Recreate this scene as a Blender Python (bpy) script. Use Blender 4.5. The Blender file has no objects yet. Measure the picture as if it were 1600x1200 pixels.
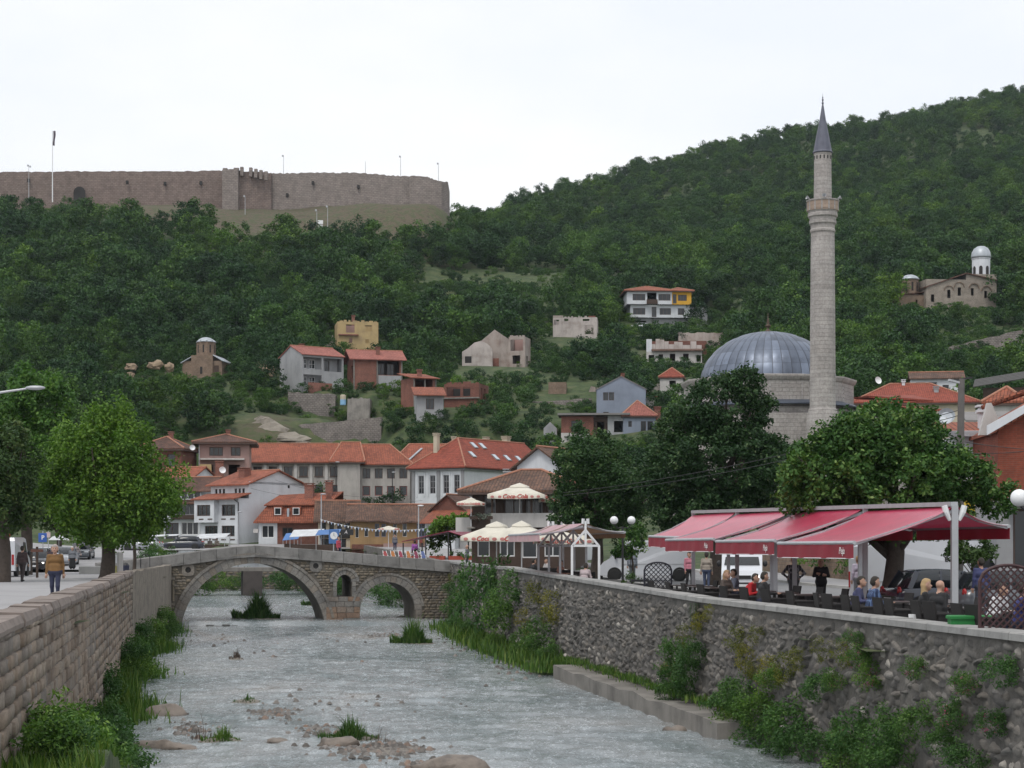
import bpy, math, random
import numpy as np
from mathutils import Vector, Matrix

S = bpy.context.scene
COL = S.collection
R = math.radians
random.seed(7)
rng = np.random.default_rng(11)

# ------------------------------------------------------------------ camera
cam_d = bpy.data.cameras.new('camera')
cam = bpy.data.objects.new('camera', cam_d)
COL.objects.link(cam)
cam.location = (0, 0, 1.65)
cam.rotation_euler = (R(90), 0, 0)
cam_d.sensor_width = 36.0
cam_d.lens = 63.0
cam_d.shift_y = 0.1606
cam_d.clip_start = 0.5
cam_d.clip_end = 6000
S.camera = cam

# ------------------------------------------------------------------ overcast sky and soft sun
SUN_EL, SUN_AZ = R(58), R(205)          # azimuth clockwise from +Y
W = bpy.data.worlds.new('World')
S.world = W
W.use_nodes = True
wt = W.node_tree
wt.nodes.clear()
w_out = wt.nodes.new('ShaderNodeOutputWorld')
sky = wt.nodes.new('ShaderNodeTexSky')
sky.sky_type = 'NISHITA'
sky.sun_disc = False
sky.sun_elevation = SUN_EL
sky.sun_rotation = SUN_AZ
sky.dust_density = 2.0
bg_sky = wt.nodes.new('ShaderNodeBackground')
bg_sky.inputs['Strength'].default_value = 0.10
wt.links.new(sky.outputs[0], bg_sky.inputs['Color'])
tc = wt.nodes.new('ShaderNodeTexCoord')
mp = wt.nodes.new('ShaderNodeMapping')
mp.inputs['Scale'].default_value = (1.0, 1.0, 2.6)
wt.links.new(tc.outputs['Generated'], mp.inputs['Vector'])
cn = wt.nodes.new('ShaderNodeTexNoise')
cn.inputs['Scale'].default_value = 3.1
cn.inputs['Detail'].default_value = 5.0
cn.inputs['Roughness'].default_value = 0.5
wt.links.new(mp.outputs[0], cn.inputs['Vector'])
cr = wt.nodes.new('ShaderNodeValToRGB')
cr.color_ramp.elements[0].position = 0.38
cr.color_ramp.elements[0].color = (0.88, 0.915, 0.975, 1)
cr.color_ramp.elements[1].position = 0.62
cr.color_ramp.elements[1].color = (1.0, 1.0, 1.0, 1)
wt.links.new(cn.outputs[0], cr.inputs[0])
bg_cl = wt.nodes.new('ShaderNodeBackground')
bg_cl.inputs['Strength'].default_value = 1.05
wt.links.new(cr.outputs[0], bg_cl.inputs['Color'])
mx = wt.nodes.new('ShaderNodeMixShader')
mx.inputs[0].default_value = 0.90
wt.links.new(bg_sky.outputs[0], mx.inputs[1])
wt.links.new(bg_cl.outputs[0], mx.inputs[2])
wt.links.new(mx.outputs[0], w_out.inputs['Surface'])

sun_d = bpy.data.lights.new('sun', 'SUN')
sun_d.energy = 1.3
sun_d.angle = R(18)
sun_d.color = (1.0, 0.96, 0.9)
sun = bpy.data.objects.new('sun', sun_d)
COL.objects.link(sun)
_sd = Vector((math.sin(SUN_AZ) * math.cos(SUN_EL), math.cos(SUN_AZ) * math.cos(SUN_EL), math.sin(SUN_EL)))
sun.rotation_euler = _sd.to_track_quat('Z', 'Y').to_euler()

S.view_settings.view_transform = 'Standard'
S.view_settings.look = 'None'
S.view_settings.exposure = 0.12
S.view_settings.gamma = 1.0
S.view_settings.use_curve_mapping = False
S.render.engine = 'CYCLES'
S.cycles.use_denoising = True
S.cycles.max_bounces = 5
S.cycles.diffuse_bounces = 2
S.cycles.glossy_bounces = 3
S.cycles.transmission_bounces = 3
S.cycles.transparent_max_bounces = 6
S.cycles.volume_bounces = 0

# ------------------------------------------------------------------ measuring helpers
F = 2800.0
EYE = 1.65


def gx(px, Y):
	return (px - 800.0) / F * Y


def hz(py, Y):
	return EYE + (857.0 - py) / F * Y


def at(px, py, Y):
	return Vector((gx(px, Y), Y, hz(py, Y)))


# ------------------------------------------------------------------ tags
def tag(o, label=None, cat=None, group=None, kind=None):
	if label:
		o['label'] = label
	if cat:
		o['category'] = cat
	if group:
		o['group'] = group
	if kind:
		o['kind'] = kind
	return o


def empty(name, loc=(0, 0, 0), rz=0.0, label=None, cat=None, group=None):
	o = bpy.data.objects.new(name, None)
	o.empty_display_size = 0.2
	COL.objects.link(o)
	o.location = loc
	o.rotation_euler = (0, 0, rz)
	return tag(o, label, cat, group)


def link(name, me, parent=None, loc=None, rot=None, scale=None):
	o = bpy.data.objects.new(name, me)
	COL.objects.link(o)
	if parent is not None:
		o.parent = parent
	if loc is not None:
		o.location = loc
	if rot is not None:
		o.rotation_euler = rot
	if scale is not None:
		o.scale = scale
	return o


def copy_tree(o, parent=None):
	c = o.copy()
	COL.objects.link(c)
	c.parent = parent
	for ch in o.children:
		copy_tree(ch, c)
	return c


# ------------------------------------------------------------------ mesh builder
class MB:
	def __init__(s):
		s.v = []
		s.f = []
		s.m = []

	def add(s, vs, fs, m=0):
		b = len(s.v)
		s.v.extend([tuple(p) for p in vs])
		s.f.extend([tuple(b + i for i in f) for f in fs])
		s.m.extend([m] * len(fs))
		return s

	def box(s, x0, y0, z0, x1, y1, z1, m=0):
		v = [(x0, y0, z0), (x1, y0, z0), (x1, y1, z0), (x0, y1, z0), (x0, y0, z1), (x1, y0, z1), (x1, y1, z1), (x0, y1, z1)]
		return s.add(v, [(0, 3, 2, 1), (4, 5, 6, 7), (0, 1, 5, 4), (1, 2, 6, 5), (2, 3, 7, 6), (3, 0, 4, 7)], m)

	def cbox(s, x0, y0, z0, x1, y1, z1, c=0.02, m=0):
		"""box with chamfered vertical and top edges"""
		X = [(x0 + c, y0), (x1 - c, y0), (x1, y0 + c), (x1, y1 - c), (x1 - c, y1), (x0 + c, y1), (x0, y1 - c), (x0, y0 + c)]
		a = [(x, y, z0) for x, y in X] + [(x, y, z1 - c) for x, y in X]
		cx, cy = (x0 + x1) / 2, (y0 + y1) / 2
		t = []
		for x, y in X:
			t.append((x - c * (1 if x > cx else -1), y - c * (1 if y > cy else -1), z1))
		v = a + t
		fs = []
		for k in range(2):
			for i in range(8):
				j = (i + 1) % 8
				fs.append((k * 8 + i, k * 8 + j, k * 8 + 8 + j, k * 8 + 8 + i))
		fs.append(tuple(range(16, 24)))
		fs.append(tuple(range(7, -1, -1)))
		return s.add(v, fs, m)

	def bar(s, p, q, w=0.05, h=None, m=0, up=(0, 0, 1)):
		p, q = Vector(p), Vector(q)
		d = (q - p).normalized()
		u = Vector(up)
		if abs(d.dot(u)) > 0.98:
			u = Vector((0, 1, 0))
		a = d.cross(u).normalized()
		b = a.cross(d).normalized()
		h = w if h is None else h
		a *= w / 2
		b *= h / 2
		v = [p - a - b, p + a - b, p + a + b, p - a + b, q - a - b, q + a - b, q + a + b, q - a + b]
		return s.add(v, [(0, 1, 2, 3), (7, 6, 5, 4), (0, 4, 5, 1), (1, 5, 6, 2), (2, 6, 7, 3), (3, 7, 4, 0)], m)

	def tube(s, pts, rs, n=8, m=0, cap=True):
		pts = [Vector(p) for p in pts]
		if not hasattr(rs, '__len__'):
			rs = [rs] * len(pts)
		v = []
		pa = None
		for i, p in enumerate(pts):
			d = (pts[min(i + 1, len(pts) - 1)] - pts[max(i - 1, 0)]).normalized()
			if pa is None:
				u = Vector((0, 0, 1)) if abs(d.z) < 0.9 else Vector((1, 0, 0))
				a = d.cross(u).normalized()
			else:
				a = (pa - d * pa.dot(d)).normalized()
			pa = a
			b = d.cross(a)
			for k in range(n):
				t = 2 * math.pi * k / n
				v.append(p + (a * math.cos(t) + b * math.sin(t)) * rs[i])
		fs = []
		for i in range(len(pts) - 1):
			for k in range(n):
				j = (k + 1) % n
				fs.append((i * n + k, i * n + j, (i + 1) * n + j, (i + 1) * n + k))
		if cap:
			fs.append(tuple(range(n - 1, -1, -1)))
			fs.append(tuple(range((len(pts) - 1) * n, len(pts) * n)))
		return s.add(v, fs, m)

	def lathe(s, prof, n=16, c=(0, 0, 0), m=0, a0=0.0, cap=True):
		v = []
		for r, z in prof:
			for k in range(n):
				t = a0 + 2 * math.pi * k / n
				v.append((c[0] + r * math.cos(t), c[1] + r * math.sin(t), c[2] + z))
		fs = []
		for i in range(len(prof) - 1):
			for k in range(n):
				j = (k + 1) % n
				fs.append((i * n + k, i * n + j, (i + 1) * n + j, (i + 1) * n + k))
		if cap:
			fs.append(tuple(range(n - 1, -1, -1)))
			fs.append(tuple(range((len(prof) - 1) * n, len(prof) * n)))
		return s.add(v, fs, m)

	def ball(s, c, r, n=12, k=8, m=0):
		if not hasattr(r, '__len__'):
			r = (r, r, r)
		v = [(c[0], c[1], c[2] - r[2])]
		for i in range(1, k):
			t = math.pi * i / k
			for j in range(n):
				p = 2 * math.pi * j / n
				v.append((c[0] + r[0] * math.sin(t) * math.cos(p), c[1] + r[1] * math.sin(t) * math.sin(p), c[2] - r[2] * math.cos(t)))
		v.append((c[0], c[1], c[2] + r[2]))
		fs = [(0, 1 + (j + 1) % n, 1 + j) for j in range(n)]
		for i in range(k - 2):
			for j in range(n):
				a = 1 + i * n
				b = a + n
				fs.append((a + j, a + (j + 1) % n, b + (j + 1) % n, b + j))
		a = 1 + (k - 2) * n
		fs += [(a + j, a + (j + 1) % n, len(v) - 1) for j in range(n)]
		return s.add(v, fs, m)

	def slab(s, pts, t=0.15, m=0):
		"""closed plate: polygon on top (counter-clockwise from above), thickness t downward"""
		n = len(pts)
		v = [tuple(p) for p in pts] + [(p[0], p[1], p[2] - t) for p in pts]
		fs = [tuple(range(n)), tuple(range(2 * n - 1, n - 1, -1))]
		for i in range(n):
			j = (i + 1) % n
			fs.append((i, i + n, j + n, j))
		return s.add(v, fs, m)

	def prism(s, poly, d, m=0):
		"""polygon of 3D points extruded by the vector d"""
		n = len(poly)
		d = Vector(d)
		v = [Vector(p) for p in poly] + [Vector(p) + d for p in poly]
		fs = [tuple(range(n)), tuple(range(2 * n - 1, n - 1, -1))]
		for i in range(n):
			j = (i + 1) % n
			fs.append((i, i + n, j + n, j))
		return s.add(v, fs, m)

	def mesh(s, name, mats, smooth=False, uv=True):
		me = bpy.data.meshes.new(name)
		me.from_pydata(s.v, [], s.f)
		if not isinstance(mats, (list, tuple)):
			mats = [mats]
		for a in mats:
			me.materials.append(a)
		if len(mats) > 1:
			me.polygons.foreach_set('material_index', s.m)
		if smooth:
			me.polygons.foreach_set('use_smooth', [True] * len(me.polygons))
		me.update()
		if uv and len(s.f) < 60000:
			L = me.uv_layers.new(name='uv')
			out = [0.0] * (2 * len(me.loops))
			for p in me.polygons:
				n = p.normal
				if abs(n.z) > 0.97:
					a, b = Vector((1, 0, 0)), Vector((0, 1, 0))
				else:
					a = Vector((-n.y, n.x, 0)).normalized()
					b = n.cross(a)
				for li in p.loop_indices:
					q = me.vertices[me.loops[li].vertex_index].co
					out[2 * li] = q.dot(a)
					out[2 * li + 1] = q.dot(b)
			L.data.foreach_set('uv', out)
		return me

	def build(s, name, mats, parent=None, smooth=False, loc=None, rot=None, uv=True):
		return link(name, s.mesh(name, mats, smooth, uv), parent, loc, rot)


def np_mesh(name, V, Q, mat, face_attr=None, smooth=False):
	"""big mesh from numpy arrays, Q an (n,k) index array"""
	me = bpy.data.meshes.new(name)
	n, k = Q.shape
	me.vertices.add(len(V))
	me.vertices.foreach_set('co', np.ascontiguousarray(V, dtype=np.float32).ravel())
	me.loops.add(n * k)
	me.loops.foreach_set('vertex_index', np.ascontiguousarray(Q, dtype=np.int32).ravel())
	me.polygons.add(n)
	me.polygons.foreach_set('loop_start', np.arange(0, n * k, k, dtype=np.int32))
	me.polygons.foreach_set('loop_total', np.full(n, k, dtype=np.int32))
	if smooth:
		me.polygons.foreach_set('use_smooth', np.ones(n, dtype=bool))
	if mat is not None:
		me.materials.append(mat)
	if face_attr:
		for an, arr in face_attr.items():
			A = me.attributes.new(an, 'FLOAT', 'FACE')
			A.data.foreach_set('value', np.ascontiguousarray(arr, dtype=np.float32))
	me.update(calc_edges=True)
	me.validate()
	return me


# ------------------------------------------------------------------ materials
MATS = {}


def nt_new(name):
	m = bpy.data.materials.new(name)
	m.use_nodes = True
	nt = m.node_tree
	return m, nt, nt.nodes['Principled BSDF'], nt.nodes['Material Output']


def ramp(nt, fac, stops):
	r = nt.nodes.new('ShaderNodeValToRGB')
	e = r.color_ramp.elements
	while len(e) < len(stops):
		e.new(0.5)
	for i, (p, c) in enumerate(stops):
		e[i].position = p
		e[i].color = (c[0], c[1], c[2], 1)
	nt.links.new(fac, r.inputs[0])
	return r.outputs[0]


def noise(nt, vec, scale, detail=4.0, rough=0.55, dist=0.0):
	n = nt.nodes.new('ShaderNodeTexNoise')
	n.inputs['Scale'].default_value = scale
	n.inputs['Detail'].default_value = detail
	n.inputs['Roughness'].default_value = rough
	n.inputs['Distortion'].default_value = dist
	nt.links.new(vec, n.inputs['Vector'])
	return n.outputs[0]


def math_n(nt, op, a, b=None):
	n = nt.nodes.new('ShaderNodeMath')
	n.operation = op
	for i, x in enumerate((a, b)):
		if x is None:
			continue
		if isinstance(x, (int, float)):
			n.inputs[i].default_value = x
		else:
			nt.links.new(x, n.inputs[i])
	return n.outputs[0]


def mixc(nt, fac, a, b, mode='MIX'):
	n = nt.nodes.new('ShaderNodeMixRGB')
	n.blend_type = mode
	for i, x in enumerate((fac, a, b)):
		if isinstance(x, (int, float)):
			n.inputs[i].default_value = x
		elif isinstance(x, tuple):
			n.inputs[i].default_value = (x[0], x[1], x[2], 1)
		else:
			nt.links.new(x, n.inputs[i])
	return n.outputs[0]


def bump(nt, h, dist, strength=1.0):
	b = nt.nodes.new('ShaderNodeBump')
	b.inputs['Strength'].default_value = strength
	b.inputs['Distance'].default_value = dist
	nt.links.new(h, b.inputs['Height'])
	return b.outputs[0]


def coords(nt, kind='Object', scale=None):
	t = nt.nodes.new('ShaderNodeTexCoord')
	o = t.outputs[kind]
	if scale:
		m = nt.nodes.new('ShaderNodeMapping')
		m.inputs['Scale'].default_value = scale
		nt.links.new(o, m.inputs['Vector'])
		o = m.outputs[0]
	return o


def pm(name, c, var=0.25, scale=1.5, rough=0.8, bmp=0.0, bscale=12.0, metal=0.0, c2=None, spec=None, stain=0.0, rnd=0.0):
	"""plain procedural material: base colour mottled by noise, optional streaky stains and relief"""
	if name in MATS:
		return MATS[name]
	m, nt, b, _ = nt_new(name)
	v = coords(nt)
	f = noise(nt, v, scale)
	c2 = c2 or tuple(x * (1 - var) for x in c)
	hi = tuple(min(1, x * (1 + var * 0.5)) for x in c)
	col = ramp(nt, f, [(0.25, c2), (0.5, c), (0.78, hi)])
	if stain:
		s = noise(nt, coords(nt, 'Object', (1.0, 1.0, 0.2)), 0.9, 6, 0.7, 0.8)
		s = ramp(nt, s, [(0.45, (1, 1, 1)), (0.8, (1 - stain * 0.75,) * 3)])
		col = mixc(nt, 1.0, col, s, 'MULTIPLY')
	if rnd:
		oi = nt.nodes.new('ShaderNodeObjectInfo')
		g = ramp(nt, oi.outputs['Random'], [(0.0, (1 - rnd,) * 3), (1.0, (1 + rnd,) * 3)])
		col = mixc(nt, 1.0, col, g, 'MULTIPLY')
	nt.links.new(col, b.inputs['Base Color'])
	b.inputs['Roughness'].default_value = rough
	b.inputs['Metallic'].default_value = metal
	if spec is not None:
		b.inputs['Specular IOR Level'].default_value = spec
	if bmp:
		h = noise(nt, v, bscale, 3)
		nt.links.new(bump(nt, h, bmp), b.inputs['Normal'])
	MATS[name] = m
	return m


def brickish(name, c1, c2, mortar, bw, bh, ms=0.02, rough=0.85, dirt=0.35, relief=0.02, vec='UV', jitter=0.0):
	"""masonry or tile courses in metres along the surface"""
	if name in MATS:
		return MATS[name]
	m, nt, b, _ = nt_new(name)
	uv = coords(nt, vec)
	if jitter:
		nz = nt.nodes.new('ShaderNodeTexNoise')
		nz.inputs['Scale'].default_value = 1.2
		nt.links.new(uv, nz.inputs['Vector'])
		a = nt.nodes.new('ShaderNodeVectorMath')
		a.operation = 'SCALE'
		a.inputs['Scale'].default_value = jitter
		nt.links.new(nz.outputs['Color'], a.inputs[0])
		d = nt.nodes.new('ShaderNodeVectorMath')
		nt.links.new(uv, d.inputs[0])
		nt.links.new(a.outputs[0], d.inputs[1])
		uv = d.outputs[0]
	t = nt.nodes.new('ShaderNodeTexBrick')
	t.inputs['Scale'].default_value = 1.0
	t.inputs['Brick Width'].default_value = bw
	t.inputs['Row Height'].default_value = bh
	t.inputs['Mortar Size'].default_value = ms
	t.inputs['Mortar Smooth'].default_value = 0.3
	t.inputs['Bias'].default_value = -0.1
	for k, c in (('Color1', c1), ('Color2', c2), ('Mortar', mortar)):
		t.inputs[k].default_value = (c[0], c[1], c[2], 1)
	nt.links.new(uv, t.inputs['Vector'])
	o = coords(nt)
	n1 = noise(nt, o, 0.7, 5, 0.65)
	d = ramp(nt, n1, [(0.3, (1 - dirt,) * 3), (0.65, (1.08,) * 3)])
	col = mixc(nt, 1.0, t.outputs['Color'], d, 'MULTIPLY')
	n2 = noise(nt, o, 6.0, 3)
	col = mixc(nt, 1.0, col, ramp(nt, n2, [(0.3, (0.8,) * 3), (0.7, (1.1,) * 3)]), 'MULTIPLY')
	nt.links.new(col, b.inputs['Base Color'])
	b.inputs['Roughness'].default_value = rough
	if relief:
		h = math_n(nt, 'SUBTRACT', math_n(nt, 'MULTIPLY', n2, 0.5), t.outputs['Fac'])
		nt.links.new(bump(nt, h, relief), b.inputs['Normal'])
	MATS[name] = m
	return m


def roof_mat(name, c1, c2, dirt=0.35, rib=0.24, row=0.36):
	"""clay tile courses: ribs running down the slope, steps across it, colours mixed tile by tile"""
	if name in MATS:
		return MATS[name]
	m, nt, b, _ = nt_new(name)
	uv = coords(nt, 'UV')
	t = nt.nodes.new('ShaderNodeTexBrick')
	t.offset = 0.0
	t.inputs['Scale'].default_value = 1.0
	t.inputs['Brick Width'].default_value = rib
	t.inputs['Row Height'].default_value = row
	t.inputs['Mortar Size'].default_value = 0.03
	t.inputs['Mortar Smooth'].default_value = 0.8
	t.inputs['Bias'].default_value = 0.0
	for k, c in (('Color1', c1), ('Color2', c2), ('Mortar', tuple(x * 0.55 for x in c2))):
		t.inputs[k].default_value = (c[0], c[1], c[2], 1)
	nt.links.new(uv, t.inputs['Vector'])
	o = coords(nt)
	n1 = noise(nt, o, 0.45, 5, 0.7)
	col = mixc(nt, 1.0, t.outputs['Color'], ramp(nt, n1, [(0.32, (1 - dirt,) * 3), (0.62, (1.1,) * 3)]), 'MULTIPLY')
	n3 = noise(nt, o, 2.6, 3, 0.6)
	col = mixc(nt, 1.0, col, ramp(nt, n3, [(0.35, (0.78, 0.76, 0.74)), (0.65, (1.1, 1.08, 1.05))]), 'MULTIPLY')
	nt.links.new(col, b.inputs['Base Color'])
	b.inputs['Roughness'].default_value = 0.85
	nt.links.new(bump(nt, math_n(nt, 'SUBTRACT', 1.0, t.outputs['Fac']), 0.05), b.inputs['Normal'])
	MATS[name] = m
	return m


def leaf_mat(name, stops, trans=0.25, rough=0.6, use_random=True, amp=0.35, patches=False):
	"""leaf: own colour varies leaf by leaf and plant by plant; light passes through"""
	if name in MATS:
		return MATS[name]
	m, nt, b, out = nt_new(name)
	at_ = nt.nodes.new('ShaderNodeAttribute')
	at_.attribute_name = 'tone'
	col = ramp(nt, at_.outputs['Fac'], stops)
	if use_random:
		oi = nt.nodes.new('ShaderNodeObjectInfo')
		g = ramp(nt, oi.outputs['Random'], [(0.0, (1 - amp, 1 - amp * 0.85, 1 - amp * 0.5)), (0.35, (0.75, 0.85, 0.95)), (0.6, (1, 1, 1)), (0.8, (1.25, 1.12, 0.85)), (1.0, (1 + amp * 1.3, 1 + amp, 1 + amp * 0.2))])
		col = mixc(nt, 1.0, col, g, 'MULTIPLY')
	if patches:
		gp_ = nt.nodes.new('ShaderNodeNewGeometry')
		n_ = noise(nt, gp_.outputs['Position'], 0.035, 4, 0.6)
		col = mixc(nt, 1.0, col, ramp(nt, n_, [(0.36, (0.62, 0.72, 0.85)), (0.52, (1, 1, 1)), (0.66, (1.4, 1.25, 0.9))]), 'MULTIPLY')
	nt.links.new(col, b.inputs['Base Color'])
	b.inputs['Roughness'].default_value = rough
	b.inputs['Specular IOR Level'].default_value = 0.25
	tr = nt.nodes.new('ShaderNodeBsdfTranslucent')
	nt.links.new(mixc(nt, 1.0, col, (1.1, 1.3, 0.5), 'MULTIPLY'), tr.inputs['Color'])
	mxs = nt.nodes.new('ShaderNodeMixShader')
	mxs.inputs[0].default_value = trans
	nt.links.new(b.outputs[0], mxs.inputs[1])
	nt.links.new(tr.outputs[0], mxs.inputs[2])
	nt.links.new(mxs.outputs[0], out.inputs['Surface'])
	MATS[name] = m
	return m


def stone_mat(name, stops, rough=0.9, relief=0.02):
	"""stones: colour per stone from the tone attribute plus a per-object offset"""
	if name in MATS:
		return MATS[name]
	m, nt, b, _ = nt_new(name)
	at_ = nt.nodes.new('ShaderNodeAttribute')
	at_.attribute_name = 'tone'
	oi = nt.nodes.new('ShaderNodeObjectInfo')
	f = math_n(nt, 'FRACT', math_n(nt, 'ADD', at_.outputs['Fac'], oi.outputs['Random']))
	col = ramp(nt, f, stops)
	g = nt.nodes.new('ShaderNodeNewGeometry')
	n1 = noise(nt, g.outputs['Position'], 0.55, 5, 0.65)
	col = mixc(nt, 1.0, col, ramp(nt, n1, [(0.3, (0.62, 0.6, 0.58)), (0.65, (1.12, 1.1, 1.06))]), 'MULTIPLY')
	n2 = noise(nt, g.outputs['Position'], 9.0, 4, 0.6)
	col = mixc(nt, 1.0, col, ramp(nt, n2, [(0.3, (0.72,) * 3), (0.7, (1.18,) * 3)]), 'MULTIPLY')
	nt.links.new(col, b.inputs['Base Color'])
	b.inputs['Roughness'].default_value = rough
	nt.links.new(bump(nt, n2, relief), b.inputs['Normal'])
	MATS[name] = m
	return m

# ================================================================== MATERIAL PALETTE
M_street = pm('street_paving', (0.30, 0.295, 0.30), 0.18, 0.35, 0.9, 0.004, 30)
M_road = pm('road_asphalt', (0.20, 0.20, 0.205), 0.2, 0.3, 0.9, 0.004, 40)
M_kerb = pm('kerb_stone', (0.42, 0.41, 0.39), 0.2, 1.2, 0.9, 0.004, 20)
M_coping_l = pm('coping_brown', (0.20, 0.165, 0.145), 0.35, 2.2, 0.9, 0.012, 14, rnd=0.18)
M_coping_r = pm('coping_grey', (0.29, 0.285, 0.275), 0.35, 2.0, 0.9, 0.008, 18, rnd=0.12)
M_mortar_l = pm('mortar_brown', (0.165, 0.14, 0.12), 0.4, 2.0, 0.95, 0.02, 9, stain=0.4)
M_mortar_r = pm('mortar_grey', (0.14, 0.13, 0.118), 0.5, 1.6, 0.95, 0.03, 8, stain=0.4)
M_plaster_l = pm('rough_render', (0.225, 0.195, 0.16), 0.5, 2.2, 0.95, 0.05, 7, c2=(0.12, 0.105, 0.088), stain=0.6)
M_conc = pm('concrete', (0.22, 0.205, 0.185), 0.4, 1.0, 0.9, 0.012, 10, stain=0.6)
M_stone_l = stone_mat('quay_stone_left', [(0.0, (0.16, 0.125, 0.10)), (0.3, (0.25, 0.195, 0.15)), (0.55, (0.30, 0.25, 0.205)), (0.8, (0.20, 0.18, 0.165)), (1.0, (0.34, 0.285, 0.225))])
M_stone_r = stone_mat('quay_stone_right', [(0.0, (0.095, 0.092, 0.09)), (0.35, (0.165, 0.158, 0.15)), (0.6, (0.205, 0.188, 0.17)), (0.85, (0.14, 0.135, 0.132)), (0.95, (0.21, 0.20, 0.19)), (1.0, (0.42, 0.40, 0.37))])
M_stone_b = stone_mat('bridge_rubble', [(0.0, (0.12, 0.10, 0.08)), (0.4, (0.20, 0.17, 0.13)), (0.7, (0.25, 0.215, 0.165)), (1.0, (0.16, 0.15, 0.14))])
M_ashlar = stone_mat('bridge_ashlar', [(0.0, (0.19, 0.185, 0.18)), (0.6, (0.245, 0.235, 0.22)), (1.0, (0.21, 0.185, 0.16))])
M_pier = stone_mat('pier_block', [(0.0, (0.20, 0.20, 0.195)), (0.5, (0.23, 0.215, 0.20)), (0.75, (0.26, 0.18, 0.13)), (1.0, (0.21, 0.145, 0.11))])
M_bridge_core = pm('bridge_core', (0.13, 0.115, 0.095), 0.4, 2.0, 0.95, 0.02, 10)
M_boulder = pm('river_boulder', (0.195, 0.165, 0.14), 0.45, 3.0, 0.75, 0.04, 7, c2=(0.10, 0.088, 0.078))
M_rock = pm('hill_rock', (0.24, 0.215, 0.18), 0.4, 0.6, 0.95, 0.15, 2.5, c2=(0.10, 0.09, 0.07))
M_black = pm('black_metal', (0.02, 0.02, 0.022), 0.2, 3, 0.5)
M_white = pm('white_paint', (0.74, 0.75, 0.76), 0.08, 2, 0.5)
M_greymetal = pm('grey_metal', (0.42, 0.43, 0.45), 0.12, 3, 0.45, metal=0.3)
M_glass = pm('window_glass', (0.018, 0.022, 0.026), 0.3, 0.6, 0.12, spec=0.6)
M_dark = pm('painted_dark', (0.03, 0.028, 0.027), 0.3, 0.6, 0.9)  # shade inside rooms and openings put into the colour; also dark signs
M_wood = pm('dark_wood', (0.055, 0.032, 0.022), 0.35, 6, 0.7, 0.003, 20)
M_bark = pm('bark', (0.07, 0.055, 0.045), 0.45, 5, 0.95, 0.03, 14)


# ================================================================== TERRAIN
def LWX(Y):       # face of the left quay wall
	return float(np.interp(Y, [-60, 26.8, 85.6, 123.6, 127, 186], [7.9, -7.66, -18.2, -23.5, -24.6, -37.5]))


def RWX(Y):       # face of the right quay wall
	return float(np.interp(Y, [-60, 95, 112, 130, 134, 186], [25.1, -0.77, -2.8, -4.5, -5.3, -15.5]))


def RTOP(Y):      # top of the right quay wall
	return float(np.interp(Y, [0, 33, 55, 75, 92, 135, 186], [0.05, 0.08, 0.15, 0.45, 0.72, 0.76, 1.2]))


def RGZ(Y):       # level of the right bank
	return float(np.interp(Y, [0, 65, 95, 126, 186, 200], [-0.4, -0.4, -0.2, 0.2, 1.7, 2.2]))


def WZ(Y):        # river surface
	return float(np.interp(Y, [0, 124.0, 125.2, 150, 186], [-3.7, -3.7, -3.42, -3.1, -2.62]))


_cp = []
for px, py, Y in [
	# left hill
	(-300, 745, 225), (0, 745, 225), (200, 745, 225), (-300, 690, 250), (0, 690, 250), (200, 690, 248), (400, 690, 250), (600, 695, 250),
	(750, 700, 248), (-300, 600, 300), (0, 600, 300), (150, 600, 300), (320, 596, 300), (480, 606, 290), (580, 606, 292), (680, 640, 272),
	(760, 610, 290), (553, 548, 332), (400, 545, 335), (150, 545, 335), (-100, 545, 335), (0, 460, 395), (200, 460, 395), (400, 460, 395), (600, 460, 400),
	(770, 560, 325), (900, 535, 348), (880, 480, 395), (770, 480, 390), (700, 470, 395), (-300, 460, 400), (0, 380, 455), (200, 380, 455), (400, 375, 462),
	(600, 385, 470), (720, 400, 490), (800, 400, 520), (-300, 380, 455), (0, 322, 512), (170, 322, 512), (340, 322, 512), (440, 327, 510), (500, 328, 504), (560, 327, 499), (620, 326, 496), (690, 326, 497), (450, 362, 482), (540, 366, 478), (620, 356, 480), (690, 345, 488), (740, 338, 560), (-300, 320, 520), (0, 318, 560), (300, 318, 560), (600, 322, 560), (690, 328, 560),
	(-300, 330, 640), (0, 330, 640), (350, 330, 640), (600, 335, 640), (740, 342, 620),
	# right hill
	(790, 345, 700), (850, 322, 740), (900, 305, 770), (1000, 280, 810), (1080, 256, 840), (1150, 236, 860), (1280, 219, 890), (1400, 205, 920), (1480, 186, 940),
	(1560, 163, 955), (1640, 150, 970), (1900, 120, 1000), (880, 400, 580), (950, 350, 680), (1000, 400, 520), (1000, 455, 420), (1030, 508, 382), (1090, 506, 382), (1000, 508, 380), (1050, 565, 325),
	(1100, 580, 305), (1000, 605, 285), (950, 652, 271), (880, 697, 251), (940, 697, 251), (1000, 697, 250), (1050, 690, 250), (1050, 640, 277), (1200, 560, 315), (1200, 470, 410), (1200, 380, 560), (1200, 300, 740),
	(1350, 590, 290), (1300, 500, 375), (1400, 490, 362), (1480, 480, 366), (1570, 486, 364), (1350, 420, 450), (1480, 420, 450), (1580, 420, 450), (1700, 420, 440),
	(1400, 340, 600), (1560, 330, 600), (1400, 270, 760), (1560, 250, 780), (1450, 545, 312), (1580, 545, 312), (1520, 600, 268), (1600, 600, 268), (1800, 560, 290), (1400, 640, 240), (1250, 650, 230),
	(1300, 735, 200), (1500, 690, 220), (1700, 680, 225), (1150, 740, 200)]:
	if Y in (248, 250) and px >= 340:
		continue
	p = at(px, py, Y)
	_cp.append((p.x, p.y, p.z))
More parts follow.
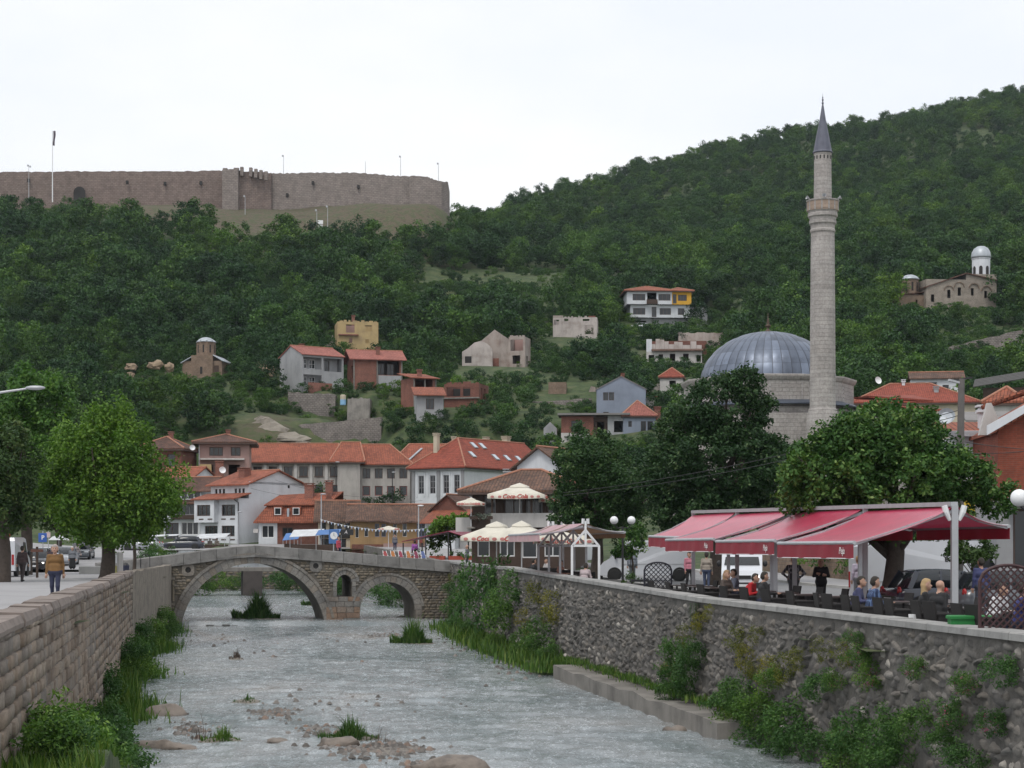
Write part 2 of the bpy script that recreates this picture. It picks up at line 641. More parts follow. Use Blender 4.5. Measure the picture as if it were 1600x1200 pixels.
for px in (340, 420, 500, 580, 660, 740, 800):
	for Y, z in ((192, 1.7), (205, 2.6), (222, 4.2), (238, 5.6), (254, 8.5)):
		if px < 400 and Y == 222:
			continue
		_cp.append((gx(px, Y), Y, z))
	for yy_, Y in (((702, 260), (655, 267)) if not 430 < px < 610 else ((704, 260), (700, 266.3), (657, 269.5), (665, 279), (612, 284))):
		p = at(px, yy_, Y)
		_cp.append((p.x, p.y, p.z))
for px in (150, 210, 270, 320):
	for Y, z in ((192, 1.6), (205, 2.2), (214, 4.5), (223, 9.0)):
		_cp.append((gx(px, Y), Y, z))
for x, y, z in [(-40, 60, 0), (-90, 60, 0), (-30, 110, 0), (-60, 125, 0), (-100, 125, 0), (-45, 160, 1.1), (-80, 165, 1.3), (-120, 190, 3), (-8, 190, 1.8), (-8, 160, 1.0),
				(-2, 130, 0.2), (8, 130, 0.3), (12, 160, 1.5), (20, 110, 0), (30, 130, 1.2), (40, 90, -0.3), (60, 130, 1.5), (30, 60, -0.5), (15, 20, -0.5), (60, 60, -0.5), (30, 165, 4.5), (55, 170, 5), (0, -20, -0.4),
				(-20, 0, 0), (40, 0, -0.5), (-260, 1100, 80), (0, 1100, 110), (200, 1250, 190), (420, 1250, 215), (-260, 750, 100), (-100, 800, 105), (-420, 620, 100), (-220, 300, 30), (150, 300, 34), (100, 230, 15), (90, 160, 5)]:
	_cp.append((x, y, z))
_cp = np.array(_cp)
_d = np.linalg.norm(_cp[:, None, :2] - _cp[None, :, :2], axis=2)
_n = len(_cp)
_A = np.zeros((_n + 1, _n + 1))
_A[:_n, :_n] = -_d - np.eye(_n) * 1.0
_A[:_n, _n] = 1
_A[_n, :_n] = 1
_w = np.linalg.solve(_A, np.concatenate([_cp[:, 2], [0]]))


def _wav(X, Y):
	return (np.sin(X * 0.11 + 1.3 * np.sin(Y * 0.05)) + np.sin(Y * 0.13 + 0.7 * np.sin(X * 0.09)) + 0.5 * np.sin(X * 0.31 + Y * 0.23))


def TZ(X, Y):
	"""terrain height, vectorised"""
	X = np.atleast_1d(np.asarray(X, float))
	Y = np.atleast_1d(np.asarray(Y, float))
	out = np.empty(X.shape)
	xf, yf, of = X.ravel(), Y.ravel(), out.reshape(-1)
	for i in range(0, len(xf), 20000):
		d = np.hypot(xf[i:i + 20000, None] - _cp[None, :, 0], yf[i:i + 20000, None] - _cp[None, :, 1])
		of[i:i + 20000] = -d @ _w[:_n] + _w[_n]
	amp = np.clip((Y - 215) / 150, 0, 1) * 0.7
	return out + amp * _wav(X, Y)


def tz(x, y):
	return float(TZ(x, y)[0])


# terrain sheet (fan shaped, denser towards the town)
ys = np.concatenate([np.arange(-40, 120, 5.0), np.arange(120, 300, 2.4), np.arange(300, 700, 5.0), np.arange(700, 1500, 12.0)])
rs_ = np.linspace(-0.5, 0.5, 241)
GY, GR = np.meshgrid(ys, rs_, indexing='ij')
GX = GR * (GY + 150)
GZ = TZ(GX, GY)
near = GY < 127
lw = np.array([[LWX(y)] for y in ys])
rw = np.array([[RWX(y)] for y in ys])
rg = np.array([[RGZ(y)] for y in ys])
mid = 0.5 * (lw + rw)
GZ = np.where(near & (GX < mid), -0.15, GZ)
blend = np.clip((GX - (rw + 14)) / 12, 0, 1)
GZ = np.where(near & (GX >= mid), (rg - 0.25) * (1 - blend) + np.maximum(GZ, rg - 0.25) * blend, GZ)
nr, nc = GX.shape
idx = np.arange(nr * nc).reshape(nr, nc)
Q = np.stack([idx[:-1, :-1], idx[:-1, 1:], idx[1:, 1:], idx[1:, :-1]], -1).reshape(-1, 4)
V = np.stack([GX, GY, GZ], -1).reshape(-1, 3)
fc = V[Q].mean(1)
lwf = np.interp(fc[:, 1], ys, lw[:, 0])
rwf = np.interp(fc[:, 1], ys, rw[:, 0])
keep = ~((fc[:, 0] > lwf - 0.3) & (fc[:, 0] < rwf + 0.3) & (fc[:, 1] < 186.5))
m, nt, b, _o = nt_new('hill_ground')
g_ = nt.nodes.new('ShaderNodeNewGeometry')
n1 = noise(nt, g_.outputs['Position'], 0.045, 6, 0.62)
n2 = noise(nt, g_.outputs['Position'], 0.5, 5, 0.6)
dry = nt.nodes.new('ShaderNodeAttribute')
dry.attribute_name = 'dry'
green = ramp(nt, n2, [(0.3, (0.022, 0.036, 0.014)), (0.5, (0.048, 0.075, 0.024)), (0.62, (0.075, 0.09, 0.036)), (0.78, (0.12, 0.12, 0.06))])
brown = ramp(nt, n2, [(0.3, (0.04, 0.045, 0.02)), (0.46, (0.10, 0.078, 0.052)), (0.58, (0.055, 0.068, 0.027)), (0.8, (0.15, 0.118, 0.085))])
fac = math_n(nt, 'ADD', dry.outputs['Fac'], math_n(nt, 'MULTIPLY', math_n(nt, 'SUBTRACT', n1, 0.5), 1.4))
fc_ = ramp(nt, fac, [(0.35, (0, 0, 0)), (0.6, (1, 1, 1))])
nt.links.new(mixc(nt, fc_, green, brown), b.inputs['Base Color'])
b.inputs['Roughness'].default_value = 0.95
nt.links.new(bump(nt, n2, 0.35), b.inputs['Normal'])
M_ground = m
me = np_mesh('hillside_ground', V, Q[keep], M_ground, smooth=True)
# drier ground on the slope below the fortress and round the ruined houses
pxs = 800 + F * V[:, 0] / np.maximum(V[:, 1], 1)
dryv = np.zeros(len(V))
for (px, Y, rx, ry, a) in [(500, 490, 260, 42, 1.1), (250, 505, 200, 25, 0.8), (660, 400, 70, 40, 0.35), (860, 440, 130, 70, 0.25), (220, 305, 70, 26, 0.9), (560, 280, 150, 26, 0.3),
						   (850, 345, 120, 40, 0.2), (900, 275, 120, 25, 0.2), (1080, 330, 80, 25, 0.6), (1580, 300, 130, 40, 0.7), (420, 262, 90, 16, 0.4), (780, 280, 80, 20, 0.2)]:
	dryv += a * np.exp(-((pxs - px) / rx) ** 2 - ((V[:, 1] - Y) / ry) ** 2)
A = me.attributes.new('dry', 'FLOAT', 'POINT')
A.data.foreach_set('value', dryv.astype(np.float32))
tag(link('hillside_ground', me), kind='structure')


# ------------------------------------------------------------------ streets, kerbs
def strip_sheet(name, ya, yb, step, fl, fr, fz, mat, thick=0.3):
	mb = MB()
	yy = [ya]
	while yy[-1] < yb - 1e-6:
		yy.append(min(yb, yy[-1] + step))
	v = []
	for y in yy:
		v += [(fl(y), y, fz(y)), (fr(y), y, fz(y))]
	fs = [(2 * i, 2 * i + 1, 2 * i + 3, 2 * i + 2) for i in range(len(yy) - 1)]
	n = len(v)
	v2 = [(x, y, z - thick) for x, y, z in v]
	fs2 = [(2 * i, n + 2 * i, n + 2 * i + 1, 2 * i + 1) for i in (0,)] + [(2 * i, 2 * i + 2, n + 2 * i + 2, n + 2 * i) for i in range(len(yy) - 1)] + [(2 * i + 1, n + 2 * i + 1, n + 2 * i + 3, 2 * i + 3) for i in range(len(yy) - 1)]
	mb.add(v + v2, fs + fs2)
	return tag(mb.build(name, mat), kind='structure')


strip_sheet('left_street', -20, 126, 4, lambda y: -95, lambda y: LWX(y) - 0.25, lambda y: 0.0, M_street)
strip_sheet('terrace_pavement', -20, 133, 3, lambda y: RWX(y) + 0.25, lambda y: RWX(y) + 7.6, RGZ, pm('terrace_slabs', (0.075, 0.072, 0.07), 0.25, 0.6, 0.85, 0.004, 24))  # slabs darkened to put the shade under the awnings into their colour
strip_sheet('right_road', -20, 133, 3, lambda y: RWX(y) + 7.75, lambda y: RWX(y) + 16.5, lambda y: RGZ(y) - 0.12, M_road)
strip_sheet('terrace_kerb', -20, 133, 3, lambda y: RWX(y) + 7.58, lambda y: RWX(y) + 7.78, lambda y: RGZ(y) + 0.006, M_kerb)
strip_sheet('road_kerb', -20, 133, 3, lambda y: RWX(y) + 16.4, lambda y: RWX(y) + 16.65, lambda y: RGZ(y) + 0.02, M_kerb)
strip_sheet('right_pavement', -20, 133, 3, lambda y: RWX(y) + 16.6, lambda y: RWX(y) + 20.5, lambda y: RGZ(y) + 0.0, M_street)
strip_sheet('bank_street', 130, 190, 3, lambda y: RWX(y) + 0.25, lambda y: RWX(y) + 12, lambda y: max(RGZ(y), tz(RWX(y) + 6, y)) + 0.05, M_street)

# paved town ground beyond the left quay
gyy = np.arange(125.5, 200, 2.5)
gxx = np.linspace(0, 1, 26)
v, fs = [], []
for y in gyy:
	xr = LWX(min(y, 186)) - 0.4 if y < 187 else -13.5
	for t in gxx:
		x = -72 + (xr + 72) * t
		v.append((x, y, 0.0))
va_ = np.array(v)
va_[:, 2] = TZ(va_[:, 0], va_[:, 1]) + 0.07
fs = [(j * 26 + i, j * 26 + i + 1, (j + 1) * 26 + i + 1, (j + 1) * 26 + i) for j in range(len(gyy) - 1) for i in range(25)]
tag(MB().add([tuple(p) for p in va_], fs).build('town_street', M_street, None, True), kind='structure')

# ------------------------------------------------------------------ river
yw = [18.0]
while yw[-1] < 187:
	yw.append(yw[-1] + max(0.16, yw[-1] * 0.0042))
yw = np.array(yw)
cw = np.linspace(0, 1, 150)
WY, WC = np.meshgrid(yw, cw, indexing='ij')
wl = np.array([LWX(y) - 0.3 for y in yw])[:, None]
wr = np.array([RWX(y) + 0.3 for y in yw])[:, None]
WX = wl + (wr - wl) * WC
wz = np.array([WZ(y) for y in yw])[:, None] + 0 * WX
r2 = np.random.default_rng(5)
rip = np.zeros_like(WX)
for k in range(46):
	lam = float(np.exp(r2.uniform(math.log(0.45), math.log(3.2))))
	th = r2.normal(0, 0.65) + math.pi / 2 + 0.17
	kx, ky = math.cos(th) * 2 * math.pi / lam, math.sin(th) * 2 * math.pi / lam
	rip += 0.0034 * lam ** 0.75 * np.sin(kx * WX + ky * WY + r2.uniform(0, 6.3) + 1.2 * np.sin(WX * 0.7 + k) + 0.8 * np.sin(WY * 0.4 + k * 2))
wz = wz + rip
nr, nc = WX.shape
idx = np.arange(nr * nc).reshape(nr, nc)
Q = np.stack([idx[:-1, :-1], idx[:-1, 1:], idx[1:, 1:], idx[1:, :-1]], -1).reshape(-1, 4)
m, nt, b, _o = nt_new('river_water')
g_ = nt.nodes.new('ShaderNodeNewGeometry')
mpn = nt.nodes.new('ShaderNodeMapping')
mpn.inputs['Rotation'].default_value = (0, 0, R(-10))
mpn.inputs['Scale'].default_value = (1.0, 0.42, 1.0)
nt.links.new(g_.outputs['Position'], mpn.inputs['Vector'])
nA = noise(nt, mpn.outputs[0], 3.2, 6, 0.7, 0.4)
nB = noise(nt, mpn.outputs[0], 13.0, 4, 0.65, 0.2)
nC = noise(nt, mpn.outputs[0], 0.14, 5, 0.6, 0.8)
bed_sky = ramp(nt, nC, [(0.36, (0.10, 0.135, 0.14)), (0.5, (0.235, 0.265, 0.275)), (0.6, (0.28, 0.30, 0.305)), (0.72, (0.25, 0.235, 0.21))])  # bed tones, paled to hold the sky's reflection in the colour
fo = ramp(nt, math_n(nt, 'ADD', math_n(nt, 'MULTIPLY', nA, 0.6), math_n(nt, 'MULTIPLY', nB, 0.55)), [(0.55, (0, 0, 0)), (0.82, (1, 1, 1))])
nt.links.new(mixc(nt, math_n(nt, 'MULTIPLY', fo, 0.38), bed_sky, (0.66, 0.70, 0.74)), b.inputs['Base Color'])
nt.links.new(ramp(nt, fo, [(0, (0.10,) * 3), (1, (0.5,) * 3)]), b.inputs['Roughness'])
b.inputs['IOR'].default_value = 1.33
b.inputs['Specular IOR Level'].default_value = 0.5
nt.links.new(bump(nt, math_n(nt, 'ADD', nA, math_n(nt, 'MULTIPLY', nB, 0.25)), 0.065), b.inputs['Normal'])
M_water = m
tag(link('river_water', np_mesh('river_water', np.stack([WX, WY, wz], -1).reshape(-1, 3), Q, M_water, smooth=True)), kind='structure')
strip_sheet('river_bed', 15, 190, 4, lambda y: LWX(y) - 0.6, lambda y: RWX(y) + 0.6, lambda y: WZ(y) - 0.9, pm('bed_gravel', (0.16, 0.145, 0.12), 0.4, 2, 0.95, 0.03, 8))


# ================================================================== STONE PATCHES
def patch(n, seed, rnd=0.18, jit=0.05, power=3.0, bul=0.35, flat=False):
	"""one stone face: rounded irregular outline in x,z of unit size, bulging along -y"""
	r = random.Random(seed)
	g = [-0.5 + i / (n - 1) for i in range(n)]
	if flat:          # dressed block: flat face, steep sides
		n, g = 5, [-0.5, -0.44, 0.0, 0.44, 0.5]
	sx = [1 + r.uniform(-rnd, rnd) * 0.6 for _ in range(4)]
	v = []
	for j in range(n):
		for i in range(n):
			x, z = g[i], g[j]
			e = (abs(2 * x) ** power + abs(2 * z) ** power) ** (1 / power)
			s = max(abs(2 * x), abs(2 * z)) / e if e > 1e-6 else 1
			xx, zz = x * s, z * s
			xx *= sx[0] * (0.5 + z) + sx[1] * (0.5 - z)
			zz *= sx[2] * (0.5 + x) + sx[3] * (0.5 - x)
			xx += r.uniform(-jit, jit)
			zz += r.uniform(-jit, jit)
			edge = i in (0, n - 1) or j in (0, n - 1)
			v.append((xx, 0.25 if edge else -(1.0 + r.uniform(-bul, bul)), zz))
	q = [(j * n + i, j * n + i + 1, (j + 1) * n + i + 1, (j + 1) * n + i) for j in range(n - 1) for i in range(n - 1)]
	return np.array(v), np.array(q)


def stone_wall(root, name, cells, variants, mat, nparts=300, key=None):
	"""cells: (P, T, N, w, h, depth, rot). The largest in view become parts, the others one joined part"""
	ox = np.array(root.location)
	if key:
		cells = sorted(cells, key=key)
	vm = []
	for k, (v, q) in enumerate(variants):
		vm.append(np_mesh(name + '_mesh', v, q, mat, smooth=False))
	rr = random.Random(3)
	for (P, T, N, w, h, dep, rot) in cells[:nparts]:
		o = link(name, rr.choice(vm), root)
		T, N = Vector(T).normalized(), Vector(N).normalized()
		U = T.cross(N) if T.cross(N).z > 0 else N.cross(T)
		c, s = math.cos(rot), math.sin(rot)
		a, u = (T * c + U * s) * w, (U * c - T * s) * h
		nn = -N * dep
		P = Vector(P) - root.location
		o.matrix_basis = Matrix(((a.x, nn.x, u.x, P.x), (a.y, nn.y, u.y, P.y), (a.z, nn.z, u.z, P.z), (0, 0, 0, 1)))
	rest = cells[nparts:]
	if not rest:
		return
	VV, QQ, TT = [], [], []
	base = 0
	for k, (P, T, N, w, h, dep, rot) in enumerate(rest):
		v, q = variants[k % len(variants)]
		T, N = np.array(T), np.array(N)
		U = np.array((0, 0, 1.0))
		c, s = math.cos(rot), math.sin(rot)
		a, u = (T * c + U * s) * w, (U * c - T * s) * h
		VV.append(np.array(P) - ox + v[:, :1] * a - v[:, 1:2] * N * dep + v[:, 2:3] * u)
		QQ.append(q + base)
		base += len(v)
		TT.append(np.full(len(q), rr.random()))
	o = link(name + 'work', np_mesh(name + 'work', np.concatenate(VV), np.concatenate(QQ), mat, {'tone': np.concatenate(TT)}), root)
	o['kind'] = 'stuff'


def line_frames(fx, y0, y1, side):
	"""tangent and outward normal of a quay face at Y; side +1 faces +X, -1 faces -X"""
	def fr(y):
		d = Vector((fx(y + 0.5) - fx(y - 0.5), 1.0, 0)).normalized()
		n = Vector((d.y, -d.x, 0)) * side
		return d, n
	return fr


def ribbon(mb, ylist, fx, off0, off1, z0, z1, m=0, side=1):
	"""solid band following a quay line: off = metres behind the face"""
	fr = line_frames(fx, 0, 0, side)
	ring = []
	for y in ylist:
		d, n = fr(y)
		p = Vector((fx(y), y, 0))
		za = z0(y) if callable(z0) else z0
		zb = z1(y) if callable(z1) else z1
		a, b_ = p - n * off0, p - n * off1
		ring.append([(a.x, a.y, za), (b_.x, b_.y, za), (b_.x, b_.y, zb), (a.x, a.y, zb)])
	v = [q for r_ in ring for q in r_]
	fs = []
	for i in range(len(ring) - 1):
		for k in range(4):
			j = (k + 1) % 4
			fs.append((4 * i + k, 4 * i + j, 4 * i + 4 + j, 4 * i + 4 + k))
	fs += [(3, 2, 1, 0), tuple(4 * (len(ring) - 1) + k for k in range(4))]
	mb.add(v, fs, m)


# ---- left quay wall
LQ = empty('left_quay_wall', (LWX(60), 60, -4.0), 0, 'brown coursed stone quay wall with thick coping beside the paved street', 'quay wall')
lo = Vector(LQ.location)
yl = list(np.arange(8, 86, 3.0)) + [86]
mb = MB()
ribbon(mb, yl, LWX, 0.0, 0.5, -5.0, 0.36)
mb.v = [tuple(Vector(p) - lo) for p in mb.v]
mb.build('masonry_core', M_mortar_l, LQ)
mb = MB()
ribbon(mb, list(np.arange(86, 123.7, 3.0)) + [123.9], LWX, -0.05, 0.5, -5.0, lambda y: 0.52 + 0.06 * math.sin(y))
mb.v = [tuple(Vector(p) - lo) for p in mb.v]
mb.build('rendered_end', M_plaster_l, LQ)
frL = line_frames(LWX, 0, 0, 1)
y = 9.0
k = 0
rr = random.Random(4)
while y < 85.5:
	ln = rr.uniform(1.0, 2.2)
	y2 = min(86.2, y + ln)
	mb = MB()
	d, n = frL((y + y2) / 2)
	hh = rr.uniform(-0.02, 0.03)
	p0, p1 = Vector((LWX(y + 0.015), y + 0.015, 0)), Vector((LWX(y2 - 0.015), y2 - 0.015, 0))
	o1 = 0.09 + rr.uniform(-0.03, 0.03)
	pr = [(o1, 0.34), (o1 + 0.01, 0.42), (o1 - 0.05, 0.545 + hh), (-0.5, 0.56 + hh), (-0.6, 0.5), (-0.6, 0.34)]
	a = [p0 + n * q + Vector((0, 0, z)) - lo for q, z in pr]
	c = [p1 + n * q + Vector((0, 0, z + rr.uniform(-0.01, 0.01))) - lo for q, z in pr]
	N6 = len(pr)
	mb.add(a + c, [tuple(range(N6)), tuple(range(2 * N6 - 1, N6 - 1, -1))] + [(i, (i + 1) % N6 + 0, (i + 1) % N6 + N6, i + N6) for i in range(N6)])
	mb.build('coping_slab', M_coping_l, LQ)
	y = y2
cells = []
z = -4.2
row = 0
while z < 0.3:
	h = rr.uniform(0.24, 0.36)
	if z + h > 0.34:
		h = 0.34 - z
	y = 26 + rr.uniform(0, 1)
	while y < 85.6:
		w = rr.uniform(0.45, 1.25)
		d, n = frL(y + w / 2)
		yc = y + w / 2
		cells.append(((LWX(yc) , yc, z + h / 2), tuple(d), tuple(n), w * 0.95, h * 0.92, rr.uniform(0.02, 0.07), rr.uniform(-0.02, 0.02)))
		y += w
	z += h
varL = [patch(4, 10 + i, 0.12, 0.022, 9.0, 0.25, True) for i in range(8)]
stone_wall(LQ, 'stone', cells, varL, M_stone_l, 300, key=lambda c: (c[0][1] < 34.5, abs(c[0][1] - 40) - (c[0][2]) * 2.5))

# ---- right quay wall
RQ = empty('right_quay_wall', (RWX(70), 70, -4.0), 0, 'grey rubble stone quay wall with pale coping below the cafe terrace', 'quay wall')
lo = Vector(RQ.location)
mb = MB()
ribbon(mb, list(np.arange(8, 131, 3.0)) + [131], RWX, 0.0, 0.5, -5.0, lambda y: RTOP(y) - 0.16, side=-1)
mb.v = [tuple(Vector(p) - lo) for p in mb.v]
mb.build('masonry_core', M_mortar_r, RQ)
frR = line_frames(RWX, 0, 0, -1)
y = 10.0
while y < 129.5:
	ln = rr.uniform(0.85, 1.15) if y < 95 else rr.uniform(1.4, 2.2)
	y2 = min(130.5, y + ln)
	mb = MB()
	d, n = frR((y + y2) / 2)
	p0, p1 = Vector((RWX(y + 0.01), y + 0.01, RTOP(y))), Vector((RWX(y2 - 0.01), y2 - 0.01, RTOP(y2)))
	hh = rr.uniform(-0.008, 0.008)
	pr = [(0.1, -0.16), (0.1, -0.03), (0.07, hh), (-0.46, hh), (-0.5, -0.03), (-0.5, -0.16)]
	a = [p0 + n * q + Vector((0, 0, zz)) - lo for q, zz in pr]
	c = [p1 + n * q + Vector((0, 0, zz)) - lo for q, zz in pr]
	mb.add(a + c, [tuple(range(6)), tuple(range(11, 5, -1))] + [(i, (i + 1) % 6, (i + 1) % 6 + 6, i + 6) for i in range(6)])
	mb.build('coping_slab', M_coping_r, RQ)
	y = y2
cells = []
z = -4.3
while z < 0.6:
	h = rr.uniform(0.15, 0.26)
	y = 28 + rr.uniform(0, 1)
	while y < 129.5:
		w = rr.uniform(0.16, 0.6) * (1.0 if y < 75 else 1.2)
		yc = y + w / 2
		if z + h < RTOP(yc) - 0.17 and rr.random() > 0.06:
			d, n = frR(yc)
			cells.append(((RWX(yc), yc, z + h / 2 + rr.uniform(-0.09, 0.09)), tuple(d), tuple(n), w * rr.uniform(0.75, 1.12), h * rr.uniform(0.75, 1.3), rr.uniform(0.03, 0.10), rr.uniform(-0.55, 0.55)))
		y += w
	z += h
varR = [patch(5, 40 + i, 0.45, 0.08, 3.4) for i in range(10)]
stone_wall(RQ, 'stone', cells, varR, M_stone_r, 300, key=lambda c: (c[0][1] < 33, c[0][2] < -2.2, c[0][1]))

# ---- concrete footing ledge along the right wall
mb = MB()
ribbon(mb, list(np.arange(50, 76, 2.0)), RWX, -1.05, -0.02, -4.6, lambda y: -3.18 + 0.05 * math.sin(y * 1.7) + 0.03 * math.sin(y * 4.1), side=-1)
tag(mb.build('footing_ledge', M_conc), 'low stained concrete ledge at the water along the rubble quay wall', 'ledge')
mb = MB()
ribbon(mb, list(np.arange(76, 112, 2.0)), RWX, -1.3, -0.02, -4.6, lambda y: -3.35 + 0.12 * math.sin(y * 0.9), side=-1)
tag(mb.build('river_bank', M_ground), kind='structure')

# ---- walls upstream of the bridge, seen through the arches
UQ = empty('upstream_quay_wall', (-26, 187, -3), 0, 'rough grey stone wall across the river seen through the bridge arches', 'quay wall')
lo = Vector(UQ.location)
mb = MB()
mb.box(-48 - lo.x, 0.0, -1.0, -13 - lo.x, 0.6, 2.6)
mb.build('masonry_core', M_mortar_r, UQ)
cells = []
z = -3.0
while z < -0.7:
	h = rr.uniform(0.25, 0.42)
	x = -40.0
	while x < -14:
		w = rr.uniform(0.4, 0.9)
		cells.append(((x + w / 2, 187.0, z + h / 2), (1, 0, 0), (0, -1, 0), w * 0.9, h * 0.9, 0.07, rr.uniform(-0.15, 0.15)))
		x += w
	z += h
stone_wall(UQ, 'stone', cells, varR, M_stone_b, 0)
mb = MB()
ribbon(mb, list(np.arange(129, 187.1, 4.0)), RWX, 0.0, 0.5, -5.0, lambda y: RGZ(y) + 0.3, side=-1)
tag(mb.build('upstream_bank_wall', M_mortar_r), 'plain grey river wall on the market side beyond the arched bridge', 'quay wall')
mb = MB()
ribbon(mb, list(np.arange(125, 187.1, 4.0)), LWX, 0.0, 0.5, -5.0, 0.5, side=1)
tag(mb.build('upstream_side_wall', M_mortar_r), 'plain grey river wall on the street side beyond the arched bridge', 'quay wall')
# pier of the next footbridge upstream
fb = empty('footbridge', (-24.6, 170, -3.2), R(12), 'small dark footbridge upstream glimpsed through the large arch', 'bridge')
mb = MB()
mb.box(-0.9, -0.2, -1.0, 0.9, 3.2, 2.7)
mb.build('pier', pm('dark_pier', (0.07, 0.06, 0.055), 0.4, 1.5, 0.9), fb)
mb = MB()
mb.box(-12.5, 0, 2.7, 9.0, 3.0, 3.05)
mb.build('deck', M_conc, fb)

# low sill across the river just below the bridge
mb = MB()
for i in range(40):
	x = -13.0 + i * 0.55
	mb.cbox(x, -1.3 + random.uniform(-0.1, 0.1), -1.0, x + 0.53, -0.7, 0.56 + random.uniform(-0.07, 0.05), 0.05)
sill = mb.build('weir_sill', pm('wet_stone', (0.07, 0.07, 0.066), 0.4, 3, 0.35, 0.01, 9), None, loc=(-11.97, 127.0, -4.2), rot=(0, 0, R(15)))
tag(sill, kind='structure')

# ================================================================== ARCHED STONE BRIDGE
BA = R(15)
BR = empty('stone_bridge', (-11.97, 127.0, -4.2), BA, 'old arched grey stone bridge with parapet over the river', 'bridge')
BZ = -4.2
BW = 4.2


def b_top(s):     # top of the spandrel (under the parapet)
	return float(np.interp(s, [-17, -13.8, -10, -8, -6.3, -4.5, 0, 4, 7.9, 9], [-0.1, 0.22, 0.72, 1.0, 1.13, 1.02, 0.68, 0.3, 0.0, -0.05])) - BZ


A1c, A1z, A1r = -6.3, -4.45 - BZ, 5.08
A2c, A2z, A2r = 3.22, -2.75 - BZ, 2.02
WIN = (0.1, 0.53, -1.77 - BZ, -0.72 - BZ)       # centre, half width, sill, springing
NIC = (-12.35, 0.42, -2.0 - BZ, -0.55 - BZ)
b_end = 8.3


def b_open(s):
	"""solid intervals of the facade at s"""
	top = b_top(s)
	low = -0.6
	iv = []
	if abs(s - A1c) < A1r:
		low = A1z + math.sqrt(max(0, A1r ** 2 - (s - A1c) ** 2))
		iv = [(max(low, -0.6), top)]
	elif abs(s - A2c) < A2r:
		iv = [(A2z + math.sqrt(max(0, A2r ** 2 - (s - A2c) ** 2)), top)]
	elif abs(s - WIN[0]) < WIN[1]:
		zt = WIN[3] + math.sqrt(max(0, WIN[1] ** 2 - (s - WIN[0]) ** 2))
		iv = [(low, WIN[2]), (zt, top)]
	elif abs(s - NIC[0]) < NIC[1]:
		iv = [(low, NIC[2]), (NIC[3], top)]
	else:
		iv = [(low, top)]
	return iv


cuts = set()
for c, r_, n in ((A1c, A1r, 60), (A2c, A2r, 30), (WIN[0], WIN[1], 14)):
	for i in range(n + 1):
		cuts.add(round(c - r_ * math.cos(math.pi * i / n), 4))
for s in list(np.arange(-17, b_end, 0.5)) + [b_end, NIC[0] - NIC[1], NIC[0] + NIC[1]]:
	cuts.add(round(float(s), 4))
cuts = sorted(cuts)
mb = MB()
for a, c in zip(cuts[:-1], cuts[1:]):
	e = (c - a) * 1e-4
	for (la, ta), (lc, tc_) in zip(b_open(a + e), b_open(c - e)):
		mb.add([(a, 0, la), (c, 0, lc), (c, 0, tc_), (a, 0, ta), (a, BW, la), (c, BW, lc), (c, BW, tc_), (a, BW, ta)],
			   [(0, 1, 2, 3), (7, 6, 5, 4), (0, 4, 5, 1), (3, 2, 6, 7)])
# jambs of openings
for s, z0, z1 in [(A2c - A2r, -0.6, A2z), (A2c + A2r, -0.6, A2z), (WIN[0] - WIN[1], WIN[2], WIN[3]), (WIN[0] + WIN[1], WIN[2], WIN[3]), (NIC[0] - NIC[1], NIC[2], NIC[3]), (NIC[0] + NIC[1], NIC[2], NIC[3]),
				  (b_end, -0.6, b_top(b_end)), (A1c - A1r, -0.6, A1z), (A1c + A1r, -0.6, A1z)]:
	mb.add([(s, 0, z0), (s, BW, z0), (s, BW, z1), (s, 0, z1)], [(0, 1, 2, 3)])
mb.build('masonry_core', M_bridge_core, BR)


def vous(c, z0, r0, r1, a0, a1, n, dep, gap=0.012, name='voussoir', mat=M_ashlar):
	for i in range(n):
		t0 = a0 + (a1 - a0) * i / n + gap / r0
		t1 = a0 + (a1 - a0) * (i + 1) / n - gap / r0
		e = random.uniform(-0.012, 0.012)
		pr = [(r0, t0), (r1 + e, t0), (r1 + e, t1), (r0, t1)]
		f = [(c - r * math.cos(t), -dep + e, z0 + r * math.sin(t)) for r, t in pr]
		g = [(c - r * math.cos(t), 0.35, z0 + r * math.sin(t)) for r, t in pr]
		MB().add(f + g, [(0, 1, 2, 3), (7, 6, 5, 4)] + [(k, k + 4, (k + 1) % 4 + 4, (k + 1) % 4) for k in range(4)]).build(name, mat, BR, uv=False)


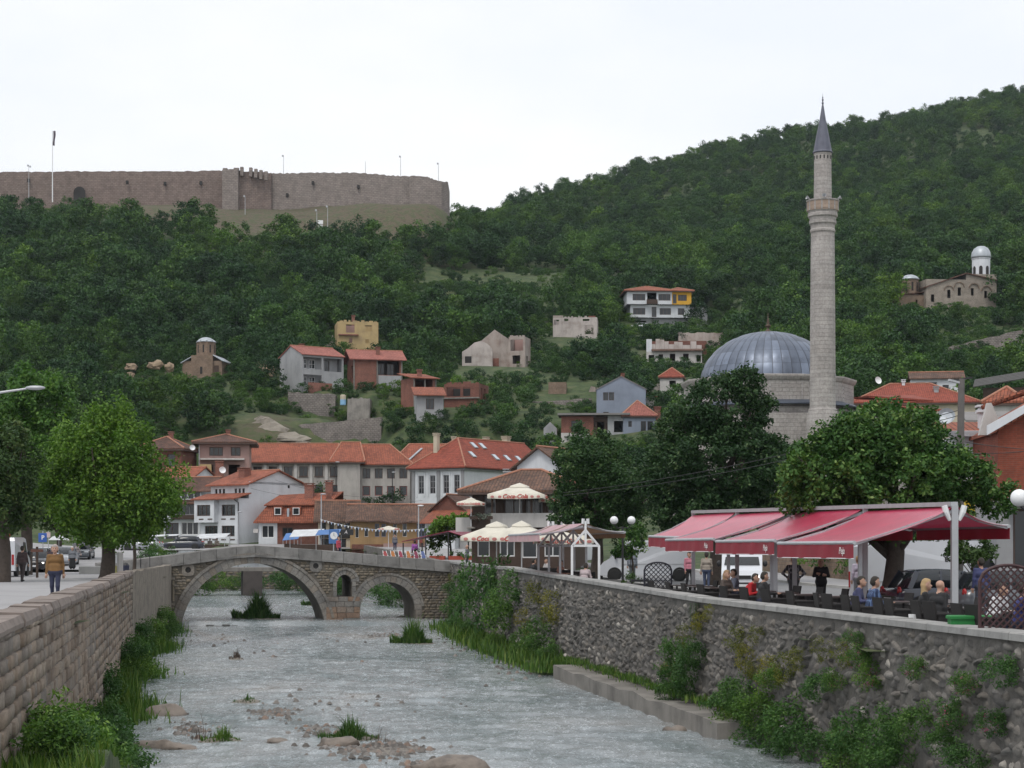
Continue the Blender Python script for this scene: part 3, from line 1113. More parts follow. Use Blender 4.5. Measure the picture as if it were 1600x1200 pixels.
t_low = math.asin((0.45) / A1r)
vous(A1c, A1z, A1r - 0.02, A1r + 0.5, t_low, math.pi - t_low, 34, 0.06)
vous(A1c, A1z, A1r + 0.52, A1r + 0.72, t_low + 0.05, math.pi - t_low - 0.12, 26, 0.11, name='hood_stone')
vous(A2c, A2z, A2r - 0.02, A2r + 0.46, 0, math.pi, 17, 0.06)
vous(A2c, A2z, A2r + 0.48, A2r + 0.64, 0.25, math.pi - 0.1, 12, 0.1, name='hood_stone')
vous(WIN[0], WIN[3], WIN[1] - 0.02, WIN[1] + 0.3, 0, math.pi, 9, 0.05)
vous(WIN[0], WIN[3], WIN[1] + 0.32, WIN[1] + 0.52, 0, math.pi, 9, 0.1, name='hood_stone')
for s in (-10.85, -1.95):
	zc = (0.16 if s < -5 else 0.42) - BZ
	mb = MB()
	n = 16
	ri, ro = 0.2, 0.42
	v = []
	for k in range(n):
		t = 2 * math.pi * k / n
		q = ro / max(abs(math.cos(t)), abs(math.sin(t)))
		q = min(q, ro * 1.18)
		v += [(s + ri * math.cos(t), -0.07, zc + ri * math.sin(t)), (s + q * math.cos(t), -0.07, zc + q * math.sin(t)), (s + ri * math.cos(t), 0.02, zc + ri * math.sin(t)), (s + q * math.cos(t), 0.02, zc + q * math.sin(t))]
	fs = []
	for k in range(n):
		j = (k + 1) % n
		fs += [(4 * k, 4 * k + 1, 4 * j + 1, 4 * j), (4 * k, 4 * j, 4 * j + 2, 4 * k + 2), (4 * k + 1, 4 * k + 3, 4 * j + 3, 4 * j + 1)]
	oc = mb.add(v, fs).build('oculus_stone', M_ashlar, BR)
	mb = MB()
	mb.lathe([(0.0, 0), (0.2, 0)], 16, cap=False)
	d_ = mb.build('oculus_dark_disc', M_dark, oc, loc=(s, -0.012, zc), rot=(R(90), 0, 0))  # dark disc stands for the shade inside the round opening
# jamb ashlars and pier blocks
rr = random.Random(9)


def block(x0, z0, x1, z1, dep, mat, name='ashlar_block', g=0.012):
	mb = MB()
	e = rr.uniform(-0.015, 0.015)
	mb.cbox(x0 + g, 0, z0 + g, x1 - g, 0.3 + dep + e, z1 - g, 0.02)
	mb.v = [(x, -dep - e + yy, zz) for x, yy, zz in mb.v]
	mb.build(name, mat, BR, uv=False)


rows = [-0.4, 0.5, 0.92, 1.3, 1.72, 2.1, 2.42]
for j in range(len(rows) - 1):
	x = -1.22
	while x < 1.2:
		w = rr.uniform(0.5, 0.95)
		if 1.2 - (x + w) < 0.35:
			w = 1.2 - x
		block(x, rows[j], x + w, rows[j + 1], 0.08, M_pier, 'pier_block')
		x += w
for sgn in (-1, 1):
	zz = WIN[2]
	while zz < WIN[3] - 0.1:
		h = min(0.36, WIN[3] - zz)
		xa = WIN[0] + sgn * WIN[1]
		block(min(xa, xa + sgn * 0.3), zz, max(xa, xa + sgn * 0.3), zz + h, 0.05, M_ashlar)
		zz += h
zz = 0.0
while zz < A2z - 0.1:
	h = 0.36
	xa = A2c + A2r
	block(xa, zz, xa + 0.5, min(zz + h, A2z), 0.06, M_ashlar)
	zz += h
for sgn in (-1, 1):
	block(NIC[0] + sgn * NIC[1] - (0.16 if sgn < 0 else 0), NIC[2], NIC[0] + sgn * NIC[1] + (0.16 if sgn > 0 else 0), NIC[3], 0.03, M_stone_b)
block(NIC[0] - NIC[1] - 0.2, NIC[3], NIC[0] + NIC[1] + 0.2, NIC[3] + 0.2, 0.05, M_stone_b)
# rubble between
cells = []
z = -0.3
ca, sa = math.cos(BA), math.sin(BA)
o0 = Vector(BR.location)
while z < 5.4:
	h = rr.uniform(0.15, 0.24)
	s = -16.5
	while s < b_end - 0.1:
		w = rr.uniform(0.2, 0.5)
		sc, zc = s + w / 2, z + h / 2
		ok = any(a + 0.1 < zc < t - 0.13 for a, t in b_open(sc))
		d1 = math.hypot(sc - A1c, zc - A1z)
		d2 = math.hypot(sc - A2c, zc - A2z)
		if d1 < A1r + 0.8 or (zc > A2z and d2 < A2r + 0.72) or (zc <= A2z and abs(sc - A2c) < A2r + 0.5):
			ok = False
		if -1.25 < sc < 1.22 and zc < 2.45:
			ok = False
		if abs(sc - WIN[0]) < WIN[1] + 0.35 and WIN[2] < zc < WIN[3]:
			ok = False
		if zc > WIN[3] and math.hypot(sc - WIN[0], zc - WIN[3]) < WIN[1] + 0.58:
			ok = False
		if min(math.hypot(sc + 10.85, zc - 0.16 + BZ), math.hypot(sc + 1.95, zc - 0.42 + BZ)) < 0.55:
			ok = False
		if abs(sc - NIC[0]) < 0.65 and NIC[2] - 0.1 < zc < NIC[3] + 0.25:
			ok = False
		if ok:
			cells.append(((sc, 0, zc), w * 0.93, h * 0.9, rr.uniform(0.02, 0.06), rr.uniform(-0.08, 0.08)))
		s += w
	z += h
varB = [patch(4, 80 + i, 0.25, 0.035, 5.0, 0.3, True) for i in range(6)]
VV, QQ, TT = [], [], []
base = 0
for k, (P, w, h, dep, rot) in enumerate(cells):
	v, q = varB[k % 6]
	c, s_ = math.cos(rot), math.sin(rot)
	a, u = np.array((c * w, 0, s_ * w)), np.array((-s_ * h, 0, c * h))
	VV.append(np.array(P) + v[:, :1] * a + v[:, 1:2] * np.array((0, dep, 0)) + v[:, 2:3] * u)
	QQ.append(q + base)
	base += len(v)
	TT.append(np.full(len(q), rr.random()))
o = link('rubble_stonework', np_mesh('rubble_stonework', np.concatenate(VV), np.concatenate(QQ), M_stone_b, {'tone': np.concatenate(TT)}), BR)
o['kind'] = 'stuff'
# cornice, deck and parapets
mb = MB()
ss = list(np.arange(-17, b_end, 0.6)) + [b_end]
for a, c in zip(ss[:-1], ss[1:]):
	mb.slab([(a, 0.3, b_top(a) + 0.05), (c, 0.3, b_top(c) + 0.05), (c, BW - 0.3, b_top(c) + 0.05), (a, BW - 0.3, b_top(a) + 0.05)], 0.1)
mb.build('deck', M_street, BR)
M_par = pm('parapet_stone', (0.225, 0.218, 0.208), 0.4, 1.6, 0.9, 0.02, 9, rnd=0.18, stain=0.4)
s = -17.0
while s < b_end - 0.05:
	ln = rr.uniform(1.0, 1.7)
	e = min(b_end, s + ln)
	if b_end - e < 0.5:
		e = b_end
	for y0, y1, q in ((-0.10, 0.28, -1), (BW - 0.28, BW + 0.10, 1)):
		a, c = s + 0.012, e - 0.012
		za, zc = b_top(a), b_top(c)
		hh = 0.74
		mb = MB()
		mb.add([(a, y0, za + 0.1), (c, y0, zc + 0.1), (c, y1, zc + 0.1), (a, y1, za + 0.1), (a, y0, za + hh - 0.03), (c, y0, zc + hh - 0.03), (c, y1, zc + hh - 0.03), (a, y1, za + hh - 0.03),
				(a, y0 + 0.04, za + hh), (c, y0 + 0.04, zc + hh), (c, y1 - 0.04, zc + hh), (a, y1 - 0.04, za + hh)],
			   [(3, 2, 1, 0), (0, 1, 5, 4), (1, 2, 6, 5), (2, 3, 7, 6), (3, 0, 4, 7), (4, 5, 9, 8), (5, 6, 10, 9), (6, 7, 11, 10), (7, 4, 8, 11), (8, 9, 10, 11)])
		mb.build('parapet_slab', M_par, BR)
		mb = MB()
		yy0, yy1 = (y0 - 0.1, y1 + 0.02) if q < 0 else (y0 - 0.02, y1 + 0.1)
		mb.add([(a, yy0, za - 0.06), (c, yy0, zc - 0.06), (c, yy1, zc - 0.06), (a, yy1, za - 0.06), (a, yy0, za + 0.095), (c, yy0, zc + 0.095), (c, yy1, zc + 0.095), (a, yy1, za + 0.095)],
			   [(0, 3, 2, 1), (4, 5, 6, 7), (0, 1, 5, 4), (1, 2, 6, 5), (2, 3, 7, 6), (3, 0, 4, 7)])
		mb.build('cornice_slab', M_par, BR)
	s = e

# ================================================================== BUILDINGS
C_white = pm('wall_white', (0.62, 0.64, 0.67), 0.14, 0.5, 0.85, 0.003, 20, stain=0.22)
C_offwhite = pm('wall_offwhite', (0.52, 0.50, 0.48), 0.2, 0.6, 0.9, 0.004, 16, stain=0.4)
C_school = pm('wall_weathered', (0.42, 0.395, 0.37), 0.25, 0.5, 0.9, 0.006, 12, stain=0.55)
C_pink = pm('wall_pink', (0.36, 0.235, 0.21), 0.25, 0.6, 0.9, 0.004, 16, stain=0.3)
C_ochre = pm('wall_ochre', (0.33, 0.215, 0.105), 0.25, 0.6, 0.9, 0.004, 16, stain=0.35)
C_yellow = pm('wall_faded_yellow', (0.42, 0.31, 0.155), 0.3, 0.6, 0.9, 0.004, 16, c2=(0.30, 0.22, 0.14), stain=0.3)
C_saffron = pm('wall_saffron', (0.60, 0.33, 0.035), 0.15, 0.6, 0.85)
C_cream = pm('wall_cream', (0.50, 0.44, 0.34), 0.2, 0.6, 0.9, stain=0.25)
C_grey = pm('wall_grey_render', (0.33, 0.335, 0.345), 0.2, 0.5, 0.9, 0.004, 14, stain=0.3)
C_bluegrey = pm('wall_blue_grey', (0.22, 0.255, 0.32), 0.2, 0.5, 0.9, stain=0.2)
C_ruin = pm('wall_ruin', (0.34, 0.29, 0.26), 0.4, 0.5, 0.95, 0.02, 8, c2=(0.22, 0.15, 0.125), stain=0.5)
C_ruinw = pm('wall_ruin_pale', (0.46, 0.41, 0.385), 0.35, 0.5, 0.95, 0.02, 8, c2=(0.28, 0.235, 0.21), stain=0.4)
C_brick = brickish('wall_brick', (0.30, 0.105, 0.07), (0.24, 0.085, 0.06), (0.26, 0.2, 0.17), 0.26, 0.14, 0.014, dirt=0.3)
C_brickr = brickish('wall_red_brick', (0.27, 0.062, 0.032), (0.21, 0.05, 0.028), (0.17, 0.08, 0.055), 0.25, 0.075, 0.008, dirt=0.25, relief=0.006)
C_brickd = brickish('wall_brown_brick', (0.23, 0.085, 0.058), (0.19, 0.07, 0.05), (0.17, 0.11, 0.09), 0.26, 0.12, 0.012)
C_chstone = brickish('church_stone', (0.27, 0.19, 0.135), (0.22, 0.15, 0.105), (0.20, 0.155, 0.12), 0.5, 0.25, 0.03, jitter=0.05)
C_chpale = brickish('church_pale_stone', (0.36, 0.31, 0.26), (0.31, 0.265, 0.22), (0.27, 0.235, 0.2), 0.5, 0.28, 0.025, jitter=0.05)
C_mstone = brickish('mosque_stone', (0.405, 0.38, 0.36), (0.36, 0.33, 0.31), (0.32, 0.295, 0.28), 0.7, 0.38, 0.03, dirt=0.3)
C_fort = brickish('fort_stone', (0.205, 0.155, 0.135), (0.255, 0.20, 0.17), (0.165, 0.125, 0.11), 1.1, 0.5, 0.09, dirt=0.32, jitter=0.2)
C_fortg = brickish('fort_grey_stone', (0.235, 0.20, 0.18), (0.285, 0.245, 0.22), (0.19, 0.16, 0.145), 1.1, 0.5, 0.09, dirt=0.28, jitter=0.2)
R_orange = roof_mat('roof_orange', (0.38, 0.12, 0.066), (0.29, 0.09, 0.052), 0.35)
R_school = roof_mat('roof_school', (0.37, 0.115, 0.065), (0.29, 0.085, 0.048), 0.35)
R_red = roof_mat('roof_red', (0.32, 0.075, 0.045), (0.27, 0.062, 0.038), 0.18)
R_brown = roof_mat('roof_brown', (0.17, 0.08, 0.055), (0.11, 0.06, 0.045), 0.5)
R_old = roof_mat('roof_old', (0.20, 0.105, 0.07), (0.13, 0.08, 0.06), 0.5)
R_pink = roof_mat('roof_pinkish', (0.40, 0.15, 0.12), (0.34, 0.12, 0.095), 0.2)
R_cap = pm('ridge_tile', (0.36, 0.17, 0.11), 0.3, 3, 0.85)
R_lead = pm('lead_sheet', (0.15, 0.175, 0.225), 0.3, 1.2, 0.42, metal=0.55, c2=(0.10, 0.115, 0.15), rnd=0.25)
R_tin = pm('tin_sheet', (0.40, 0.43, 0.46), 0.2, 1.0, 0.45, metal=0.4)
R_felt = pm('grey_flat_roof', (0.20, 0.19, 0.185), 0.3, 1.0, 0.9)
FR_w = pm('frame_white', (0.70, 0.70, 0.70), 0.08, 2, 0.5)
FR_b = pm('frame_brown', (0.075, 0.045, 0.035), 0.2, 2, 0.6)
FR_g = pm('frame_grey', (0.25, 0.25, 0.26), 0.2, 2, 0.6)
FR_bl = pm('frame_blue', (0.16, 0.20, 0.34), 0.2, 2, 0.6)
FR_r = pm('frame_red', (0.24, 0.06, 0.05), 0.2, 2, 0.6)
KIND = {'w': FR_w, 'b': FR_b, 'g': FR_g, 'u': FR_bl, 'r': FR_r}
_wc = {}


def win_mesh(w, h, kind, cols, rows):
	key = (round(w, 2), round(h, 2), kind, cols, rows)
	if key not in _wc:
		mb = MB()
		t = min(0.09, w * 0.09)
		x0, x1 = -w / 2, w / 2
		mb.box(x0, -0.03, 0, x0 + t, 0.06, h)
		mb.box(x1 - t, -0.03, 0, x1, 0.06, h)
		mb.box(x0 + t, -0.03, 0, x1 - t, 0.06, t)
		mb.box(x0 + t, -0.03, h - t, x1 - t, 0.06, h)
		for i in range(1, cols):
			xc = x0 + w * i / cols
			mb.box(xc - t * 0.4, -0.02, t, xc + t * 0.4, 0.055, h - t)
		for j in range(1, rows):
			zc = h * j / rows
			mb.box(x0 + t, -0.016, zc - t * 0.35, x1 - t, 0.05, zc + t * 0.35)
		f = mb.mesh('window', KIND[kind])
		mb = MB()
		mb.box(x0 + t * 0.5, 0.02, t * 0.5, x1 - t * 0.5, 0.04, h - t * 0.5)
		p = mb.mesh('pane', M_glass)
		mb = MB()
		mb.box(x0 - 0.06, -0.22, -0.07, x1 + 0.06, -0.032, -0.004)
		s = mb.mesh('sill', KIND[kind])
		_wc[key] = (f, p, s)
	return _wc[key]


class House:
	def rubble(s, x0, x1, y, z, n, mat, t=0.35):
		r_ = random.Random(int(x1 * 100 + n))
		for i in range(n):
			a = x0 + (x1 - x0) * (i + r_.uniform(0, 0.4)) / n
			s.box('broken_masonry', a, y + 0.01, z - 0.05, min(x1, a + (x1 - x0) / n * r_.uniform(0.4, 1.0)), y + t - 0.01, z + r_.uniform(0.05, 0.34), mat)

	def __init__(s, name, label, loc, rz=0.0, cat='house', group=None):
		s.root = empty(name, loc, rz, label, cat, group)

	def win(s, x, y, z, w, h, kind='w', cols=2, rows=1, rot=0.0, sill=False, name='window'):
		f, p, sl = win_mesh(w, h, kind, cols, rows)
		o = link(name, f, s.root, (x, y, z), (0, 0, rot))
		link('pane', p, o)
		if sill:
			link('sill', sl, o)
		return o

	def door(s, x, y, z, w, h, rot=0.0, mat=None):
		mb = MB()
		mb.box(-w / 2, 0, 0, w / 2, 0.06, h)
		mb.box(-w / 2 + 0.1, -0.02, 0.15, w / 2 - 0.1, 0.0, h * 0.45)
		mb.box(-w / 2 + 0.1, -0.02, h * 0.5, w / 2 - 0.1, 0.0, h - 0.12)
		return mb.build('door', mat or M_wood, s.root, loc=(x, y, z), rot=(0, 0, rot))

	def block(s, x0, y0, x1, y1, z0, z1, mat, front=(), left=(), right=(), back=(), gable=None, zr=0, name='wall', t=0.2, top=True, inner=False, jag=0.0):
		mb = MB()
		L = {'f': ((x0, y0), (1, 0), x1 - x0, front), 'r': ((x1, y0), (0, 1), y1 - y0, right),
			 'b': ((x1, y1), (-1, 0), x1 - x0, back), 'l': ((x0, y1), (0, -1), y1 - y0, left)}
		for k, (o, u, ln, ops) in L.items():
			O = Vector((o[0], o[1], 0))
			U = Vector((u[0], u[1], 0))
			N = Vector((u[1], -u[0], 0))
			ops2 = []
			for op in ops:
				u0, oz, w, h = op[:4]
				kind = op[4] if len(op) > 4 else 'w'
				cols = op[5] if len(op) > 5 else 2
				rows = op[6] if len(op) > 6 else 1
				if k in ('l', 'b'):
					u0 = ln - u0 - w
				ops2.append((u0, oz, u0 + w, oz + h))
				c = O + U * (u0 + w / 2) - N * 0.12
				rot = {'f': 0, 'r': R(90), 'b': R(180), 'l': R(-90)}[k]
				if kind in KIND:
					s.win(c.x, c.y, oz, w, h, kind, cols, rows, rot, sill=len(op) > 7)
				elif kind == 'd':
					s.door(c.x, c.y, oz, w, h, rot)
			xs = sorted({0.0, ln} | {a for o_ in ops2 for a in (o_[0], o_[2])})
			zs = sorted({z0, z1} | {a for o_ in ops2 for a in (o_[1], o_[3])})
			for dd in ((0.0,) if not inner else (0.0, t)):
				for i in range(len(xs) - 1):
					for j in range(len(zs) - 1):
						xm, zm = (xs[i] + xs[i + 1]) / 2, (zs[j] + zs[j + 1]) / 2
						if any(a < xm < c_ and b_ < zm < d_ for a, b_, c_, d_ in ops2):
							continue
						q = [O + U * xs[i] - N * dd + Vector((0, 0, zs[j])), O + U * xs[i + 1] - N * dd + Vector((0, 0, zs[j])), O + U * xs[i + 1] - N * dd + Vector((0, 0, zs[j + 1])), O + U * xs[i] - N * dd + Vector((0, 0, zs[j + 1]))]
						mb.add(q, [(0, 1, 2, 3)])
			for a, b_, c_, d_ in ops2:
				P = [O + U * a + Vector((0, 0, b_)), O + U * c_ + Vector((0, 0, b_)), O + U * c_ + Vector((0, 0, d_)), O + U * a + Vector((0, 0, d_))]
				G = [p - N * t for p in P]
				mb.add(P + G, [(i, (i + 1) % 4, (i + 1) % 4 + 4, i + 4) for i in range(4)])
			if inner:
				a, c = O + Vector((0, 0, z1)), O + U * ln + Vector((0, 0, z1))
				mb.add([a, c, c - N * t, a - N * t], [(0, 1, 2, 3)])
		if gable == 'x':
			ym = (y0 + y1) / 2
			for x in (x0, x1):
				mb.add([(x, y0, z1), (x, y1, z1), (x, ym, zr)], [(0, 1, 2)])
		if gable == 'y':
			xm = (x0 + x1) / 2
			for y in (y0, y1):
				mb.add([(x0, y, z1), (x1, y, z1), (xm, y, zr)], [(0, 1, 2)])
		if top and not gable and not inner:
			mb.add([(x0, y0, z1), (x1, y0, z1), (x1, y1, z1), (x0, y1, z1)], [(0, 1, 2, 3)])
		return mb.build(name, mat, s.root)

	def caps(s, roof, segs, r=0.1):
		mb = MB()
		for p, q in segs:
			mb.tube([Vector(p) + Vector((0, 0, 0.02)), Vector(q) + Vector((0, 0, 0.02))], r, 6)
		mb.build('ridge_cap', R_cap, roof)

	def gable_x(s, x0, y0, x1, y1, ze, zr, mat, o=0.4, og=0.3, t=0.14, ym=None, eave=None):
		ym = (y0 + y1) / 2 if ym is None else ym
		sf, sb = (zr - ze) / (ym - y0), (zr - ze) / (y1 - ym)
		mb = MB()
		mb.slab([(x0 - og, y0 - o, ze - sf * o + t), (x1 + og, y0 - o, ze - sf * o + t), (x1 + og, ym, zr + t), (x0 - og, ym, zr + t)], t)
		mb.slab([(x0 - og, ym, zr + t), (x1 + og, ym, zr + t), (x1 + og, y1 + o, ze - sb * o + t), (x0 - og, y1 + o, ze - sb * o + t)], t)
		r_ = mb.build('roof', mat, s.root)
		s.caps(r_, [((x0 - og, ym, zr + t), (x1 + og, ym, zr + t))])
		return r_

	def gable_y(s, x0, y0, x1, y1, ze, zr, mat, o=0.4, og=0.3, t=0.14):
		xm = (x0 + x1) / 2
		sl = (zr - ze) / (xm - x0)
		mb = MB()
		mb.slab([(x0 - o, y0 - og, ze - sl * o + t), (xm, y0 - og, zr + t), (xm, y1 + og, zr + t), (x0 - o, y1 + og, ze - sl * o + t)], t)
		mb.slab([(xm, y0 - og, zr + t), (x1 + o, y0 - og, ze - sl * o + t), (x1 + o, y1 + og, ze - sl * o + t), (xm, y1 + og, zr + t)], t)
		r_ = mb.build('roof', mat, s.root)
		s.caps(r_, [((xm, y0 - og, zr + t), (xm, y1 + og, zr + t))])
		return r_

	def hip(s, x0, y0, x1, y1, ze, zr, mat, o=0.5, t=0.14, hl=None, hr=None, name='roof'):
		x0, y0, x1, y1 = x0 - o, y0 - o, x1 + o, y1 + o
		ym = (y0 + y1) / 2
		hl = min(ym - y0, (x1 - x0) / 2 - 0.02) if hl is None else hl
		hr = min(ym - y0, (x1 - x0) / 2 - 0.02) if hr is None else hr
		A, B, C, D = (x0, y0, ze), (x1, y0, ze), (x1, y1, ze), (x0, y1, ze)
		E, G = (x0 + hl, ym, zr), (x1 - hr, ym, zr)
		mb = MB()
		for p in ([A, B, G, E], [B, C, G], [C, D, E, G], [D, A, E]):
			mb.slab([(q[0], q[1], q[2] + t) for q in p], t)
		r_ = mb.build(name, mat, s.root)
		u = Vector((0, 0, t))
		s.caps(r_, [(Vector(a) + u, Vector(b_) + u) for a, b_ in ((E, G), (A, E), (B, G), (C, G), (D, E)) if Vector(a) != Vector(b_)])
		mb = MB()
		mb.box(x0 + 0.02, y0 + 0.02, ze - 0.16, x1 - 0.02, y1 - 0.02, ze - 0.004)
		mb.build('eave', FR_b, r_)
		return r_

	def shed(s, x0, y0, x1, y1, z0, z1, mat, t=0.12, name='roof'):
		mb = MB()
		mb.slab([(x0, y0, z0), (x1, y0, z0), (x1, y1, z1), (x0, y1, z1)], t)
		return mb.build(name, mat, s.root)

	def box(s, name, x0, y0, z0, x1, y1, z1, mat, parent=None):
		return MB().cbox(x0, y0, z0, x1, y1, z1, min(0.02, (x1 - x0) * 0.2, (y1 - y0) * 0.2)).build(name, mat, parent or s.root)

	def chimney(s, x, y, z0, z1, w=0.6, mat=None, roof=None):
		mb = MB()
		mb.box(x - w / 2, y - w / 2, z0, x + w / 2, y + w / 2, z1 - 0.3)
		c = mb.build('chimney', mat or C_brick, roof or s.root)
		mb = MB()
		mb.box(x - w / 2 - 0.08, y - w / 2 - 0.08, z1 - 0.3, x + w / 2 + 0.08, y + w / 2 + 0.08, z1 - 0.18)
		mb.slab([(x - w / 2 - 0.1, y - w / 2 - 0.1, z1), (x + w / 2 + 0.1, y - w / 2 - 0.1, z1), (x + w / 2 + 0.1, y + w / 2 + 0.1, z1), (x - w / 2 - 0.1, y + w / 2 + 0.1, z1)], 0.08)
		for sx in (-1, 1):
			mb.box(x + sx * w * 0.4 - 0.05, y - w * 0.4, z1 - 0.18, x + sx * w * 0.4 + 0.05, y + w * 0.4, z1 - 0.08)
		if roof is None:
			mb.build('chimney_cap', mat or C_brick, c)
		return c


def rows_of(n, u0, pitch, z, w, h, kind='w', cols=2, rows=1, sill=False):
	r_ = []
	for i in range(n):
		e = (u0 + i * pitch, z, w, h, kind, cols, rows)
		r_.append(e + (1,) if sill else e)
	return r_


# ---------------------------------------------------------------- town beyond the bridge
h = House('brown_roof_house', 'old house with brown hipped roof behind the light green street tree', at(214, 750, 222), R(-8))
h.block(0, 0, 5.7, 6, -3, 3.75, C_brickd, front=[(0.6, 1.9, 1.2, 1.3, 'w', 2), (3.9, 1.6, 1.0, 1.6, 'b', 1)])
h.hip(0, 0, 5.7, 6, 3.75, 5.4, R_brown, 0.55)
h.chimney(3.2, 3.5, 4.2, 6.2, 0.5)

h = House('pink_house', 'pinkish two-storey house with brown hipped roof and pale balcony slab above the white houses', at(312, 748, 226), R(6))
h.block(0, 0, 6.2, 6.5, -3, 4.5, C_pink, front=[(1.2, 2.9, 1.7, 1.1, 'b', 3), (3.9, 2.9, 1.2, 1.1, 'b', 2), (0.5, 0.2, 1.2, 1.6, 'b', 2), (3.6, 0.1, 1.4, 1.7, 'v')])
h.hip(0, 0, 6.2, 6.5, 4.5, 5.7, R_brown, 0.95)
h.box('balcony_slab', 0.1, -1.0, 2.35, 5.6, -0.02, 2.55, C_offwhite)
h.box('corner_post', -0.12, -0.12, -2, -0.0, 0.0, 4.3, C_white)
h.box('annex_wall', 0.1, -2.4, -2, 1.6, -1.05, 1.7, C_yellow)
h.chimney(2.6, -2.0, -1.5, 2.3, 1.0)
h.chimney(3.4, 3.2, 4.8, 6.4, 0.5)

h = House('orange_gable_house', 'small house with orange tiled slope and white gable behind the dark roofed house', at(236, 800, 216), R(-30))
h.block(0, 0, 5.8, 6.0, -3, 3.6, C_white, gable='x', zr=5.3, right=[(2.2, 3.4, 0.8, 0.8, 'w', 2)])
h.gable_x(0, 0, 5.8, 6.0, 3.6, 5.3, R_orange, 0.5, 0.3)

h = House('dark_roof_house', 'three-storey white and dark house with brown roof and glazed verandas beside white gabled house', at(256, 848, 208), R(-10))
h.block(0, 0, 4.4, 6, -3, 2.7, C_white, front=[(0.2, 0.3, 1.6, 2.0, 'b', 2), (2.1, 0.9, 2.1, 1.5, 'w', 3)], name='ground_wall')
h.block(-0.2, -0.5, 4.4, 6, 2.72, 4.9, M_wood, front=[(0.3, 3.2, 0.9, 1.3, 'b', 1), (1.4, 3.2, 2.8, 1.4, 'g', 4)], name='upper_wall')
h.block(0.2, 0.4, 4.4, 6, 4.92, 6.1, C_white, front=rows_of(5, 0.25, 0.8, 5.1, 0.6, 0.75, 'b', 1), name='attic_wall')
h.shed(-0.3, -1.1, 4.4, 0.4, 4.55, 5.0, R_brown)
h.gable_x(0.2, 0.4, 5.6, 6.4, 6.1, 7.6, R_brown, 0.5, 0.2)
h.box('balcony_parapet', -0.3, -1.0, 2.75, 1.2, -0.55, 3.15, C_white)

h = House('white_gabled_house', 'white house with stacked bay windows and blank gable wall under bright orange roofs', at(313, 846, 203), R(-38))
fw = [(0.45, 2.75, 2.3, 1.25, 'b', 3, 1), (3.55, 2.75, 2.3, 1.25, 'b', 3, 1)]
h.block(0, 0, 6.2, 10.6, -3, 2.1, C_white, front=[(0.75, 0.55, 2.1, 1.2, 'b', 3, 1), (3.5, 0.55, 2.1, 1.2, 'b', 3, 1)], name='ground_wall', top=False)
h.block(-0.25, -0.7, 3.0, 0.0, 2.12, 4.65, C_white, front=[(0.45, 2.85, 2.2, 1.25, 'b', 3, 1)], name='bay_window_wall')
h.block(3.0, -0.0, 6.2, 10.6, 2.1, 4.8, C_white, front=[(0.5, 2.85, 2.2, 1.25, 'b', 3, 1)], name='middle_wall', top=False)
h.block(0, 0.0, 2.98, 1.7, 2.1, 4.8, C_white, name='middle_infill')
h.block(-0.0, 1.6, 6.2, 10.6, 4.8, 6.45, C_white, front=rows_of(3, 0.7, 0.62, 5.35, 0.4, 0.6, 'b', 1) + rows_of(3, 3.9, 0.62, 5.35, 0.4, 0.6, 'b', 1), gable='x', zr=8.0, right=[(6.1, 6.1, 0.35, 0.6, 'b', 1)], name='upper_wall')
h.shed(-0.6, -1.0, 6.6, 1.62, 4.75, 5.45, R_orange)
rf = h.gable_x(0, 1.6, 6.2, 10.6, 6.45, 8.0, R_orange, 0.55, 0.35)
h.chimney(3.0, 4.0, 6.9, 8.4, 1.0)
for i in range(4):
	for zz, y in ((0.12, -0.03), (2.42, -0.73 if i < 2 else -0.03)):
		x = 0.55 + i * 1.45
		h.box('vent_slot', x, y, zz, x + 0.75, y + 0.028, zz + 0.14, FR_b)
mb = MB()
mb.tube([(6.32, -0.12, -1), (6.32, -0.12, 4.3), (5.9, -0.3, 4.65)], 0.07, 6)
mb.build('downpipe', M_black, h.root)
for y, z in ((3.2, 0.3), (8.6, 1.35)):
	h.box('air_conditioner', 6.22, y, z, 6.55, y + 0.8, z + 0.55, C_offwhite)
h.box('shop_canopy', 6.3, 1.5, -0.9, 9.6, 11.5, -0.65, R_brown)

h = House('mansard_house', 'brick house with orange mansard roof and two dormer windows beside the white gable', at(404, 851, 199), R(-4))
h.block(0, 0, 2.1, 6, -3, 2.55, C_white, front=[(0.35, 0.75, 1.4, 1.4, 'w', 2)], name='white_wall')
h.block(2.1, 0.02, 7.0, 6, -3, 2.55, C_brickd, front=[(0.55, 0.8, 1.2, 1.1, 'b', 2)], name='brick_wall')
mb = MB()
mb.slab([(-0.5, -0.5, 2.5), (7.2, -0.5, 2.5), (7.2, 0.9, 4.5), (0.9, 0.9, 4.5)], 0.12)
mb.slab([(0.5, 0.45, 4.42), (7.6, 0.45, 4.5), (9.0, 3.2, 6.0), (1.7, 3.2, 5.6)], 0.12)
mb.slab([(1.7, 3.2, 5.6), (9.0, 3.2, 6.0), (8.4, 6.4, 3.6), (0.9, 6.4, 3.6)], 0.12)
mb.slab([(-0.5, -0.5, 2.5), (0.9, 0.9, 4.5), (0.9, 5.2, 4.5), (-0.5, 6.5, 2.5)], 0.12)
mb.build('roof', R_orange, h.root)
for x in (1.75, 3.8):
	h.box('dormer', x - 0.1, 0.0, 3.2, x + 0.95, 1.4, 4.22, R_orange)
	h.win(x + 0.42, -0.05, 3.3, 0.75, 0.8, 'w', 1)
h.block(7.02, 0.4, 8.6, 5.4, -3, 4.5, C_brickd, name='gable_wall', gable='y', zr=5.7)
h.chimney(5.3, 2.2, 4.9, 6.9, 0.95)
h.chimney(7.5, 2.4, 5.0, 7.2, 0.75)
h.box('air_conditioner', -0.55, -0.2, 1.3, -0.02, 0.3, 1.75, C_offwhite)
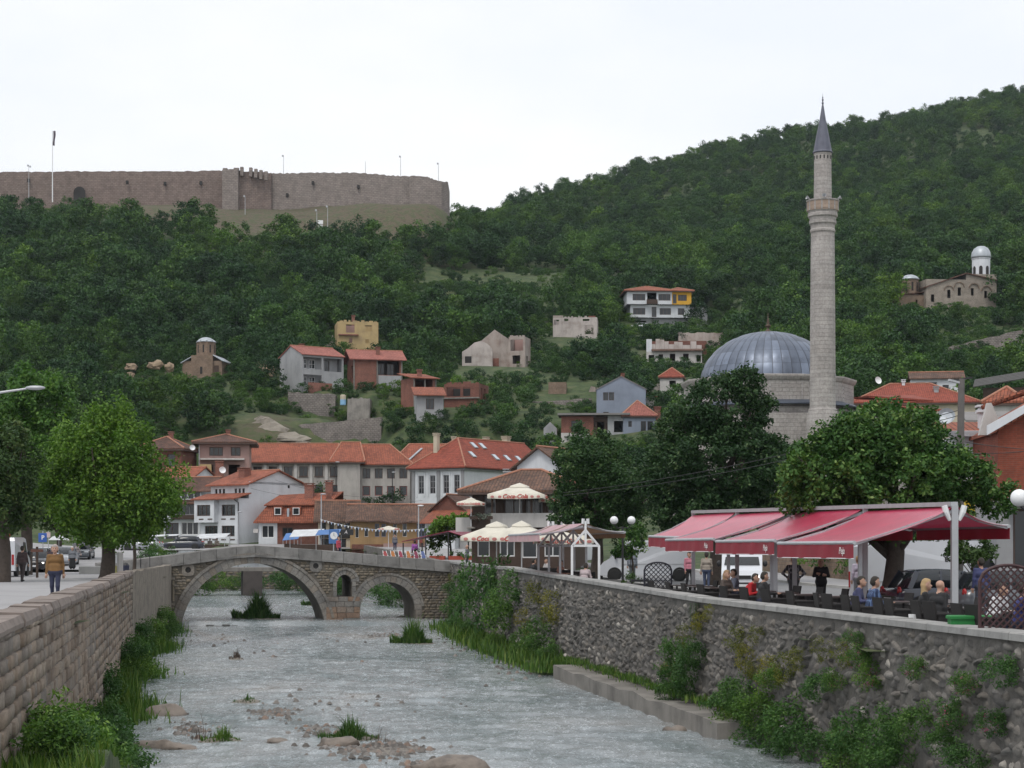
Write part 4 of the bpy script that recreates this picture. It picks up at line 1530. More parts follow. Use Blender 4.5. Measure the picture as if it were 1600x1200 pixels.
MB().cbox(3.2, -0.08, 2.6, 3.45, 0.15, 4.0, 0.02).build('flue', R_tin, h.root)

# long school building in three wings
h = House('school_building', 'long weathered grey building with big terracotta hipped roofs and rows of dark windows', at(346, 800, 240), R(1), 'building')
k_ = 2800 / 240.0
opsA = rows_of(7, 2.2, 2.05, 4.75, 1.15, 1.35, 'b', 2, 1, True) + rows_of(7, 2.2, 2.05, 2.35, 1.15, 1.3, 'r', 1)
h.block(0, 0, 15.6, 9, -3, 6.6, C_school, front=opsA)
for i in range(7):
	h.box('pilaster', 1.55 + i * 2.05, -0.22, -1, 1.95 + i * 2.05, -0.002, 6.5, C_offwhite)
for z in (0.75, 1.75):
	h.box('band', -0.05, -0.14, z, 15.7, -0.002, z + 0.22, pm('pink_band', (0.33, 0.12, 0.12), 0.3, 2, 0.9))
h.block(15.6, -0.9, 18.6, 9, -3, 6.6, C_school, name='projecting_wall')
h.block(18.6, 0.2, 25.2, 9, -3, 6.3, C_school, front=rows_of(4, 0.25, 1.65, 4.5, 1.05, 1.35, 'b', 2) + rows_of(4, 0.25, 1.65, 2.2, 1.05, 1.3, 'r', 1), name='side_wing_wall')
h.block(25.2, 3.0, 34, 11, -3, 6.4, C_school, front=[(0.6, 1.0, 0.9, 2.9, 'r', 1), (2.4, 4.7, 1.0, 1.2, 'b', 2)], name='rear_wing_wall')
h.hip(0, 0, 15.6, 9, 6.6, 9.3, R_school, 0.6, hl=3.6, hr=0.9)
h.hip(15.0, -0.9, 18.8, 9, 6.62, 9.45, R_school, 0.5, hl=1.2, hr=1.0, name='centre_roof')
h.hip(18.5, 0.2, 25.2, 9, 6.32, 9.2, R_school, 0.5, hl=0.3, hr=3.4, name='side_roof')
h.hip(23.0, 3.0, 34.5, 13, 6.5, 9.45, R_school, 0.6, hl=2.4, hr=1, name='rear_roof')
mb = MB()
mb.bar((26.6, 6.5, 8.9), (24.6, 2.2, 6.75), 0.3, 0.12)
mb.build('valley_gutter', R_tin, h.root)
h.chimney(31.0, 7.0, 8.6, 10.6, 0.6, C_cream)
h.chimney(33.0, 8.5, 8.8, 10.3, 0.7, C_cream)
h.block(5.5, -1.2, 26, -0.25, -3, 0.5, C_pink, name='base_wall')

h = House('white_institution', 'white building with grey pilasters, tall windows and red roof with skylights', at(644, 792, 218), R(-35), 'building')
h.block(0, 0, 7.9, 18, -3, 4.55, C_white, front=[(0.95, 1.55, 0.85, 2.2, 'g', 2, 3), (2.7, 1.55, 0.85, 2.2, 'g', 2, 3), (4.75, 1.55, 0.85, 2.2, 'g', 2, 3), (6.35, 1.55, 0.85, 2.2, 'g', 2, 3)])
for x in (0.0, 3.85, 7.45):
	h.box('pilaster', x, -0.12, -1, x + 0.45, -0.002, 4.3, FR_g)
for x in (0.65, 1.85, 2.4, 3.6, 4.45, 5.65, 6.05, 7.25):
	h.box('window_trim', x, -0.07, 1.2, x + 0.16, -0.002, 4.2, C_white)
h.box('cornice', -0.3, -0.3, 4.3, 8.2, 18.3, 4.62, FR_g)
rf = h.hip(0, 0, 7.9, 18.0, 4.65, 8.3, R_red, 0.5)
# the ridge runs along the depth here
mb = MB()
x0, y0, x1, y1, ze, zr = -0.55, -0.55, 8.45, 18.55, 4.7, 8.45
E, G = (3.95, 4.0, zr), (3.95, 18.3, zr)
A_, B_, C_, D_ = (x0, y0, ze), (x1, y0, ze), (x1, y1, ze), (x0, y1, ze)
for p in ([A_, B_, E], [B_, C_, G, E], [D_, A_, E, G], [C_, D_, G]):
	mb.slab(p, 0.14)
rf.data = mb.mesh('roof', R_red)
for ch in list(rf.children):
	if ch.name.startswith('ridge_cap'):
		bpy.data.objects.remove(ch)
h.caps(rf, [(E, G), (A_, E), (B_, E)])
sl = math.atan2(zr - ze, x1 - 3.95)
for (t_, yy) in [(0.24, 2.8 + 3.0), (0.24, 7.6), (0.58, 3.4), (0.62, 8.0), (0.62, 10.5), (0.62, 13.0), (0.62, 15.5)]:
	x = 3.95 + (x1 - 3.95) * t_
	z = zr + (ze - zr) * t_
	mb = MB()
	mb.box(-0.55, -0.38, -0.03, 0.55, 0.38, 0.1)
	o = mb.build('skylight', FR_g, rf, loc=(x, yy, z + 0.02), rot=(0, sl, 0))
	MB().box(-0.47, -0.3, 0.101, 0.47, 0.3, 0.12).build('pane', pm('skylight_glass', (0.55, 0.6, 0.65), 0.1, 1, 0.08, metal=0.6), o)
h.chimney(2.2, 2.0, 6.0, 9.0, 0.55, C_cream)
h.chimney(1.0, 14.0, 6.0, 9.2, 0.55, C_cream)
h.chimney(2.0, 17.0, 6.0, 9.4, 0.8, C_cream)

h = House('cream_shop_house', 'cream shop house with dark brown tiled roof and narrow black windows by the ochre house', at(497, 862, 192), R(3))
h.block(0, 0, 3.7, 5, -2, 3.5, C_cream, front=rows_of(4, 0.35, 0.85, 2.0, 0.5, 1.25, 'b', 1) + [(0.4, -0.2, 2.6, 1.6, 'b', 3)])
h.gable_x(-0.2, 0, 4.2, 5.5, 3.5, 5.4, R_old, 0.6, 0.3)
h.box('shop_fascia', 0.2, -0.16, 1.45, 3.4, -0.01, 1.8, M_dark)

h = House('ochre_house', 'long ochre house with sagging old tiled roof and small blue framed windows', at(547, 864, 188), R(2))
h.block(0, 0, 9.3, 6, -2, 3.5, C_ochre, front=[(0.55, 1.6, 0.35, 1.2, 'w', 1), (1.5, 1.7, 0.4, 1.0, 'w', 1), (2.6, 1.7, 0.45, 1.35, 'u', 1), (3.3, 1.7, 0.45, 1.35, 'u', 1), (4.5, 1.7, 0.4, 1.4, 'w', 1), (5.5, 1.7, 0.45, 1.5, 'w', 1),
												  (7.0, 1.7, 0.9, 1.4, 'u', 2, 2), (8.4, 1.7, 0.75, 1.4, 'u', 2, 2)], name='upper_wall')
h.block(3.5, -0.3, 9.2, -0.02, -2, 1.0, C_pink, front=[(0.3, -1.0, 0.8, 1.5, 'w', 1), (1.5, -1.0, 1.5, 1.6, 'b', 2), (3.6, -1.2, 1.3, 1.9, 'd')], name='shop_front')
h.block(0.2, -0.3, 3.4, -0.02, -2, 0.9, C_brickd, front=[(0.3, -1.2, 2.6, 1.6, 'v')], name='shop_arcade')
mb = MB()
n = 24
for i in range(n):
	xa, xb = -0.5 + 10.4 * i / n, -0.5 + 10.4 * (i + 1) / n
	dz = lambda x: 0.12 * math.sin(x * 0.9) + 0.06 * math.sin(x * 2.3)
	mb.slab([(xa, -0.7, 3.3 + dz(xa)), (xb, -0.7, 3.3 + dz(xb)), (xb, 3.0, 5.15 + dz(xb) * 0.6), (xa, 3.0, 5.15 + dz(xa) * 0.6)], 0.14)
	mb.slab([(xa, 3.0, 5.15 + dz(xa) * 0.6), (xb, 3.0, 5.15 + dz(xb) * 0.6), (xb, 6.5, 3.3), (xa, 6.5, 3.3)], 0.14)
rf = mb.build('roof', R_old, h.root)
h.caps(rf, [((-0.5, 3.0, 5.17), (9.9, 3.0, 5.17))])
h.box('shop_sign', 6.6, -0.55, 1.05, 7.6, -0.32, 1.45, FR_r)

h = House('orange_gable_shop', 'small white house with orange tiled roofs and one tall window behind the red awning', at(664, 866, 182), R(-22))
h.block(0, 0, 3.3, 5, -2, 3.3, C_white, front=[(1.6, 1.5, 0.55, 1.5, 'b', 1)], name='wall')
h.block(-0.4, 2.6, 3.2, 7.5, -2, 4.6, C_brickd, gable='y', zr=6.0, name='rear_wall')
h.gable_y(-0.4, 2.6, 3.2, 7.5, 4.6, 6.0, R_brown, 0.4, 0.35)
h.shed(-0.3, -0.8, 4.3, 2.8, 3.2, 4.6, R_orange)
h.block(3.4, 1.0, 6.0, 5, -2, 3.1, C_offwhite, front=[(0.5, 1.4, 0.8, 1.3, 'b', 1)], name='annex_wall')
h.shed(3.3, 0.4, 6.3, 5.2, 3.15, 4.3, R_old)

# cafe building on the river corner
h = House('cafe_building', 'two-storey cafe with dark timber upper floor, pale balcony parapet and old tiled roof', at(737, 874, 127), R(-10), 'cafe')
h.block(0, 0, 7.2, 7, -1, 2.55, M_wood, front=[(0.4, 0.2, 0.9, 1.9, 'w', 1), (2.0, 0.2, 1.1, 1.9, 'w', 2), (3.6, 0.1, 1.1, 2.0, 'w', 1), (5.2, 0.2, 1.2, 1.9, 'w', 2)], name='ground_wall')
h.block(-0.2, 1.2, 7.4, 7, 2.56, 4.75, M_wood, front=[(0.9, 3.0, 0.8, 1.5, 'g', 1), (2.3, 2.9, 1.4, 1.6, 'b', 2), (3.9, 2.9, 1.2, 1.6, 'g', 2), (5.4, 2.9, 1.7, 1.6, 'b', 2)], name='upper_wall')
h.box('balcony_floor', -1.0, -0.6, 2.28, 7.6, 1.2, 2.545, M_wood)
h.block(1.5, -0.75, 7.6, -0.55, 2.25, 3.25, C_offwhite, name='balcony_parapet')
h.block(-1.0, -0.75, 0.1, -0.55, 1.95, 2.95, C_offwhite, name='corner_parapet')
h.block(0.12, -0.72, 1.48, -0.6, 2.0, 2.9, M_wood, name='timber_parapet')
rf = h.hip(-0.4, 0.9, 7.6, 7.4, 4.75, 6.35, R_old, 0.7)
for x in (1.6, 4.4, 7.2):
	h.box('balcony_post', x - 0.07, -0.7, 3.25, x + 0.07, -0.56, 4.7, M_wood)
h = House('tiled_gable_house', 'white gabled house with streaked tile roof rising behind the cafe', at(808, 800, 142), R(-30))
h.block(0, 0, 4.0, 6, -4, 3.6, C_white, gable='y', zr=5.0, front=[(1.6, 2.4, 0.7, 0.9, 'b', 1)])
h.gable_y(0, 0, 4.0, 6, 3.6, 5.0, R_old, 0.5, 0.4)
h = House('brown_ridge_house', 'low brown tiled house with stubby grey chimney behind the cafe roof', at(766, 800, 148), R(-12))
h.block(0, 0, 4.6, 5, -4, 2.0, C_offwhite)
h.hip(0, 0, 4.6, 5, 2.0, 3.3, R_brown, 0.4)
h.chimney(1.2, 1.2, 2.3, 3.6, 0.5, C_grey)

# ---------------------------------------------------------------- hillside houses
h = House('grey_balcony_house', 'grey rendered house with orange roof and two-storey open verandas above the stone retaining wall', at(472, 607, 286), R(35))
h.block(0, 0, 7.6, 7.6, -2, 5.5, C_grey, front=[(0.25, 3.2, 3.3, 1.9, 'v'), (3.9, 3.0, 3.4, 2.1, 'v'), (0.25, 0.5, 3.3, 1.8, 'v')], gable='x', zr=7.1, t=0.3)
h.block(0.3, 1.5, 7.3, 1.7, -2, 5.4, C_grey, front=[(0.3, 3.4, 1.1, 1.5, 'w', 2, 2), (1.8, 3.4, 1.1, 1.5, 'w', 2, 2), (0.3, 0.7, 1.1, 1.4, 'w', 2, 2), (1.8, 0.7, 1.1, 1.4, 'w', 2, 2), (4.6, 3.0, 0.9, 1.9, 'b', 1)], name='recessed_wall')
h.gable_x(0, 0, 7.6, 7.6, 5.5, 7.1, R_pink, 0.3, 0.15)
h.block(0.3, -1.6, 4.6, -1.4, -2.5, 0.9, C_brick, name='garden_wall')
h.chimney(2.4, 4.6, 6.4, 7.7, 0.6)

h = House('brick_veranda_house', 'unrendered red brick house with pinkish roof and dark open veranda', at(553, 607, 290), R(14))
h.block(0, 0, 7.8, 7, -3, 4.9, C_brick, front=[(3.9, 2.3, 3.6, 2.3, 'v')], left=[(1.0, 1.8, 2.0, 2.0, 'v')], gable='x', zr=6.5, t=0.25)
h.block(4.0, -0.02, 7.8, 0.12, -3, 2.2, C_grey, name='grey_infill')
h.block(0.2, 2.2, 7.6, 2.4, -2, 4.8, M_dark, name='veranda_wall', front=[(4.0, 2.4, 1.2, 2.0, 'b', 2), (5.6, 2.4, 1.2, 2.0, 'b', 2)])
h.gable_x(0, 0, 7.8, 7, 4.9, 6.5, R_pink, 0.6, 0.8)
h.chimney(4.2, 1.6, 5.4, 7.0, 0.6)
for x in (-0.1, 3.7, 7.75):
	h.box('concrete_post', x, -0.14, -2, x + 0.2, -0.03, 4.7, M_conc)

h = House('yellow_ruin', 'roofless faded yellow two-storey ruin with missing windows and a chimney among trees', at(527, 548, 331), R(10), 'ruin')
h.block(0, 0, 7.6, 6.5, -2, 5.4, C_yellow, front=[(1.6, 3.4, 1.6, 1.5, 'v'), (5.1, 3.7, 1.3, 1.1, 'v'), (5.2, 1.5, 0.7, 0.7, 'v'), (2.2, 1.5, 0.6, 0.9, 'v')], left=[(2, 3.4, 1.2, 1.2, 'v')], inner=True, t=0.35)
h.block(1.5, 2.5, 4.0, 2.7, 0, 5.0, C_pink, name='inner_wall')
h.box('floor_slab', 0.2, -0.5, 2.85, 3.9, -0.02, 3.05, C_brick)
h.chimney(3.2, 3.0, 3.0, 7.0, 0.55)
h.rubble(0.2, 7.4, 0, 5.4, 9, C_yellow)
h = House('ochre_ruin_stub', 'small broken stone ruin stub beside the roofless yellow ruin', at(507, 545, 333), R(10), 'ruin')
mb = MB()
mb.prism([(0, 0, -1), (1.8, 0, -1), (1.8, 0, 1.5), (1.5, 0, 2.6), (1.0, 0, 1.2), (0, 0, 0.6)], (0, 0.5, 0))
mb.build('wall', C_ruin, h.root)

h = House('brick_side_house', 'tall half-built red brick house with orange roof and open concrete frame', at(646, 642, 276), R(24))
h.block(0, 0, 3.7, 5.5, -3, 5.2, C_brick, front=[(0.3, 3.0, 2.9, 1.9, 'v'), (0.3, 0.3, 1.4, 2.2, 'v')], t=0.3)
h.shed(-0.6, -0.6, 4.2, 5.8, 5.1, 6.3, R_orange)
h.chimney(1.6, 1.6, 5.2, 6.6, 0.6)
for x in (-0.02, 1.75, 3.55):
	h.box('concrete_post', x, -0.16, -2, x + 0.2, -0.02, 5.0, M_conc)
h = House('low_orange_house', 'low grey house with a single orange tile slope in front of brick frame house', at(651, 650, 266), R(8))
h.block(0, 0, 4.0, 4, -8, 3.2, C_grey, front=[(1.4, 1.0, 1.2, 1.6, 'b', 2)])
h.shed(-0.5, -0.8, 4.4, 4.2, 3.1, 4.7, R_orange)
h = House('brick_ruin', 'roofless dark red brick ruin with empty openings', at(694, 640, 275), R(-16), 'ruin')
h.block(0, 0, 5.6, 5, -3, 3.9, C_brickd, front=[(0.4, 2.0, 2.2, 1.4, 'v'), (3.0, 2.0, 1.2, 1.4, 'v')], right=[(0.9, 1.4, 0.8, 1.9, 'v'), (2.6, 1.4, 0.8, 1.9, 'v')], inner=True, t=0.3)
h.box('floor_slab', -0.1, -0.3, 1.6, 5.7, -0.02, 1.8, M_conc)
h.rubble(0.1, 5.5, 0, 3.9, 8, C_brickd, 0.3)
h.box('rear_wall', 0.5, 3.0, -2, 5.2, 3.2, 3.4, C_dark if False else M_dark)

h = House('pale_gable_ruin', 'pale ruined house wall with rounded broken gable top', at(722, 585, 317), R(-6), 'ruin')
mb = MB()
mb.prism([(0, 0, -2), (5.4, 0, -2), (5.4, 0, 4.4), (4.6, 0, 5.3), (3.4, 0, 5.9), (2.2, 0, 5.6), (1.0, 0, 4.6), (0, 0, 4.0)], (0, 0.5, 0))
mb.build('wall', C_ruinw, h.root)
h.box('window_dark_panel', 0.5, -0.012, 2.0, 1.7, 0.1, 3.2, M_dark)  # dark slab painted as the shade of an empty window
h = House('gabled_brick_ruin', 'tall ruined brick gable with open side block and empty windows', at(749, 593, 319), R(-14), 'ruin')
mb = MB()
mb.prism([(0, 0, -2), (5.4, 0, -2), (5.4, 0, 7.0), (4.2, 0, 7.8), (2.8, 0, 8.8), (1.4, 0, 7.7), (0, 0, 6.6)], (0, 0.45, 0))
mb.build('gable_wall', C_ruin, h.root)
h.box('brick_patch', 0.9, -0.05, -1, 3.6, -0.002, 3.7, C_brick)
h.block(5.42, -0.2, 8.4, 4, -3, 7.4, C_ruin, front=[(0.35, 4.9, 2.3, 2.0, 'v'), (0.7, 2.6, 1.4, 1.5, 'v'), (0.6, 0.4, 0.8, 0.7, 'v')], right=[(1, 2.6, 1.3, 1.5, 'v')], inner=True, t=0.35, name='side_block')
h.box('pink_inner_wall', 5.8, 2.6, 4.4, 8.0, 2.8, 7.2, C_pink)
h.box('floor_slab', 5.5, -0.1, 4.4, 8.3, 3.9, 4.6, M_conc)
h.rubble(5.5, 8.3, -0.2, 7.4, 5, C_ruin)

h = House('stone_block_ruin', 'weathered roofless stone house shell alone on the grassy slope', at(864, 530, 350), R(-5), 'ruin')
mb = MB()
h.block(0, 0, 8.6, 6, -4, 4.2, C_ruinw, front=[(6.2, 0.9, 1.7, 1.8, 'v'), (0.3, 2.8, 0.9, 1.0, 'v'), (2.2, 3.0, 0.8, 1.0, 'v'), (5.8, 3.0, 1.3, 0.9, 'v')], inner=True, t=0.4)
h.rubble(2.2, 6.6, 0, 4.2, 7, C_ruinw)
h.box('broken_coping', 0.0, -0.02, 4.2, 2.0, 0.35, 4.6, C_ruin)
h.box('broken_coping', 6.9, -0.02, 4.2, 8.3, 0.35, 4.45, C_brick)

h = House('white_yellow_villa', 'white villa with saffron yellow wing, rows of dark windows and low orange roofs', at(979, 512, 382), R(3), 'villa')
h.block(0.8, 0.8, 13.6, 8, -4, 2.2, C_grey, front=[(1.2, 0.0, 2.3, 1.6, 'v')], name='garage_wall')
h.block(0.8, 0.0, 13.6, 8, 2.2, 4.9, C_white, front=[(0.6, 2.8, 2.6, 1.4, 'b', 3), (4.6, 2.3, 1.0, 2.2, 'b', 1), (6.3, 2.8, 2.4, 1.4, 'b', 3), (10.2, 2.8, 1.4, 1.4, 'b', 2)], name='middle_wall')
h.block(0.0, -0.9, 9.6, 8, 4.92, 7.7, C_white, front=[(1.2, 5.7, 2.7, 1.4, 'b', 3), (6.7, 5.7, 2.6, 1.4, 'b', 3), (4.3, 5.1, 2.0, 2.3, 'v')], name='upper_wall')
h.block(9.62, -0.7, 13.8, 8, 4.92, 7.7, C_saffron, front=[(0.2, 5.1, 0.8, 2.0, 'b', 1), (1.3, 5.7, 1.9, 1.3, 'b', 3)], name='yellow_wall')
h.box('balcony_rail', 4.2, -1.3, 4.95, 6.5, -0.92, 5.9, M_wood)
h.hip(0, -0.9, 9.6, 8, 7.7, 9.2, R_orange, 0.7)
h.hip(9.3, -0.7, 13.8, 8, 7.72, 9.0, R_orange, 0.6, name='side_roof')
h.block(13.7, 1, 17.5, 7, -3, 4.6, C_grey, name='annex_wall')

h = House('roofless_white_ruin', 'long white ruined house with broken upper wall and dark windows below the villa', at(1010, 572, 324), R(-4), 'ruin')
h.block(0, 0, 10, 6, -4, 2.6, C_offwhite, front=[(0.4, -0.6, 1.0, 2.6, 'v'), (2.2, 0.5, 0.8, 1.6, 'v'), (4.2, 0.9, 1.0, 1.3, 'v'), (6.6, 0.9, 1.0, 1.3, 'v'), (9.0, 0.7, 0.8, 1.2, 'v')])
h.shed(0.9, -0.7, 10.2, 1.2, 2.75, 3.2, R_old)
mb = MB()
x = 0.0
rr = random.Random(31)
while x < 10:
	w = rr.uniform(0.7, 1.4)
	if rr.random() > 0.18:
		mb.box(x, 1.3, 2.6, min(10, x + w * 0.95), 1.7, 3.4 + rr.uniform(0.5, 2.0) * (1 if x < 6 else 0.6))
	x += w
mb.build('broken_upper_wall', C_ruinw, h.root)
h.box('white_pier', 0.0, 1.2, 2.6, 1.0, 1.28, 5.0, C_white)
h.block(0.2, 4.5, 11, 5, 0, 5.0, C_brickd, name='rear_wall')

h = House('red_pyramid_house', 'small house with dark red pyramid roof half hidden by shrubs', at(1031, 607, 283), R(-8))
h.block(0, 0, 3.6, 4, -3, 1.7, C_offwhite, front=[(1.5, 0.2, 1.0, 1.0, 'v')])
h.hip(0, 0, 3.6, 4, 1.7, 3.3, R_red, 0.25)
h.block(-1.8, 0.5, 0, 3, -3, 0.8, C_ruinw, name='side_wall')

h = House('brown_cube_house', 'windowless brown stone cube among ivy covered ruins', at(857, 629, 284), R(-4), 'ruin')
h.block(0, 0, 2.8, 3, -3, 3.2, C_chstone, inner=True, t=0.4)
h = House('ivy_wall_ruin', 'low broken stone garden wall with white patch beside brown cube', at(888, 632, 284), R(0), 'ruin')
mb = MB()
mb.prism([(0, 0, -2), (5.0, 0, -2), (5.0, 0, 2.6), (3.6, 0, 2.9), (3.0, 0, 1.4), (1.6, 0, 1.2), (0, 0, 1.7)], (0, 0.4, 0))
mb.build('wall', C_ruin, h.root)
h.box('plaster_patch', 1.7, -0.03, 0.3, 2.9, -0.002, 1.2, C_white)

h = House('blue_grey_house', 'blue-grey gabled house with a single pair of windows', at(932, 650, 266), R(-4))
h.block(0, 0, 7.3, 7, -3, 3.9, C_bluegrey, front=[(1.0, 2.3, 0.75, 1.2, 'b', 1), (1.85, 2.3, 0.75, 1.2, 'b', 1), (1.0, 0.1, 0.8, 0.5, 'b', 2)], gable='y', zr=5.8)
h.gable_y(0, 0, 7.3, 7, 3.9, 5.8, R_felt, 0.15, 0.12)
h.block(7.32, 1.5, 8.6, 6, -3, 3.0, C_offwhite, name='side_wall')
h.shed(7.2, 1.2, 9.0, 6, 3.0, 3.4, R_pink)
h.chimney(3.9, 0.8, 5.4, 6.4, 0.45)

h = House('flat_roof_house', 'long low house with grey flat roof, brick end and open window holes', at(877, 690, 256), R(-4))
h.block(0, 0, 4.6, 5, -3, 3.6, C_brick, front=[(1.4, 1.4, 1.6, 1.6, 'b', 2)], t=0.3)
h.block(0.0, -0.6, 4.0, -0.42, -3, 1.2, C_offwhite, name='balcony_wall')
h.block(4.62, 0.3, 6.6, 5, -3, 3.6, M_wood, front=[(0.5, 0.4, 1.0, 2.4, 'v')], name='recessed_wall')
h.block(6.62, -0.1, 9.4, 5, -3, 3.7, C_grey, front=[(0.9, 1.3, 1.3, 1.6, 'v')], name='grey_wall')
h.box('roof', -0.5, -0.9, 3.72, 9.8, 5.4, 4.0, R_felt)
h.block(-2.6, 1.2, -0.7, 4.0, -3, 2.0, C_grey, name='shed_wall', gable='y', zr=2.9)

h = House('red_peak_house', 'grey house with steep pinkish pyramid roof and black framed windows', at(974, 690, 255), R(3))
h.block(0, 0, 4.6, 5, -3, 3.6, C_bluegrey, front=[(0.7, 2.1, 0.5, 0.8, 'b', 1), (2.5, 1.3, 0.75, 1.6, 'b', 1), (3.45, 1.3, 0.75, 1.6, 'b', 1)])
h.hip(0, 0, 4.6, 5, 3.6, 5.9, R_pink, 0.3)
h.box('red_sill_band', 1.0, -0.25, 0.2, 4.0, -0.01, 0.5, FR_r)
h.chimney(5.2, 2.4, 1.0, 5.2, 0.8)

# ---------------------------------------------------------------- right-hand town
h = House('long_red_roof_house', 'long cream house with red hipped roof beyond the mosque garden trees', at(1335, 700, 206), R(-6))
h.block(0, 0, 13.6, 9, -4, 5.1, C_cream, front=[(3.0, 2.4, 1.1, 1.6, 'b', 1), (5.4, 2.4, 1.1, 1.6, 'b', 1), (7.8, 2.6, 0.9, 1.3, 'b', 1), (9.3, 2.4, 1.0, 1.5, 'b', 1), (11.6, 1.2, 0.5, 2.4, 'b', 1)])
h.hip(0, 0, 13.6, 9, 5.1, 7.6, R_red, 0.5)
h.chimney(9.5, 2.2, 5.8, 7.2, 0.5, C_grey)
h.chimney(6.0, 4.2, 7.0, 8.2, 0.35, C_white)
h = House('hill_white_house', 'small white house with weathered brown roof above the long red roof', at(1424, 620, 236), R(-10))
h.block(0, 0, 6.6, 5, -4, 2.4, C_white, front=[(0.6, 1.0, 1.2, 0.9, 'g', 2), (2.2, 1.0, 1.1, 0.9, 'g', 2), (4.0, 0.6, 0.8, 0.9, 'b', 1)])
h.gable_x(0, 0, 6.6, 5, 2.4, 3.3, R_old, 0.4, 0.3)
h = House('timber_shed', 'dark timber shed with long sloping plank roof above the brick house', at(1536, 640, 150), R(-16), 'shed')
h.block(0, 0, 9, 4, -4, 1.8, M_wood)
mb = MB()
for i in range(5):
	mb.slab([(-0.8, -0.6 + i * 1.1, 1.9 + i * 0.22), (9.5, -0.6 + i * 1.1, 3.4 + i * 0.22), (9.5, 0.45 + i * 1.1, 3.6 + i * 0.22), (-0.8, 0.45 + i * 1.1, 2.1 + i * 0.22)], 0.08)
mb.build('roof', pm('grey_plank', (0.06, 0.058, 0.055), 0.3, 2, 0.9), h.root)
h = House('orange_slope_house', 'small house with bright orange tile slope behind the brick gable', at(1540, 640, 128), R(-20))
h.block(0, 0, 2.6, 4, -4, 0.4, C_offwhite)
h.hip(0, 0, 2.6, 4, 0.4, 1.6, R_orange, 0.3)
h = House('grey_roof_cabin', 'brown timber cabin with grey ridge roof beyond the street lamp pole', at(1516, 670, 108), R(-8))
h.block(0, 0, 3.6, 3, -3, 0.5, M_wood, front=[(0.2, -0.2, 0.5, 0.5, 'w', 1)])
h.shed(-0.3, -0.4, 3.9, 3, 0.5, 1.25, R_felt)

h = House('brick_gable_house', 'red brick gable house with white bargeboard on the terrace street', at(1557, 880, 66), R(-4))
h.block(0, 0, 6.5, 7, -1, 2.3, C_grey, front=[(0.6, -0.2, 1.4, 2.2, 'b', 1), (2.6, 0.2, 2.4, 1.8, 'b', 2)], name='ground_wall')
h.block(0.06, 0.06, 6.44, 7, 2.3, 4.9, C_brickr, gable='y', zr=6.7, name='brick_wall')
rf = h.gable_y(0, 0, 6.5, 7, 4.85, 6.75, R_orange, 0.1, 0.25)
mb = MB()
mb.prism([(-0.4, -0.35, 4.7), (-0.4, -0.35, 5.05), (3.25, -0.35, 7.1), (3.25, -0.35, 6.85)], (0, 0.12, 0))
mb.build('bargeboard', C_white, h.root)
mb = MB()
mb.prism([(-0.4, 1.2, 4.8), (0.35, 1.2, 4.8), (0.35, 1.2, 5.3), (0.05, 1.2, 6.0), (-0.1, 1.2, 6.0)], (0, 0.3, 0))
mb.build('white_gable', C_offwhite, h.root)
mb = MB()
for i in range(9):
	for j in range(16):
		x0 = 0.5 + i * 0.3
		y0 = 0.2 + j * 0.28
		z = 6.1 + 0.1 * i
		mb.tube([(x0 - 0.18, y0 + 0.14, z - 0.02), (x0 + 0.16, y0 + 0.14, z + 0.09)], 0.1, 6)
mb.build('tile_rows', R_orange, h.root)['kind'] = 'stuff'
h.box('shop_canopy', 0.3, -0.9, 2.15, 3.2, -0.02, 2.4, M_greymetal)

h = House('white_corner_house', 'narrow white house with orange tiles and grey roof edge beside the brick gable', at(1494, 888, 71), R(-5))
h.block(0, 0, 1.58, 6, -1, 5.3, C_white, front=[(0.25, 0.2, 0.8, 1.9, 'b', 1)])
h.shed(-0.9, -0.4, 1.5, 3, 5.4, 6.0, R_orange)
h.box('roof_edge', -0.9, -0.5, 5.2, 1.3, -0.38, 5.42, M_greymetal)
h.chimney(1.2, 0.6, 5.3, 6.5, 0.45, C_white)
mb = MB()
mb.box(0.25, -0.7, 2.0, 0.9, -0.05, 2.75)
mb.build('yellow_sign', pm('sign_yellow', (0.65, 0.45, 0.02), 0.1, 2, 0.5), h.root)
mb = MB()
mb.lathe([(0.02, 0), (0.25, 0.05), (0.36, 0.16)], 14, cap=False)
mb.build('satellite_dish', R_tin, h.root, loc=(-0.5, -0.8, 5.9), rot=(R(60), R(-30), 0))

# low stone wall with hedge across the road
lw_ = empty('roadside_wall', (RWX(80) + 20.8, 80, -0.4), 0, 'dark roughcast stone wall along the far side of the terrace street', 'wall')
mb = MB()
for y0 in range(-34, 40, 6):
	xa, xb = RWX(80 + y0) - RWX(80), RWX(86 + y0) - RWX(80)
	mb.prism([(xa, y0, -0.6), (xa + 0.4, y0, -0.6), (xa + 0.4, y0, 1.9 + 0.01 * y0), (xa, y0, 1.9 + 0.01 * y0)], (xb - xa, 6, 0.06))
mb.build('wall_face', C_chstone, lw_)

# ================================================================== MOSQUE
mo = empty('mosque', at(1200, 740, 182), R(4), 'old stone mosque with large ribbed lead dome behind the linden trees', 'mosque')
zb = mo.location.z


def mz(py):
	return hz(py, 182) - zb


mb = MB()
mb.lathe([(8.9, -6), (8.9, mz(645)), (8.6, mz(642)), (8.6, mz(640))], 8, a0=R(22.5))
mb.build('prayer_hall', C_mstone, mo)
mb = MB()
mb.lathe([(8.55, mz(640)), (8.55, mz(606)), (8.7, mz(604)), (8.85, mz(600)), (8.85, mz(597)), (7.2, mz(594))], 12, a0=R(15))
mb.build('drum', C_mstone, mo)
mb = MB()
mb.lathe([(9.2, mz(641)), (9.2, mz(639)), (8.5, mz(634))], 12, a0=R(15))
mb.build('drum_ledge', R_lead, mo)
# dome: shell plus separate lead sheets
DR, DB, DT = 6.85, mz(600), mz(519)
DH = DT - DB


